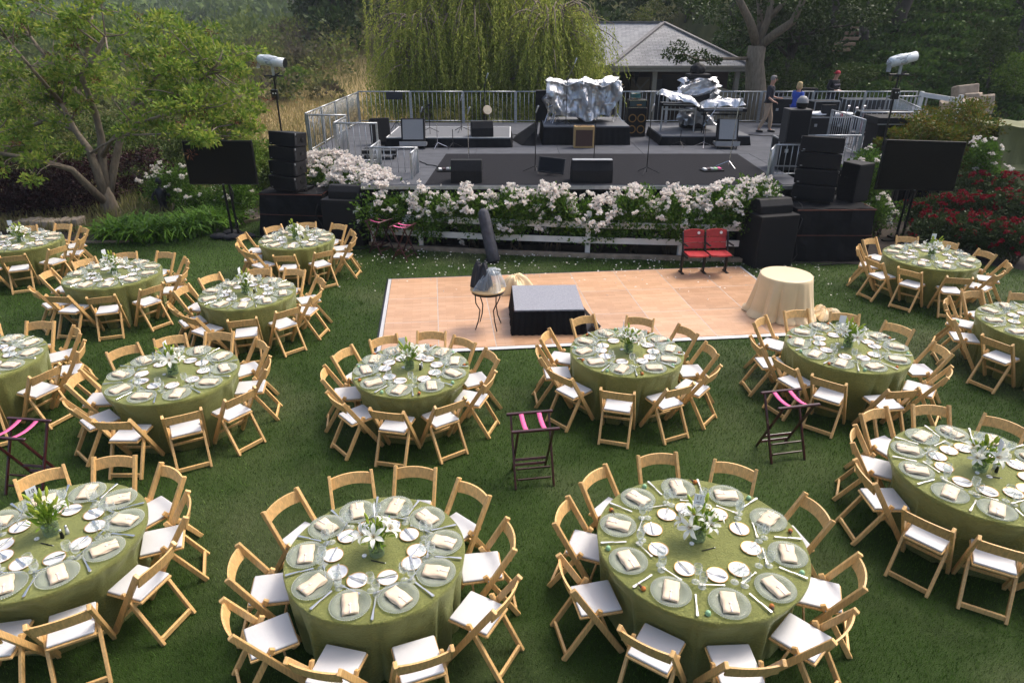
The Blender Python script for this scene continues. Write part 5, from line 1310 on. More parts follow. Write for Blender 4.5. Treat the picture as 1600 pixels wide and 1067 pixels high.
t, c = deckbox('stage_speaker', 'upright charcoal speaker standing on a flight case', 'loudspeaker', 1243, 226, .56, .42, .8, mat('charcoal speaker', (.03, .029, .031), .6, var=.2, scale=40), up=.79)
ob('grille', MB().box((0, -.214, .4), (.5, .008, .72)), M_grille, t); ob('handle', MB().box((.284, 0, .5), (.008, .12, .06)), M_blackmetal, t)
p_ = t.location
t = thing('dome_lamp', 'grey-topped black dome on the upright speaker', 'lamp', (p_.x + .08, p_.y, DZ + 1.595))
ob('dome', MB().lathe([(.001, .3), (.07, .285), (.125, .22), (.14, .14)], 20).mesh('d', True), mat('grey dome', (.2, .2, .21), .5), t); ob('base', MB().lathe([(.14, .14), (.13, .05), (.08, 0), (.001, 0)], 20).mesh('d', True), M_black, t)
flight_case('white-topped case the capped man leans on', 1285, 200, .95, .6, .92, R(5))
mx = flight_case('black desk case carrying mixers under white towels', 1288, 216, 1.6, .7, .66, R(3))
x, y = D(1288, 216)
ob('towel', crumple(3, .4, 51, .3, (1.3, .55, .22)), mat('white towel', (.72, .72, .72), .9, bump=.5, bscale=30), loc=(x - .2, y + .35, DZ + .74), label='rumpled white towel on the mixing desk beside the screen', cat='towel')
ob('towel', crumple(3, .34, 52, .3, (1.4, .6, .22)), MATS['white towel'], loc=(x + .6, y + .4, DZ + .73), rot=(0, 0, .3), label='rumpled white towel on the mixing desk near the red cup', cat='towel')
t = thing('desk_monitor', 'small black monitor standing on the mixing desk', 'monitor', (x + .05, y + .2, DZ + .665), R(-6)); ob('screen', MB().box((0, 0, .2), (.46, .06, .36), (R(-8), 0, 0)).mesh('s', bevel=.01), M_black, t); ob('foot', MB().box((0, .03, .015), (.2, .16, .03)), M_black, t)
ob('red_cup', MB().lathe([(.001, 0), (.03, 0), (.042, .1), (.039, .1), (.028, .01), (.001, .01)], 12), mat('red cup', (.5, .02, .03), .4), loc=(x + .5, y + .15, DZ + .665), label='red cup on the mixing desk', cat='cup')
flight_case('long dark grey flight case behind the mixing desk', 1352, 192, 1.75, .6, .85, R(-3), body=mat('dark grey case', (.05, .05, .055), .4))
flight_case('open silver-rimmed case beside the bronze-tipped bush', 1385, 212, 1.8, .7, .75, R(-3))
t, c = deckbox('equipment_box', 'red equipment box among the stage-right cases', 'box', 1385, 222, .7, .5, .78, mat('red vinyl', (.3, .01, .015), .4)); ob('corner', MB().box((-.35, -.25, .39), (.03, .03, .79)).box((.35, -.25, .39), (.03, .03, .79)), M_black, t); ob('handle', MB().box((0, -.256, .6), (.18, .012, .03)), M_black, t)
t, c = deckbox('case_lid', 'large flat black lid on cases before the ivy bank', 'case', 1412, 196, 1.5, .9, .2, M_black, up=.85); ob('rim', MB().box((0, -.452, .02), (1.5, .012, .03)), M_alucase, t); ob('support', MB().box((0, 0, -.42), (1.3, .7, .84)), M_black, t)
for px, lab in ((1208, 'black rack unit with a red light behind the man'), (1258, 'black mixing console lid beside the woman')):
    t, c = deckbox('rack_unit', lab, 'rack', px, 178 if px == 1208 else 182, .7, .5, .85 if px == 1208 else 1.1, M_black); ob('panel', MB().box((0, -.254, .6), (.6, .008, .3)), M_blackmetal, t); ob('marker', MB().box((-.1, -.26, .66), (.1, .006, .05)), mat('orange tape', (.6, .15, .03), .5) if px == 1208 else M_white, t)
for k, (px, py) in enumerate(((1314, 222), (1326, 226), (1338, 222))):
    x, y = D(px, py); t = thing('intercom_stand', 'chrome gooseneck stand beside the mixing desk', 'stand', (x, y, DZ + .003), 0, 'gooseneck stands by the mixing desk')
    ob('pole', MB().tube([(0, 0, 0), (0, 0, .95), (.03, 0, 1.03)], .012, 8), M_chrome, t); ob('head', MB().tube([(.03, 0, 1.02), (.02, -.03, 1.12)], [.028, .035], 10), M_chrome, t); ob('base', MB().lathe([(.001, 0), (.12, 0), (.1, .02), (.001, .025)], 14), M_blackmetal, t)

# ------------------------------------------------------------------ people
M_skin = mat('skin', (.48, .25, .17), .5, var=.08, scale=12)
def skinobj(name, J, E, rad, m, parent, root, sub=2):
    ids = list(J); me = bpy.data.meshes.new(name); me.from_pydata([J[k] for k in ids], [(ids.index(a), ids.index(b)) for a, b in E], []); me.materials.append(m)
    o = bpy.data.objects.new(name, me); COL.objects.link(o); o.parent = parent
    o.modifiers.new('skin', 'SKIN').use_smooth_shade = True
    for i, k in enumerate(ids):
        r_ = rad[k]; sv = me.skin_vertices[0].data[i]; sv.radius = r_ if hasattr(r_, '__len__') else (r_, r_); sv.use_root = k == root
    s = o.modifiers.new('sub', 'SUBSURF'); s.levels = sub; s.render_levels = sub
    return o
def person(lab, x, y, z, rz, H, arms, legs, shirt, trousers, shoe, hair, cap=None, dress=None, stoop=0.0, nod=0.0):
    t = thing('person', lab, 'person', (x, y, z), rz)
    k = H / 1.8
    J = {'pel': (0, 0, .95), 'wai': (0, .01, 1.1), 'che': (0, -.02 - stoop * .5, 1.32), 'nec': (0, -.02 - stoop, 1.5), 'hd0': (0, -.035 - stoop - nod * .3, 1.6), 'hd1': (0, -.04 - stoop - nod, 1.74)}
    rad = {'pel': (.16, .12), 'wai': (.145, .11), 'che': (.17, .115), 'nec': .055, 'hd0': (.07, .085), 'hd1': (.075, .09)}
    E = [('pel', 'wai'), ('wai', 'che'), ('che', 'nec'), ('nec', 'hd0'), ('hd0', 'hd1')]
    for s, nm, A, Lg in ((-1, 'l', arms[0], legs[0]), (1, 'r', arms[1], legs[1])):
        J['sh' + nm] = (s * .185, -.01 - stoop * .8, 1.43); J['el' + nm], J['wr' + nm], J['ha' + nm] = A
        J['hi' + nm] = (s * .09, 0, .88); J['kn' + nm], J['an' + nm], J['to' + nm] = Lg
        E += [('che', 'sh' + nm), ('sh' + nm, 'el' + nm), ('el' + nm, 'wr' + nm), ('wr' + nm, 'ha' + nm), ('pel', 'hi' + nm), ('hi' + nm, 'kn' + nm), ('kn' + nm, 'an' + nm), ('an' + nm, 'to' + nm)]
        rad.update({'sh' + nm: .062, 'el' + nm: .043, 'wr' + nm: .03, 'ha' + nm: (.022, .036), 'hi' + nm: .085, 'kn' + nm: .055, 'an' + nm: .04, 'to' + nm: (.038, .03)})
    J = {a: tuple(c * k for c in b) for a, b in J.items()}; rad = {a: (tuple(c * k for c in b) if hasattr(b, '__len__') else b * k) for a, b in rad.items()}
    ob_ = skinobj('body', J, E, rad, M_skin, t, 'pel')
    def grow(keys, g, nm, m, cut=None, root=None):
        JJ = {q: J[q] for q in keys}; EE = [(a, b) for a, b in E if a in JJ and b in JJ]
        if cut:
            for new, a, b, f in cut: JJ[new] = tuple(J[a][i] + (J[b][i] - J[a][i]) * f for i in range(3)); EE.append((a, new)); ra = rad[a] if not hasattr(rad[a], '__len__') else max(rad[a]); rb = rad[b] if not hasattr(rad[b], '__len__') else max(rad[b]); rad[new] = ra + (rb - ra) * f
        rr = {q: (tuple(c + g for c in rad[q]) if hasattr(rad[q], '__len__') else rad[q] + g) for q in JJ}
        return skinobj(nm, JJ, EE, rr, m, t, root or keys[0])
    if dress:
        grow(['wai', 'che', 'shl', 'shr'], .022 * k, 'bodice', dress, [('cl', 'shl', 'ell', .95), ('cr', 'shr', 'elr', .95), ('cn', 'che', 'nec', .55), ('cp', 'wai', 'pel', .5)])
        ob('skirt', MB().lathe([(.155 * k, 1.12 * k), (.2 * k, .95 * k), (.25 * k, .62 * k), (.262 * k, .5 * k), (.25 * k, .5 * k), (.19 * k, .93 * k), (.14 * k, 1.1 * k)], 22).mesh('skirt', True), dress, t, scale=(1, .8, 1))
    else:
        grow(['wai', 'che', 'shl', 'ell', 'shr', 'elr'], .02 * k, 'shirt', shirt, [('cl', 'ell', 'wrl', .25 if cap is None else .9), ('cr', 'elr', 'wrr', .25 if cap is None else .9), ('cn', 'che', 'nec', .62), ('cp', 'wai', 'pel', .75)])
        grow(['pel', 'hil', 'knl', 'hir', 'knr'], .02 * k, 'trousers', trousers, [('cl', 'knl', 'anl', .92), ('cr', 'knr', 'anr', .92), ('cw', 'pel', 'wai', .35)])
        ob('belt', MB().lathe([(.172 * k, 1.0 * k), (.172 * k, 1.04 * k)], 18), M_blackmetal, t, scale=(1, .77, 1))
    for nm in 'lr':
        a, b = Vector(J['an' + nm]), Vector(J['to' + nm]); d = (b - a); d.z = 0; d.normalize()
        ob('shoe', MB().tube([(a.x - d.x * .06, a.y - d.y * .06, .045), (a.x, a.y, .055), (b.x, b.y, .042), (b.x + d.x * .05, b.y + d.y * .05, .035)], [.035, .048, .046, .03], 10).mesh('shoe', True), shoe, t)
        # hand with fingers
        wv, hv = Vector(J['wr' + nm]), Vector(J['ha' + nm]); d = (hv - wv).normalized(); sd = d.cross(Vector((0, 0, 1))); sd = sd.normalized() if sd.length > .1 else Vector((1, 0, 0)); up = sd.cross(d)
        fm = MB()
        for f in range(4):
            o_ = sd * (-.027 + .018 * f) * k; L_ = (.075, .085, .08, .062)[f] * k; p0 = hv + o_; p1 = p0 + d * L_ * .5 + up * -.008; p2 = p1 + d * L_ * .35 - up * L_ * .4
            fm.tube([p0, p1, p2], [.0095, .009, .007], 6)
        fm.tube([hv - d * .03 + sd * -.03, hv + d * .015 - sd * .055, hv + d * .05 - sd * .05 - up * .015], [.011, .01, .008], 6)
        ob('fingers', fm.mesh('fingers', True), M_skin, t)
    hc = (Vector(J['hd0']) + Vector(J['hd1'])) / 2; hc.z += .012
    fc = ob('face', MB().lathe([(.001, -.0), (.0, 0)], 3).tube([(0, -.098 * k, .02), (0, -.118 * k, -.012), (0, -.1 * k, -.02)], [.008, .014, .006], 8).box((0, -.097 * k, -.052), (.045, .012, .012)), mat('lips and nose', (.42, .2, .14), .5), t, hc)
    for s in (-1, 1):
        ob('eye', MB().lathe([(.001, -.011), (.01, -.005), (.01, .005), (.001, .011)], 8, (s * .032, -.093 * k, .022)), M_ink, fc); ob('ear', MB().box((s * .083 * k, .005, 0), (.014, .035, .055)).mesh('ear', bevel=.006), M_skin, fc)
    if hair is not None:
        hm, style = hair
        prof = [(.001, .125), (.05, .118), (.085, .085), (.098, .04), (.1, .0)] + ([(.112, -.05), (.108, -.1), (.07, -.13)] if style == 'bob' else [(.09, -.03)])
        n = 26; V = []; F = []
        for r_, z in prof:
            for i in range(n):
                a = 2 * PI * i / n; fr = max(0, -math.sin(a)); rr = r_ * (1 + .07 * math.sin(i * 2.7 + z * 60)); zz = z
                if fr > .35 and z < .07: rr *= (.78 if style == 'bob' else .82); 
                if fr > .6 and z < .05: zz = .05; rr = .088
                V.append((rr * math.cos(a) * k * .95, rr * math.sin(a) * k + .006, zz * k + .006))
        for i in range(len(prof) - 1):
            for j in range(n): F.append((i * n + j, i * n + (j + 1) % n, (i + 1) * n + (j + 1) % n, (i + 1) * n + j))
        ob('hair', MB().add(V, F).mesh('hair', True), hm, t, hc, (nod * 1.2, 0, 0))
    if cap:
        c = ob('cap', MB().lathe([(.001, .135), (.05, .128), (.088, .095), (.104, .045), (.104, .02), (.098, .02)], 22).mesh('cap', True), cap, t, hc, (nod * 1.2, 0, 0))
        ob('brim', MB().prism([(-.08, .08), (-.06, .15), (0, .175), (.06, .15), (.08, .08)], .018, .03), cap, c)
    return t
legs_stand = ([(-.1, -.02, .5), (-.11, .02, .08), (-.12, -.12, .035)], [(.1, -.02, .5), (.11, .02, .08), (.12, -.12, .035)])
legs_walk = ([(-.1, .02, .5), (-.11, .2, .085), (-.115, .08, .035)], [(.1, -.12, .5), (.11, -.14, .08), (.115, -.28, .035)])
M_navy = mat('navy shirt', (.014, .016, .026), .8, var=.2, scale=20, bump=.3, bscale=20); M_khaki = mat('khaki trousers', (.4, .29, .2), .85, var=.1, scale=14, bump=.3, bscale=16)
M_blue = mat('royal blue dress', (.012, .06, .38), .6, var=.15, scale=10, bump=.3, bscale=14); M_red = mat('red cap', (.45, .012, .03), .7, var=.1, scale=30)
x, y = D(1194, 207)
man = person('grey-haired man in navy shirt and khaki trousers on stage', x, y, DZ, R(62), 1.88, ([(-.25, .02, 1.16), (-.26, -.18, 1.02), (-.25, -.27, 1.0)], [(.24, -.02, 1.15), (.2, -.24, 1.08), (.16, -.33, 1.1)]), legs_walk, M_navy, M_khaki, mat('black shoe', (.012, .012, .012), .4), (mat('grey hair', (.22, .21, .2), .8, bump=.5, bscale=60), 'short'), nod=.03)
x, y = D(1236, 211)
person('blond woman in a royal blue dress reaching toward a case', x, y, DZ, R(115), 1.72, ([(-.25, .02, 1.16), (-.24, -.18, 1.06), (-.2, -.27, 1.07)], [(.22, -.12, 1.2), (.16, -.36, 1.16), (.12, -.45, 1.17)]), legs_stand, None, None, mat('dark shoe', (.03, .02, .02), .5), (mat('blond hair', (.5, .36, .17), .7, var=.3, scale=40, bump=.6, bscale=50), 'bob'), dress=M_blue)
x, y = D(1296, 190)
cp = person('man in a backward red cap and black sweatshirt looking down', x, y + .3, DZ, R(22), 1.86, ([(-.27, -.02, 1.18), (-.1, -.27, 1.1), (-.03, -.33, 1.12)], [(.27, -.02, 1.18), (.12, -.27, 1.1), (.05, -.33, 1.12)]), legs_stand, mat('black sweatshirt', (.012, .012, .015), .9, bump=.3, bscale=18), mat('dark jeans', (.02, .025, .04), .9), MATS['black shoe'], (mat('brown hair', (.05, .03, .02), .8), 'short'), cap=M_red, stoop=.05, nod=.06)
tm = text_mesh('GIANTS', .085, .004); ob('chest_print', tm, mat('pale print', (.5, .42, .45), .7), cp, (0, -.225, 1.36), (R(84), 0, 0))
ob('phone', MB().box((0, -.36, 1.15), (.08, .13, .012), (.5, 0, 0)).mesh('p', bevel=.003), M_white, label='white paper held by the man in red cap', cat='paper', loc=(x, y + .3, DZ), rot=(0, 0, R(22)))
# ------------------------------------------------------------------ pavilion
def shinglemat():
    m = bpy.data.materials.new('grey roof shingles'); m.use_nodes = True
    N, L = nodes(m); b = N['Principled BSDF']; tc = N.new('ShaderNodeTexCoord')
    br = N.new('ShaderNodeTexBrick'); br.inputs['Scale'].default_value = 1; br.inputs['Brick Width'].default_value = .3; br.inputs['Row Height'].default_value = .14; br.inputs['Mortar Size'].default_value = .008; br.inputs['Bias'].default_value = 0
    br.inputs['Color1'].default_value = (.26, .26, .265, 1); br.inputs['Color2'].default_value = (.36, .36, .365, 1); br.inputs['Mortar'].default_value = (.1, .1, .105, 1)
    L.new(tc.outputs['UV'], br.inputs['Vector']); nz = N.new('ShaderNodeTexNoise'); nz.inputs['Scale'].default_value = 1.2; nz.inputs['Detail'].default_value = 5; L.new(tc.outputs['Object'], nz.inputs['Vector'])
    hs = N.new('ShaderNodeHueSaturation'); mr = N.new('ShaderNodeMapRange'); mr.inputs['To Min'].default_value = .75; mr.inputs['To Max'].default_value = 1.25; L.new(nz.outputs['Fac'], mr.inputs['Value']); L.new(mr.outputs['Result'], hs.inputs['Value']); L.new(br.outputs['Color'], hs.inputs['Color']); L.new(hs.outputs['Color'], b.inputs['Base Color'])
    bp = N.new('ShaderNodeBump'); bp.inputs['Strength'].default_value = .7; bp.inputs['Distance'].default_value = .03; L.new(br.outputs['Fac'], bp.inputs['Height']); bp.invert = True; L.new(bp.outputs['Normal'], b.inputs['Normal']); b.inputs['Roughness'].default_value = .85
    return m
M_shingle = shinglemat()
PY = 32.5
xl, ze = Q(958, 103, PY); xr, _ = Q(1172, 99, PY)
xm, zr = Q(1037, 36, PY + 3.4)
GZ = float(terr(7, PY + 2)) - .02
pav = thing('pavilion', 'brown pavilion with grey hipped shingle roof behind the stage', 'building', (xl, PY, 0))
def roofplane(P, name='roof_slope'):
    P = [Vector(p) - Vector((xl, PY, 0)) for p in P]
    me = bpy.data.meshes.new(name); me.from_pydata(P, [], [tuple(range(len(P)))]); me.update()
    uv = me.uv_layers.new(); e = (P[1] - P[0]).normalized(); nrm = me.polygons[0].normal; f = nrm.cross(e)
    for li, lp in enumerate(me.loops): d = P[lp.vertex_index] - P[0]; uv.data[li].uv = (d.dot(e), d.dot(f))
    o = ob(name, me, M_shingle, pav); s = o.modifiers.new('thick', 'SOLIDIFY'); s.thickness = .08; s.offset = -1
    return o
xi, zi = Q(1000, 33, PY + 5.5)
ridgeF, backR, backL = (xm, PY + 3.4, zr), (xm - 4.5, PY + 13, zr + .05), None
EL, ER = (xl - .1, PY, ze), (xr + .1, PY, ze)
BL_, BR_ = (xl - 6.5, PY + 9.5, ze), (xr - 3.5, PY + 15, ze)
TL_ = (xm - 4.2, PY + 9.0, zr + .05)
roofplane([EL, ER, ridgeF]); roofplane([BL_, EL, ridgeF, TL_]); roofplane([ER, BR_, TL_, ridgeF])
def rel(p): return tuple(Vector(p) - Vector((xl, PY, 0)))
for a, b in ((EL, ridgeF), (ER, ridgeF), (ridgeF, TL_)): ob('ridge_cap', MB().bar(rel(a), rel(b), .22, .07), M_shingle if False else mat('ridge cap', (.2, .19, .19), .85, var=.2), pav, (0, 0, .03))
M_fascia = mat('tan fascia', (.3, .27, .22), .6, var=.1); M_brownwall = mat('dark brown siding', (.05, .028, .02), .8, var=.25, scale=4, stretch=(1, 1, 8), bump=.3, bscale=8)
for a, b in ((EL, ER), (BL_, EL)): ob('fascia', MB().bar((a[0] - xl, a[1] - PY, ze - .13), (b[0] - xl, b[1] - PY, ze - .13), .05, .24), M_fascia, pav); ob('gutter', MB().bar((a[0] - xl, a[1] - PY - .06, ze - .05), (b[0] - xl, b[1] - PY - .06, ze - .05), .1, .09), M_fascia, pav)
for px in (962, 1022, 1150):
    x, _ = Q(px, 130, PY + .35); ob('post', MB().box((x - xl, .35, (GZ + ze - .25) / 2), (.2, .2, ze - .25 - GZ)), M_fascia, pav)
W_ = xr - xl
ob('back_wall', MB().box((W_ * .55, 3.6, (GZ + ze) / 2), (W_ * .95, .12, ze - GZ)), M_brownwall, pav)
ob('side_wall', MB().bar((.2, .6, (GZ + ze) / 2 - .1), (1.2, 5.5, (GZ + ze) / 2 - .1), .1, ze - GZ - .2), mat('grey panelling', (.12, .115, .105), .8), pav)
for k in range(5): ob('wall_batten', MB().box((.28 + .19 * k, .75 + .95 * k, (GZ + ze) / 2), (.08, .1, ze - GZ - .3)), M_fascia, pav)
for k in range(3):
    o = ob('pennant', MB().add([(-.13, -.02, 0), (.13, -.02, 0), (0, -.02, -.75), (-.13, .0, 0), (.13, .0, 0), (0, .0, -.75)], [(0, 2, 1), (3, 4, 5), (0, 1, 4, 3), (1, 2, 5, 4), (2, 0, 3, 5)]), M_black, pav, (.55 + .5 * k, .95 + k * .9, ze - .35))
d_ = ob('door', MB().box((1.9, 3.5, GZ + 1.05), (.95, .06, 2.1)), mat('tan door', (.22, .17, .12), .7), pav); ob('door_brace', MB().bar((1.5, 3.45, GZ + 1.1), (2.3, 3.45, GZ + 2.0), .02, .09).bar((2.3, 3.45, GZ + 1.1), (1.5, 3.45, GZ + 2.0), .02, .09), M_fascia, d_)
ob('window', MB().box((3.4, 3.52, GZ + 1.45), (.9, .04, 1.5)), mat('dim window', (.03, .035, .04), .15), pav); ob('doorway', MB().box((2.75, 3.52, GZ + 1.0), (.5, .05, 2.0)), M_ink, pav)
# light boundary panel by the right post, and grey tarpaulin
x, z = Q(1130, 120, PY - .6)
t = thing('plywood_screen', 'pale plywood screen leaning beside the pavilion post', 'panel', (x, PY - .5, GZ)); ob('sheet', MB().add([(-.9, 0, 0), (1.2, -.3, 0), (1.2, -.3, 1.35), (.5, -.2, 1.75), (-.9, 0, 2.2), (-.9, .05, 0), (1.2, -.25, 0), (1.2, -.25, 1.35), (.5, -.15, 1.75), (-.9, .05, 2.2)], [(0, 1, 2, 3, 4), (9, 8, 7, 6, 5), (0, 5, 6, 1), (1, 6, 7, 2), (2, 7, 8, 3), (3, 8, 9, 4), (4, 9, 5, 0)]), mat('pale plywood', (.33, .28, .2), .8, var=.12), t); ob('batten', MB().bar((-.9, -.03, .9), (1.2, -.33, .7), .03, .08), M_fascia, t)

# ------------------------------------------------------------------ trees
M_bark = mat('grey brown bark', (.2, .16, .115), .9, var=.3, scale=5, stretch=(3, 3, .8), bump=.7, bscale=12)
M_barkdark = mat('dark bark', (.07, .058, .048), .95, var=.3, scale=5, stretch=(3, 3, .8), bump=.7, bscale=12)
# coral tree on the left
M_coral = leafmat('light green leaf', [(.07, .14, .025), (.13, .225, .042), (.2, .29, .065), (.32, .35, .1), (.1, .185, .035)], .5, .45)
M_twig = mat('grey twig', (.2, .16, .125), .9, var=.25, scale=6)
def coral_tree():
    bx, by = G(174, 338); by = 18.9; bx = (174 - 800) / FPX * (by * cP + CAMH * sP)
    t = thing('coral_tree', 'broad multi-trunked tree with pale grey limbs above strap-leaf plants', 'tree', (bx, by, 0))
    wood = MB(); tw = MB(); lf = LF(); rust = LF()
    sc = (by * cP + (CAMH - 2.5) * sP) / FPX          # metres per photo pixel near the tree
    def pt(px, py, dy=0.0):
        X, Z = Q(px, py, by + dy); return Vector((X - bx, dy, Z))
    trunk = [pt(176, 338), pt(168, 312), pt(163, 285, .05)]
    wood.tube([trunk[0] + Vector((0, 0, -.1)), trunk[0], pt(172, 326), trunk[1], trunk[2]], [.34, .27, .235, .2, .1], 14)
    J = pt(168, 316, .0)
    limbs = [([J, pt(150, 262, -.1), pt(138, 232, .1), pt(118, 205, .3), pt(95, 160, .5)], .17), ([J, pt(160, 255, .1), pt(158, 215, .2), pt(150, 180, .1), pt(128, 120, -.3), pt(165, 58, -.6)], .16),
             ([J, pt(178, 262, .3), pt(186, 225, .5), pt(200, 175, .8), pt(232, 135, 1.2), pt(268, 92, 1.0)], .15), ([pt(170, 322), pt(132, 285, -.6), pt(112, 265, -1.0), pt(60, 250, -1.4), pt(-10, 238, -1.6)], .14),
             ([pt(160, 246, .12), pt(170, 225, -.4), pt(192, 200, -.8), pt(250, 182, -1.2), pt(305, 172, -1.4)], .075), ([pt(140, 236, .08), pt(142, 240, -.3), pt(160, 228, -.8), pt(190, 212, -1.2), pt(300, 208, -1.6), pt(330, 222, -1.8)], .05),
             ([pt(118, 205, .3), pt(80, 185, .8), pt(30, 205, 1.0), pt(-30, 220, 1.4)], .09), ([pt(150, 180, .1), pt(110, 130, .8), pt(60, 75, 1.0), pt(20, 20, 1.4)], .1), ([pt(200, 175, .8), pt(230, 160, .2), pt(285, 150, -.3), pt(330, 110, -.6)], .09),
             ([pt(128, 120, -.3), pt(140, 60, .4), pt(148, -10, .8)], .07), ([pt(95, 160, .5), pt(60, 120, -.4), pt(10, 60, -.8)], .08)]
    ends = []
    for P, r_ in limbs:
        n = len(P); wood.tube(P, [r_ * .82 * (1 - .62 * i / (n - 1)) for i in range(n)], 8)
        for i in range(1, n):
            for q in (.3, .8): ends.append((P[i - 1].lerp(P[i], q), (P[i] - P[i - 1]).normalized(), i / n))
        ends.append((P[-1], (P[-1] - P[-2]).normalized(), 1.2))
    rg = random.Random(5); tips = []
    for p, d, w_ in ends:
        for k in range(2 if w_ > .7 else (1 if rg.random() < .35 and w_ > .4 else 0)):
            e = p + (d * .5 + Vector((rg.gauss(0, .7), rg.gauss(0, .7), abs(rg.gauss(.1, .5))))).normalized() * rg.uniform(.5, 1.35)
            if e.z < 1.4 and abs(e.x) < 3: continue
            m_ = p.lerp(e, .5) + Vector((rg.gauss(0, .1), rg.gauss(0, .1), rg.uniform(-.05, .15))); tw.tube([p, m_, e], [.026, .018, .008], 5); tips.append(e)
            for j in range(2):
                e2 = m_ + Vector((rg.gauss(0, .5), rg.gauss(0, .5), rg.gauss(.1, .35))); tw.tube([m_, m_.lerp(e2, .5) + Vector((0, 0, .06)), e2], [.015, .01, .005], 4)
                if rg.random() < .75: tips.append(e2)
                else: rust.clump(26, tuple(e2), (.12, .12, .07), .1, .022, 0, .9, .1)
    for px, py in ((40, 40), (30, 110), (20, 150), (60, 140), (110, 25), (190, 20), (220, 40), (250, 30), (290, 50), (320, 70), (335, 45), (345, 85), (300, 110), (360, 130), (375, 110), (380, 150), (390, 165), (350, 170), (325, 145), (290, 140), (100, 75), (140, 45), (170, 95), (205, 75), (250, 75), (15, 175), (60, 175), (90, 190), (130, 165), (30, 215), (70, 225), (45, 250), (110, 95), (270, 165), (310, 185), (385, 185), (400, 170), (165, 140), (215, 105), (240, 55), (270, 95), (335, 115), (365, 100), (355, 150), (395, 140), (335, 185), (370, 175), (80, 100), (5, 85), (10, 130), (185, 55)):
        d = rg.uniform(-1.8, 1.8); e = pt(px, py, d); tips.append(e)
        near = min((q for q, _, _ in ends), key=lambda q: (q - e).length); mid_ = near.lerp(e, .5) + Vector((0, 0, -.08)); tw.tube([near, mid_, e], [.022, .015, .007], 5)
    for e in tips:
        s = rg.uniform(.2, .36); lf.clump(int(118 * rg.uniform(.6, 1.2)), tuple(e), (s * 1.05, s * 1.05, s * .6), .135, .062, .15, .65, .2)
    for k in range(26):
        e = tips[rg.randrange(len(tips))]; rust.clump(24, (e.x + rg.gauss(0, .3), e.y - .3, e.z + rg.gauss(0, .2)), (.13, .13, .06), .11, .02, 0, .9, .1)
    ob('trunk', wood.mesh('trunk', True), M_bark, t); ob('branches', tw.mesh('branches', True), M_twig, t, kind='stuff')
    ob('crown', lf.mesh('crown'), M_coral, t); ob('dry_flower_stalks', rust.mesh('rust'), leafmat('rust stalk', [(.16, .05, .025), (.1, .035, .02), (.2, .09, .04)], .8, .1), t)
coral_tree()

# weeping willow behind the stage
M_willow = leafmat('willow leaf', [(.14, .2, .045), (.22, .28, .07), (.32, .37, .11), (.42, .44, .17), (.17, .235, .055)], .55, .5)
def willow(lab, cx, cy, w_, zt, zb, nst, seed, lsz=.13):
    z0 = float(terr(cx, cy)); t = thing('willow_tree', lab, 'tree', (cx, cy, z0 - .05)); rg = np.random.default_rng(seed); mb = MB(); V = []; Dd = []
    for k in range(9):
        a = k * .7; e = (w_ * .5 * math.cos(a), w_ * .4 * math.sin(a), zt * .8 + .8 * math.sin(k * 2)); limb(mb, (0, 0, zt * .3), e, .16, .04, 5, .12, 6, .6)
    limb(mb, (0, 0, 0), (.1, 0, zt * .35), .4, .24, 4, .04, 10)
    for k in range(nst // 6):                       # arching boughs, each with its own curtain of strands
        a = rg.uniform(0, 2 * PI); reach = w_ * rg.uniform(.3, 1) * (1.22 if k % 5 == 0 else 1); zs = zt * rg.uniform(.42, .92); rise = rg.uniform(.4, 1.5) * zt / 7; q = np.linspace(0, 1, 7)
        bx, by = .15 * w_ * math.cos(a) + (reach - .15 * w_) * q * math.cos(a), (.15 * w_ + (reach - .15 * w_) * q) * math.sin(a) * .85; bz = zs + rise * np.sin(q * 2.4) - q ** 2 * rise * .9
        mb.tube([(bx[i], by[i], bz[i]) for i in range(7)], [.045 - .0055 * i for i in range(7)], 4)
        for s in range(10):
            u = rg.uniform(.15, 1.0); i = min(5, int(u * 6)); f = u * 6 - i; p = np.array((bx[i] + (bx[i + 1] - bx[i]) * f, by[i] + (by[i + 1] - by[i]) * f, bz[i] + (bz[i + 1] - bz[i]) * f)) + rg.normal(0, .1, 3)
            L_ = min(rg.uniform(.5, 1.0) * (1.4 + 2.2 * u) * zt / 7, max(.4, p[2] - zb)); n = max(6, int(L_ / .06)); t_ = np.linspace(0, 1, n); dr = rg.normal(0, .42, 2) + .3 * np.array((math.cos(a), math.sin(a)))
            V.append(np.c_[p[0] + dr[0] * np.sqrt(t_), p[1] + dr[1] * np.sqrt(t_), p[2] - L_ * t_]); Dd.append(np.tile((0, 0, -1.0), (n, 1)) + np.r_[dr * .4, 0] + rg.normal(0, .25, (n, 3)))
    V = np.concatenate(V); Dd = np.concatenate(Dd); lf = LF(); lf.add(*leaves(V, Dd, lsz * 1.05, lsz * .34, .5))
    ob('trunk', mb.mesh('trunk', True), M_bark, t); ob('crown', lf.mesh('crown'), M_willow, t)
willow('weeping willow with long hanging strands behind the band riser', Q(745, 100, 33)[0], 33.0, 4.2, 7.8, .3, 2300, 3)
willow('weeping willow with long hanging strands beside the pavilion roof', Q(858, 100, 30.5)[0], 30.8, 2.5, 5.6, .3, 1400, 4)
willow('small weeping willow at the dry slope beside the guard rail', Q(660, 120, 31)[0], 31.5, 2.3, 5.2, .2, 900, 5)

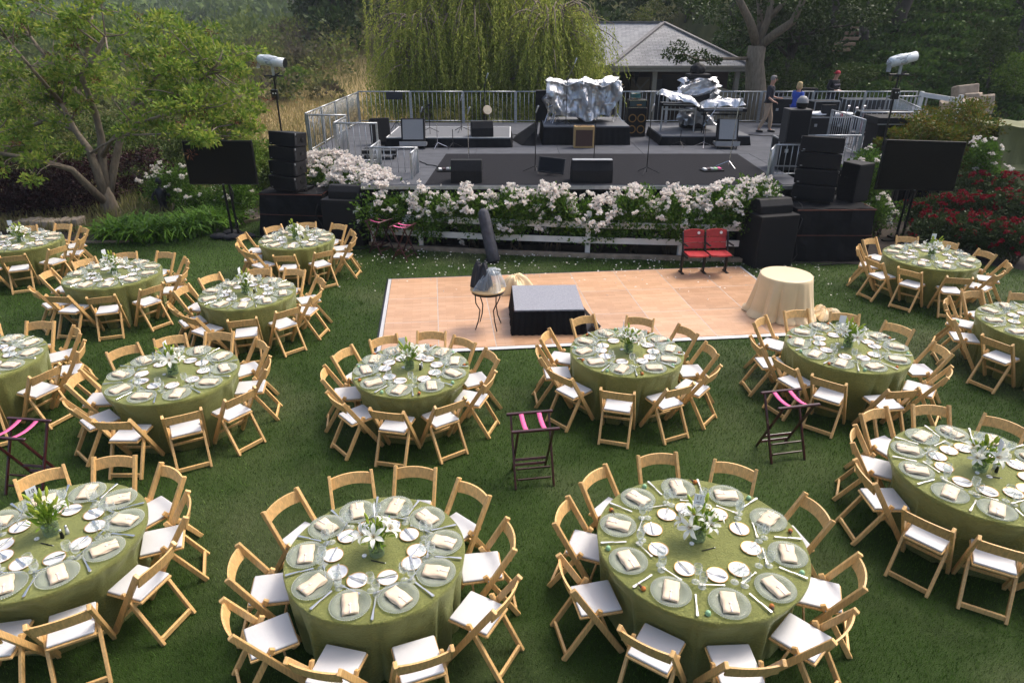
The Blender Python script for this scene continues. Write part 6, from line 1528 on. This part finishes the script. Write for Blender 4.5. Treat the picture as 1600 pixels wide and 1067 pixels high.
def tree(name, lab, base, H, cr, cz, leafm, nl, lsz, trunk=.2, barkm=None, nclump=26, group=None, stems=1, lean=(0, 0), cat='tree', open_=.5):
    x, y = base; z0 = float(terr(x, y)); t = thing(name, lab, cat, (x, y, z0 - .05), 0, group); mb = MB(); lf = LF(); rg = np.random.default_rng(int(abs(x * 13 + y * 7 + H * 31)) % 99991)
    cr = np.asarray(cr, float)
    cs = []
    for k in range(nclump):
        d = rg.normal(0, 1, 3); d /= np.linalg.norm(d); p = np.array((lean[0], lean[1], cz)) + d * cr * rg.uniform(.35, .95); cs.append(p)
        s = cr.mean() * rg.uniform(.22, .4); lf.clump(nl // nclump, p, (s * 1.2, s * 1.2, s * .8), lsz, lsz * .6, .2, .7, open_ * .5)
    top = (lean[0] * .6, lean[1] * .6, cz * .75)
    for s in range(stems): limb(mb, (rg.uniform(-.2, .2) * (stems > 1), 0, -.1), top, trunk, trunk * .5, 5, .05, 8)
    for p in cs[:14]: limb(mb, (top[0], top[1], top[2] * rg.uniform(.6, 1)), tuple(p), trunk * .35, trunk * .06, 4, .1, 5)
    ob('trunk', mb.mesh('trunk', True), barkm or M_barkdark, t); ob('crown', lf.mesh('crown'), leafm, t)
    return t
M_oak = leafmat('oak leaf', [(.016, .032, .01), (.03, .056, .015), (.046, .078, .02), (.024, .045, .013)], .5, .2)
M_midgreen = leafmat('mid green leaf', [(.03, .055, .015), (.05, .085, .02), (.075, .11, .03), (.04, .07, .018)], .5, .2)
M_brightgreen = leafmat('bright green leaf', [(.06, .12, .02), (.1, .17, .03), (.14, .2, .05)], .5, .3)
M_chap = leafmat('chaparral leaf', [(.075, .115, .032), (.135, .185, .052), (.185, .205, .08), (.1, .145, .04), (.23, .22, .11)], .7, .35, patch=(.3, (.1, .085, .06)))
# big oak with bare forked limbs right of the pavilion
def big_oak():
    x, y = Q(1180, 145, 30.5)[0], 30.5; z0 = float(terr(x, y)); t = thing('oak_tree', 'grey-barked oak with forked bare limbs beside the pavilion', 'tree', (x, y, z0 - .1)); mb = MB(); lf = LF()
    def pt(px, py, dy=0.): X, Z = Q(px, py, y + dy); return Vector((X - x, dy, Z - z0 + .1))
    F_ = pt(1183, 72)
    mb.tube([(0, 0, -.2), pt(1181, 140), pt(1179, 100), F_], [.5, .44, .38, .36], 12)
    Ls = [[F_, pt(1172, 35, -.3), pt(1155, 0, -.5), pt(1140, -40, -.6)], [F_, pt(1188, 25, .4), pt(1183, -30, .6)], [F_, pt(1200, 30, -.2), pt(1206, 0, -.2), pt(1203, -40, 0)], [pt(1184, 75), pt(1213, 52, -.5), pt(1238, 35, -1.0), pt(1255, 0, -1.4), pt(1262, -30, -1.6)], [pt(1200, 30, -.2), pt(1222, 8, -.3), pt(1240, -20, -.4)], [pt(1168, 92), pt(1130, 92, -1.2), pt(1095, 95, -2.0), pt(1068, 85, -2.6)]]
    for P, r_ in zip(Ls, (.2, .17, .18, .2, .13, .07)): mb.tube(P, [r_ * (1 - .5 * i / (len(P) - 1)) for i in range(len(P))], 8)
    rg = random.Random(9)
    for px, py, dy, s in ((1060, 75, -2.6, .32), (1045, 85, -2.7, .24), (1075, 88, -2.4, .3), (1098, 86, -2.0, .28), (1108, 92, -1.8, .2), (1062, 92, -2.6, .2), (1085, 98, -2.2, .15), (1120, 95, -1.6, .15)):
        lf.clump(130, tuple(pt(px, py, dy)), (s * 1.15, s, s * .8), .11, .06, .2, .7, .2)
    for k in range(46): lf.clump(240, (rg.gauss(1.5, 2.8), rg.gauss(1, 2), rg.uniform(5.2, 7.8)), (.9, .9, .55), .16, .09, .2, .7, .2)
    ob('trunk', mb.mesh('trunk', True), M_bark, t); ob('crown', lf.mesh('crown'), M_oak, t)
big_oak()
# dark wood on the bank, right
for i, (px, Y, H, r_, lab, hm) in enumerate(((1235, 35, 8, 2.6, 'dense dark oak between the forked oak and red-capped man', 3.6), (1290, 40, 9, 3.0, 'dark evergreen oak above the ivy bank beside timber steps', 4.4), (1345, 38, 9, 2.2, 'dark oak overhanging the right end of the ivy bank', 5.2), (1395, 39, 10, 2.4, 'thick-trunked dark oak beside the timber deck', 5.5), (1465, 44, 9, 2.6, 'dark oak crown above the timber deck', 7.0), (1140, 46, 9, 3.2, 'dark tree behind the pavilion roof', 4.2), (1250, 46, 10, 3.6, 'tall dark tree at the top of the bank', 5.0), (1330, 48, 11, 3.4, 'tall dark tree behind the timber steps', 5.6), (1590, 33, 8, 2.2, 'dark spreading tree at the top of the ivy bank\'s far end', 4.6))):
    x = Q(px, 80, Y)[0]; tree('dark_oak', lab, (x, Y), H, (r_ * 1.25, r_, r_ * .8), hm, M_oak, 4400, .21, .28 if px != 1395 else .42, None, 24, 'dark oaks above the bank')
for px, py, Y, r_, m_, lab in ((1560, 60, 31, 1.2, M_midgreen, 'light sunlit shrub on the ivy bank above the olive tarp'), (1590, 110, 30, 1.3, M_brightgreen, 'bright yellow-green shrub at the bank edge'), (1215, 128, 32, 1.0, M_midgreen, 'low green shrub behind the grey-haired man'), (1315, 128, 31, 1.1, M_midgreen, 'low green shrub behind the red-capped man'), (1195, 55, 38, .5, M_brightgreen, 'bright lime shrub beside the forked oak')):
    x, z = Q(px, py, Y); g = float(terr(x, Y)); tree('shrub', lab, (x, Y), 1, (r_ * 1.3, r_, r_ * .9), max(.5, z - g), m_, 2600, .11, .05, None, 12, 'shrubs on the bank', 2, cat='shrub')
# shrubs behind the pavilion roof
for i, px in enumerate((900, 960, 985, 1015, 1040, 1075, 1110)):
    Y = 48 + (i * 5) % 9; x = Q(px, 20, Y)[0]; tree('shrub', ('grey-green shrub', 'dark shrub', 'silvery shrub')[i % 3] + ' on the slope above the pavilion roof', (x, Y), 2, (1.9, 1.6, 1.5), 1.6, (M_chap, M_oak, M_midgreen)[i % 3], 2200, .16, .08, None, 14, 'shrubs above the pavilion', 2, cat='shrub')

# ------------------------------------------------------------------ ivy bank, grasses, hills
def ivy():
    n = 88000; x = RNG.uniform(10.5, 36, n); y = RNG.uniform(27.9, 47, n); h = terr(x, y)
    lump = .35 + .3 * np.sin(x * 1.7 + np.sin(y * 1.3) * 2) * np.sin(y * 1.5 + x * .6) + .2 * np.sin(x * 4.1 + y * 3.3); k = (h > .35) & (x > 10.5 + RNG.uniform(0, 1.5, n))
    x, y, h, lump = x[k], y[k], h[k], np.clip(lump[k], .02, 1)
    P = np.c_[x, y, h + lump * .7 * RNG.uniform(.4, 1, len(x))]; Dv = np.c_[RNG.normal(0, .6, (len(x), 2)), RNG.uniform(.1, .9, len(x))]; Dv[:, 1] -= .5
    ob('ivy', mesh_np('ivy', *leaves(P, Dv, .21, .17, .5)), leafmat('ivy leaf', [(.03, .065, .018), (.055, .11, .026), (.085, .15, .042), (.04, .085, .02), (.11, .17, .06)], .4, .2), label='glossy ivy covering the bank behind the stage', cat='ivy', kind='stuff')
ivy()
def tufts():
    n = 50000; x = RNG.uniform(-20, -2, n); y = 17 + 40 * RNG.uniform(0, 1, n) ** 1.3
    k = ~((x > -6.3) & (y < 28)) & (x < -3 - (28 - y) * .1) & ~((x > -9) & (y < 19.5)); x, y = x[k], y[k]; h = terr(x, y)
    P = np.c_[x, y, h - .02]; Dv = np.c_[RNG.normal(0, .3, (len(x), 2)), np.ones(len(x))]
    V, F = leaves(P, Dv, .36, .035, .2)
    ob('dry_grass', mesh_np('dry_grass', V, F), leafmat('dry grass blade', [(.36, .27, .13), (.27, .22, .09), (.4, .33, .17), (.2, .2, .07)], .8, .3, patch=(.13, (.15, .18, .055))), label='tall dry golden grass on the slope beside the stage', cat='grass', kind='stuff')
tufts()
def cover(name, lab, n, xr_, yr_, cond, size, per, leafm, lsz, cat, seed, tall=.8):
    rg = np.random.default_rng(seed); lf = LF(); got = 0; tries = 0
    while got < n and tries < n * 30:
        tries += 1
        y = rg.uniform(*yr_); x = rg.uniform(*xr_)
        if abs(x) > y * .95 + 20 or not cond(x, y): continue
        s = rg.uniform(*size); h = float(terr(x, y)); lf.clump(per, (x, y, h + s * tall * .55), (s, s, s * tall), lsz * rg.uniform(.8, 1.2), lsz * .7, .25, .6, .55, -.35); got += 1
    ob(name, lf.mesh(name), leafm, label=lab, cat=cat, kind='stuff')
cover('chaparral', 'grey-green chaparral brush covering the slope beyond the dry grass', 560, (-75, -8), (29, 98), lambda x, y: x < -11.2 - max(0, 44 - y) * .32 - math.sin(y * .4) * 1.2, (.9, 2.0), 190, M_chap, .28, 'brush', 21)
M_forest = leafmat('far forest leaf', [(.06, .1, .045), (.09, .14, .06), (.125, .18, .075), (.075, .12, .05)], .8, .3)
cover('far_forest', 'dark wooded ridge far beyond the valley', 2000, (-420, 60), (150, 600), lambda x, y: x < -.02 * y + 10, (4, 8), 85, M_forest, 1.7, 'forest', 22, 1.0)
cover('hillside_wood', 'dark woodland on the hill behind the pavilion', 420, (-22, 60), (50, 120), lambda x, y: x > -14 - (y - 50) * .15, (1.6, 3.2), 180, M_oak, .5, 'forest', 23, 1.1)
cover('valley_wood', 'mixed trees on the middle slope below the ridge', 170, (-110, -14), (72, 100), lambda x, y: x < -24, (2.0, 3.6), 240, leafmat('valley leaf', [(.07, .11, .04), (.11, .16, .06), (.16, .205, .08), (.09, .13, .05)], .7, .35), .5, 'trees', 24, 1.15)
# two trees on that slope one can tell apart
x = Q(527, 60, 62)[0]; tree('round_oak', 'round dark oak standing on the brushy slope', (x, 62), 7, (3.0, 2.9, 3.0), 3.4, M_oak, 9000, .26, .35, None, 40)
x = Q(482, 40, 66)[0]; tree('slope_tree', 'pale green conical tree beside the round dark oak', (x, 66), 6, (1.2, 1.2, 2.6), 3.4, M_midgreen, 2600, .24, .2, None, 16)
x = Q(452, 115, 44)[0]; tree('yellow_shrub', 'yellow-green bush below the left spotlight', (x, 44), 2, (1.1, 1.0, 1.0), 1.1, M_brightgreen, 2200, .16, .07, None, 14, cat='shrub', stems=3)
x = Q(665, 30, 58)[0]; tree('slope_tree', 'dark tree behind the willow at the slope top', (x, 58), 7, (3.5, 3, 3.2), 4.5, M_oak, 6000, .25, .3, None, 26)

# ------------------------------------------------------------------ left garden bed
M_strap = leafmat('strap leaf', [(.06, .14, .02), (.1, .22, .03), (.16, .3, .05), (.08, .17, .025)], .4, .3)
def strap_plant(x, y, s, n, lab):
    t = thing('strap_leaf_plant', lab, 'plant', (x, y, 0), 0, 'strap-leaf plants edging the lawn'); V = []; F = []; rg = random.Random(int(x * 91 + y * 17))
    for k in range(n):
        a = rg.uniform(0, 2 * PI); L_ = s * rg.uniform(.7, 1.15); b = rg.uniform(.25, 1.0); ox, oy = rg.gauss(0, s * .22), rg.gauss(0, s * .2); w_ = .03; o = len(V)
        for i in range(5):
            q = i / 4; rr = L_ * q * (.35 + .55 * b * q); z = L_ * (1.15 * q - (.35 + .6 * b) * q * q); ww = w_ * (1 - .75 * q * q)
            V += [(ox + rr * math.cos(a) - ww * math.sin(a), oy + rr * math.sin(a) + ww * math.cos(a), z + .02), (ox + rr * math.cos(a) + ww * math.sin(a), oy + rr * math.sin(a) - ww * math.cos(a), z + .02)]
        F += [(o + i * 2, o + i * 2 + 1, o + i * 2 + 3, o + i * 2 + 2) for i in range(4)]
    ob('leaves', mesh_np('leaves', V, F, True), M_strap, t)
for i, (px, py) in enumerate(((175, 377), (195, 378), (212, 379), (232, 380), (250, 378), (268, 376), (288, 372), (305, 368), (322, 364), (338, 360), (352, 355), (205, 366), (240, 366), (280, 362), (318, 352), (345, 348))):
    x, y = G(px, py); strap_plant(x, y + .25, .85 if i < 10 else .75, 110, 'green strap-leaved plant edging the lawn below the broad tree')
M_maple = leafmat('purple leaf', [(.018, .006, .007), (.032, .009, .01), (.05, .015, .014), (.024, .01, .008)], .5, .15)
for i, (px, py, Y, r_) in enumerate(((10, 315, 18.6, (1.5, 1.0, 1.0)), (60, 312, 18.9, (1.4, 1.0, 1.0)), (112, 318, 19.2, (1.2, .9, .95)), (150, 330, 20.0, (1.0, .9, .8)), (225, 300, 21.5, (1.2, .9, .9)))):
    x, z = Q(px, py, Y); tree('purple_shrub', 'dark purple-leaved shrub behind the low stone wall', (x, Y), 1.6, r_, max(.75, z), M_maple, 4200, .085, .05, None, 18, 'purple shrubs', 3, cat='shrub')
for px, py, Y, r_, m_, lab in ((240, 255, 23, (1.6, 1.2, 1.1), M_midgreen, 'green shrub behind the broad tree\'s trunk'), (190, 230, 24.5, (1.8, 1.3, 1.3), M_midgreen, 'green shrub beneath the broad tree\'s crown'), (300, 240, 24, (1.8, 1.2, 1.2), M_midgreen, 'green shrub behind the left television\'s top'), (390, 250, 22.5, (1.2, 1.0, .9), M_brightgreen, 'light green shrub behind the left television\'s edge'), (60, 250, 23, (2.2, 1.4, 1.3), M_midgreen, 'wide green shrub behind the purple shrubs'), (20, 200, 27, (2.5, 1.6, 1.5), M_chap, 'brushy grey shrub beyond the purple shrubs'), (130, 205, 28, (2.2, 1.6, 1.5), M_chap, 'brushy grey shrub beyond the broad tree'), (250, 195, 29, (2.4, 1.6, 1.5), M_midgreen, 'leafy shrub beyond the left television'), (420, 285, 20.5, (.5, .5, .5), M_midgreen, 'small green shrub behind the left speaker stack')):
    x, z = Q(px, py, Y); tree('shrub', lab, (x, Y), 2, r_, max(.5, z), m_, 3600, .11, .06, None, 16, 'shrubs behind the garden bed', 3, cat='shrub')
for px, py, Y in ((270, 285, 19.2), (310, 312, 18.9), (350, 318, 18.6), (375, 318, 18.4), (258, 318, 19.6)):
    x, z = Q(px, py, Y); rose_bush((x, Y, max(.55, z)), (.65, .5, .6), 1500, 9, 'white rose bush behind the left television', 'white roses in the garden bed', bsz=.8)
# stone wall
M_stone = mat('sandstone', (.36, .29, .22), .9, var=.25, scale=5, bump=.8, bscale=18, rnd=.15)
t = thing('stone_wall', 'low curved sandstone wall before the purple shrubs', 'wall', (-11.6, 16.6, 0))
wp = [G(28, 362), G(60, 361), G(90, 359.5), G(118, 358)]
x0, y0 = G(20, 365); x1, y1 = G(122, 362); nS = 9
for k in range(nS):
    q = (k + .5) / nS; ob('stone', MB().box((0, 0, .15), ((x1 - x0) / nS - .02, .42, .3)).mesh('stone', bevel=.03, seg=2), M_stone, t, (x0 + (x1 - x0) * q + 11.6, y0 + (y1 - y0) * q + .25 - 16.6 + .05 * math.sin(k), random.uniform(-.02, .01)), (0, 0, random.uniform(-.05, .05)))
# garden figure behind strap leaves
x, y = G(246, 345); y += .5
t = thing('garden_statue', 'small dark garden statue between strap-leaf plants and roses', 'statue', (x, y, 0))
ob('figure', MB().lathe([(.001, 0), (.14, 0), (.13, .1), (.09, .3), (.13, .5), (.16, .68), (.12, .78), (.04, .82), (.035, .86), (.075, .92), (.085, 1.0), (.05, 1.07), (.001, 1.09)], 14).tube([(-.15, 0, .7), (-.24, -.06, .55), (-.16, -.16, .5)], .035, 7).tube([(.15, 0, .7), (.26, -.08, .6), (.3, -.2, .66)], .035, 7).mesh('figure', True), mat('dark bronze', (.02, .022, .03), .4, .5), t); ob('plinth', MB().box((0, 0, -.05), (.4, .4, .14)), M_stone, t)

# ------------------------------------------------------------------ right garden
M_redpetal = leafmat('red rose petal', [(.24, .008, .02), (.36, .012, .025), (.16, .006, .015)], .6, .15)
BLR = [b_.copy() for b_ in BL]
for b_ in BLR: b_.materials.clear(); b_.materials.append(M_redpetal)
M_grayrose = leafmat('dull rose leaf', [(.025, .045, .02), (.04, .065, .03), (.06, .085, .045), (.03, .05, .02)], .5, .2)
for i, (px, py, Y) in enumerate(((1440, 340, 16.9), (1478, 335, 16.6), (1515, 330, 16.4), (1552, 325, 16.2), (1592, 330, 16.0), (1460, 372, 15.6), (1500, 372, 15.3), (1545, 375, 15.0), (1588, 385, 14.6), (1520, 300, 18.0), (1570, 302, 17.6))):
    x, z = Q(px, py, Y); rose_bush((x, Y, max(.5, z)), (.62, .5, .5), 2600, 20, 'red rose bush at the lawn edge beneath the right television', 'red rose bushes', M_grayrose, BLR, bsz=.62)
M_bronze = leafmat('bronze-tipped leaf', [(.05, .085, .014), (.085, .125, .018), (.12, .13, .022), (.2, .12, .022), (.065, .105, .016)], .5, .3)
for px, py, Y, r_ in ((1445, 205, 19.6, (1.1, .9, .7)), (1495, 195, 20.2, (1.3, 1.0, .8)), (1530, 235, 20.0, (.9, .9, .9)), (1415, 225, 19.2, (.7, .7, .5)), (1470, 245, 19.8, (1.2, .9, .9))):
    x, z = Q(px, py, Y); tree('bronze_bush', 'green bush with bronze tips behind the right television', (x, Y), 2.5, r_, max(.6, z), M_bronze, 4200, .085, .06, None, 18, 'bronze-tipped bushes', 3, cat='bush')
for px, py, Y in ((1352, 262, 17.6), (1362, 300, 17.4), (1375, 345, 16.9), (1535, 245, 18.6), (1548, 280, 18.4)):
    x, z = Q(px, py, Y); rose_bush((x, Y, max(.5, z)), (.5, .45, .55), 1200, 8, 'white rose bush beside the right television', 'white roses by the right television', bsz=.75)
# olive tarpaulin
x0, z1 = Q(1560, 198, 19.4); x1, _ = Q(1660, 198, 19.4)
t = thing('tarped_stall', 'olive tarpaulin draped over a tall frame beside red roses', 'tarpaulin', ((x0 + x1) / 2, 20.1, 0))
M_olive = mat('olive tarpaulin', (.13, .14, .045), .6, var=.12, scale=3, bump=.4, bscale=6)
bm = bmesh.new(); bmesh.ops.create_cube(bm, size=1); bmesh.ops.subdivide_edges(bm, edges=bm.edges[:], cuts=15, use_grid_fill=True)
for v in bm.verts:
    p = v.co.copy(); w_ = x1 - x0; n_ = .05 * math.sin(p.x * 25 + p.z * 3) * (.5 - p.z) + .04 * math.sin(p.z * 9 + p.x * 7); st_ = .2 if p.z < .02 else 0
    v.co = Vector((p.x * w_ * (1.0 - .1 * (p.z + .5) + st_ * .15), p.y * 1.4 - st_ + (n_ if abs(p.y) > .49 else 0), (p.z + .5) * z1 + (.03 * math.sin(p.x * 12) if p.z > .49 else 0)))
me = bpy.data.meshes.new('tarp'); bm.to_mesh(me); bm.free(); ob('tarpaulin', me, M_olive, t); ob('hem', MB().bar((-(x1 - x0) * .49, -.92, z1 * .5), ((x1 - x0) * .49, -.92, z1 * .5), .02, .06), M_olive, t)
# white rail fence and sandstone outcrop at the bank foot
pts = [(1438, 152, 27.6), (1500, 160, 26.4)]
t = thing('rail_fence', 'white rail fence at the foot of the ivy bank', 'fence', (0, 0, 0))
A_, B_ = Q(1440, 148, 27.2), Q(1503, 158, 25.6)
for dz in (0, -.62): ob('rail', MB().bar((A_[0], 27.2, A_[1] + dz), (B_[0], 25.6, B_[1] + dz), .05, .16), M_white, t)
for q in (0.02, .98): ob('post', MB().box((A_[0] + (B_[0] - A_[0]) * q, 27.26 + (25.6 - 27.2) * q, (A_[1] + .1) / 2), (.13, .11, A_[1] + .12)), M_white, t)
for i, (px, py, Y, s) in enumerate(((1507, 150, 27.0, .42), (1518, 160, 26.6, .36), (1530, 165, 26.4, .38), (1498, 165, 26.8, .32), (1540, 160, 26.8, .3), (1480, 168, 27.0, .28), (1512, 170, 26.2, .35))):
    x, z = Q(px, py, Y); ob('sandstone_block', MB().prism([(-s, -s * .7), (s * .8, -s * .8), (s * 1.05, s * .2), (s * .3, s * .8), (-s * .9, s * .6)], -s * .9, s * .9).mesh('block', bevel=s * .12, seg=2), M_stone, loc=(x, Y, z), rot=(i * .1 - .2, .12 * (i % 3) - .1, i * .9), label='sandstone block in the outcrop at the ivy bank foot', cat='rock', group='sandstone outcrop')
ob('outcrop_base', MB().prism([(-.7, -.2), (.9, -.3), (1.0, .6), (-.6, .7)], -1.5, 1.1).mesh('ob', bevel=.15), M_stone, loc=(Q(1510, 160, 27)[0], 27.2, .2), label='sandstone ledge under the outcrop blocks', cat='rock')
# timber deck and steps high on the bank
M_deckwood = mat('weathered redwood', (.11, .05, .03), .85, var=.3, scale=3, stretch=(1, 1, 6))
x, z = Q(1440, 28, 43); g = float(terr(x, 43))
t = thing('timber_deck', 'weathered redwood deck on posts among the oaks', 'deck', (x, 43, 0))
ob('floor', MB().box((1.0, .8, z), (8.0, 3, .18)), M_deckwood, t)
for k in range(6): ob('post', MB().box((-2.8 + k * 1.55, -.6, (g + z) / 2), (.16, .16, z - g + .6)), M_deckwood, t)
for k in range(12): ob('rail_picket', MB().box((-2.9 + k * .7, -.65, z + .5), (.08, .06, .95)), M_deckwood, t)
ob('top_rail', MB().box((1.0, -.65, z + 1.0), (8.0, .1, .08)), M_deckwood, t); ob('back_wall', MB().box((1.0, 1.5, (g + z) / 2), (7.6, .1, z - g + .8)), M_deckwood, t)
t = thing('timber_steps', 'pale timber steps climbing between the dark oaks', 'steps', (0, 0, 0))
for k in range(7):
    px, py, Y = 1312 + k * 8, 78 - k * 8.5, 36.5 + k * .7; x, z = Q(px, py, Y); ob('step', MB().box((x, Y, z), (.95, .34, .16)).mesh('step', bevel=.02), mat('pale timber', (.33, .22, .14), .85, var=.2), t)

# ------------------------------------------------------------------ the air over the valley
def haze():
    m = bpy.data.materials.new('valley haze'); m.use_nodes = True
    N, L = nodes(m); N.remove(N['Principled BSDF'])
    v = N.new('ShaderNodeVolumePrincipled'); v.inputs['Color'].default_value = (.80, .88, 1.0, 1); v.inputs['Density'].default_value = .00055; v.inputs['Anisotropy'].default_value = .2
    L.new(v.outputs['Volume'], N['Material Output'].inputs['Volume'])
    o = ob('haze', MB().box((0, 290, 62), (900, 720, 184)), m, label='thin bluish haze in the air over the valley', cat='haze', kind='stuff')
haze()
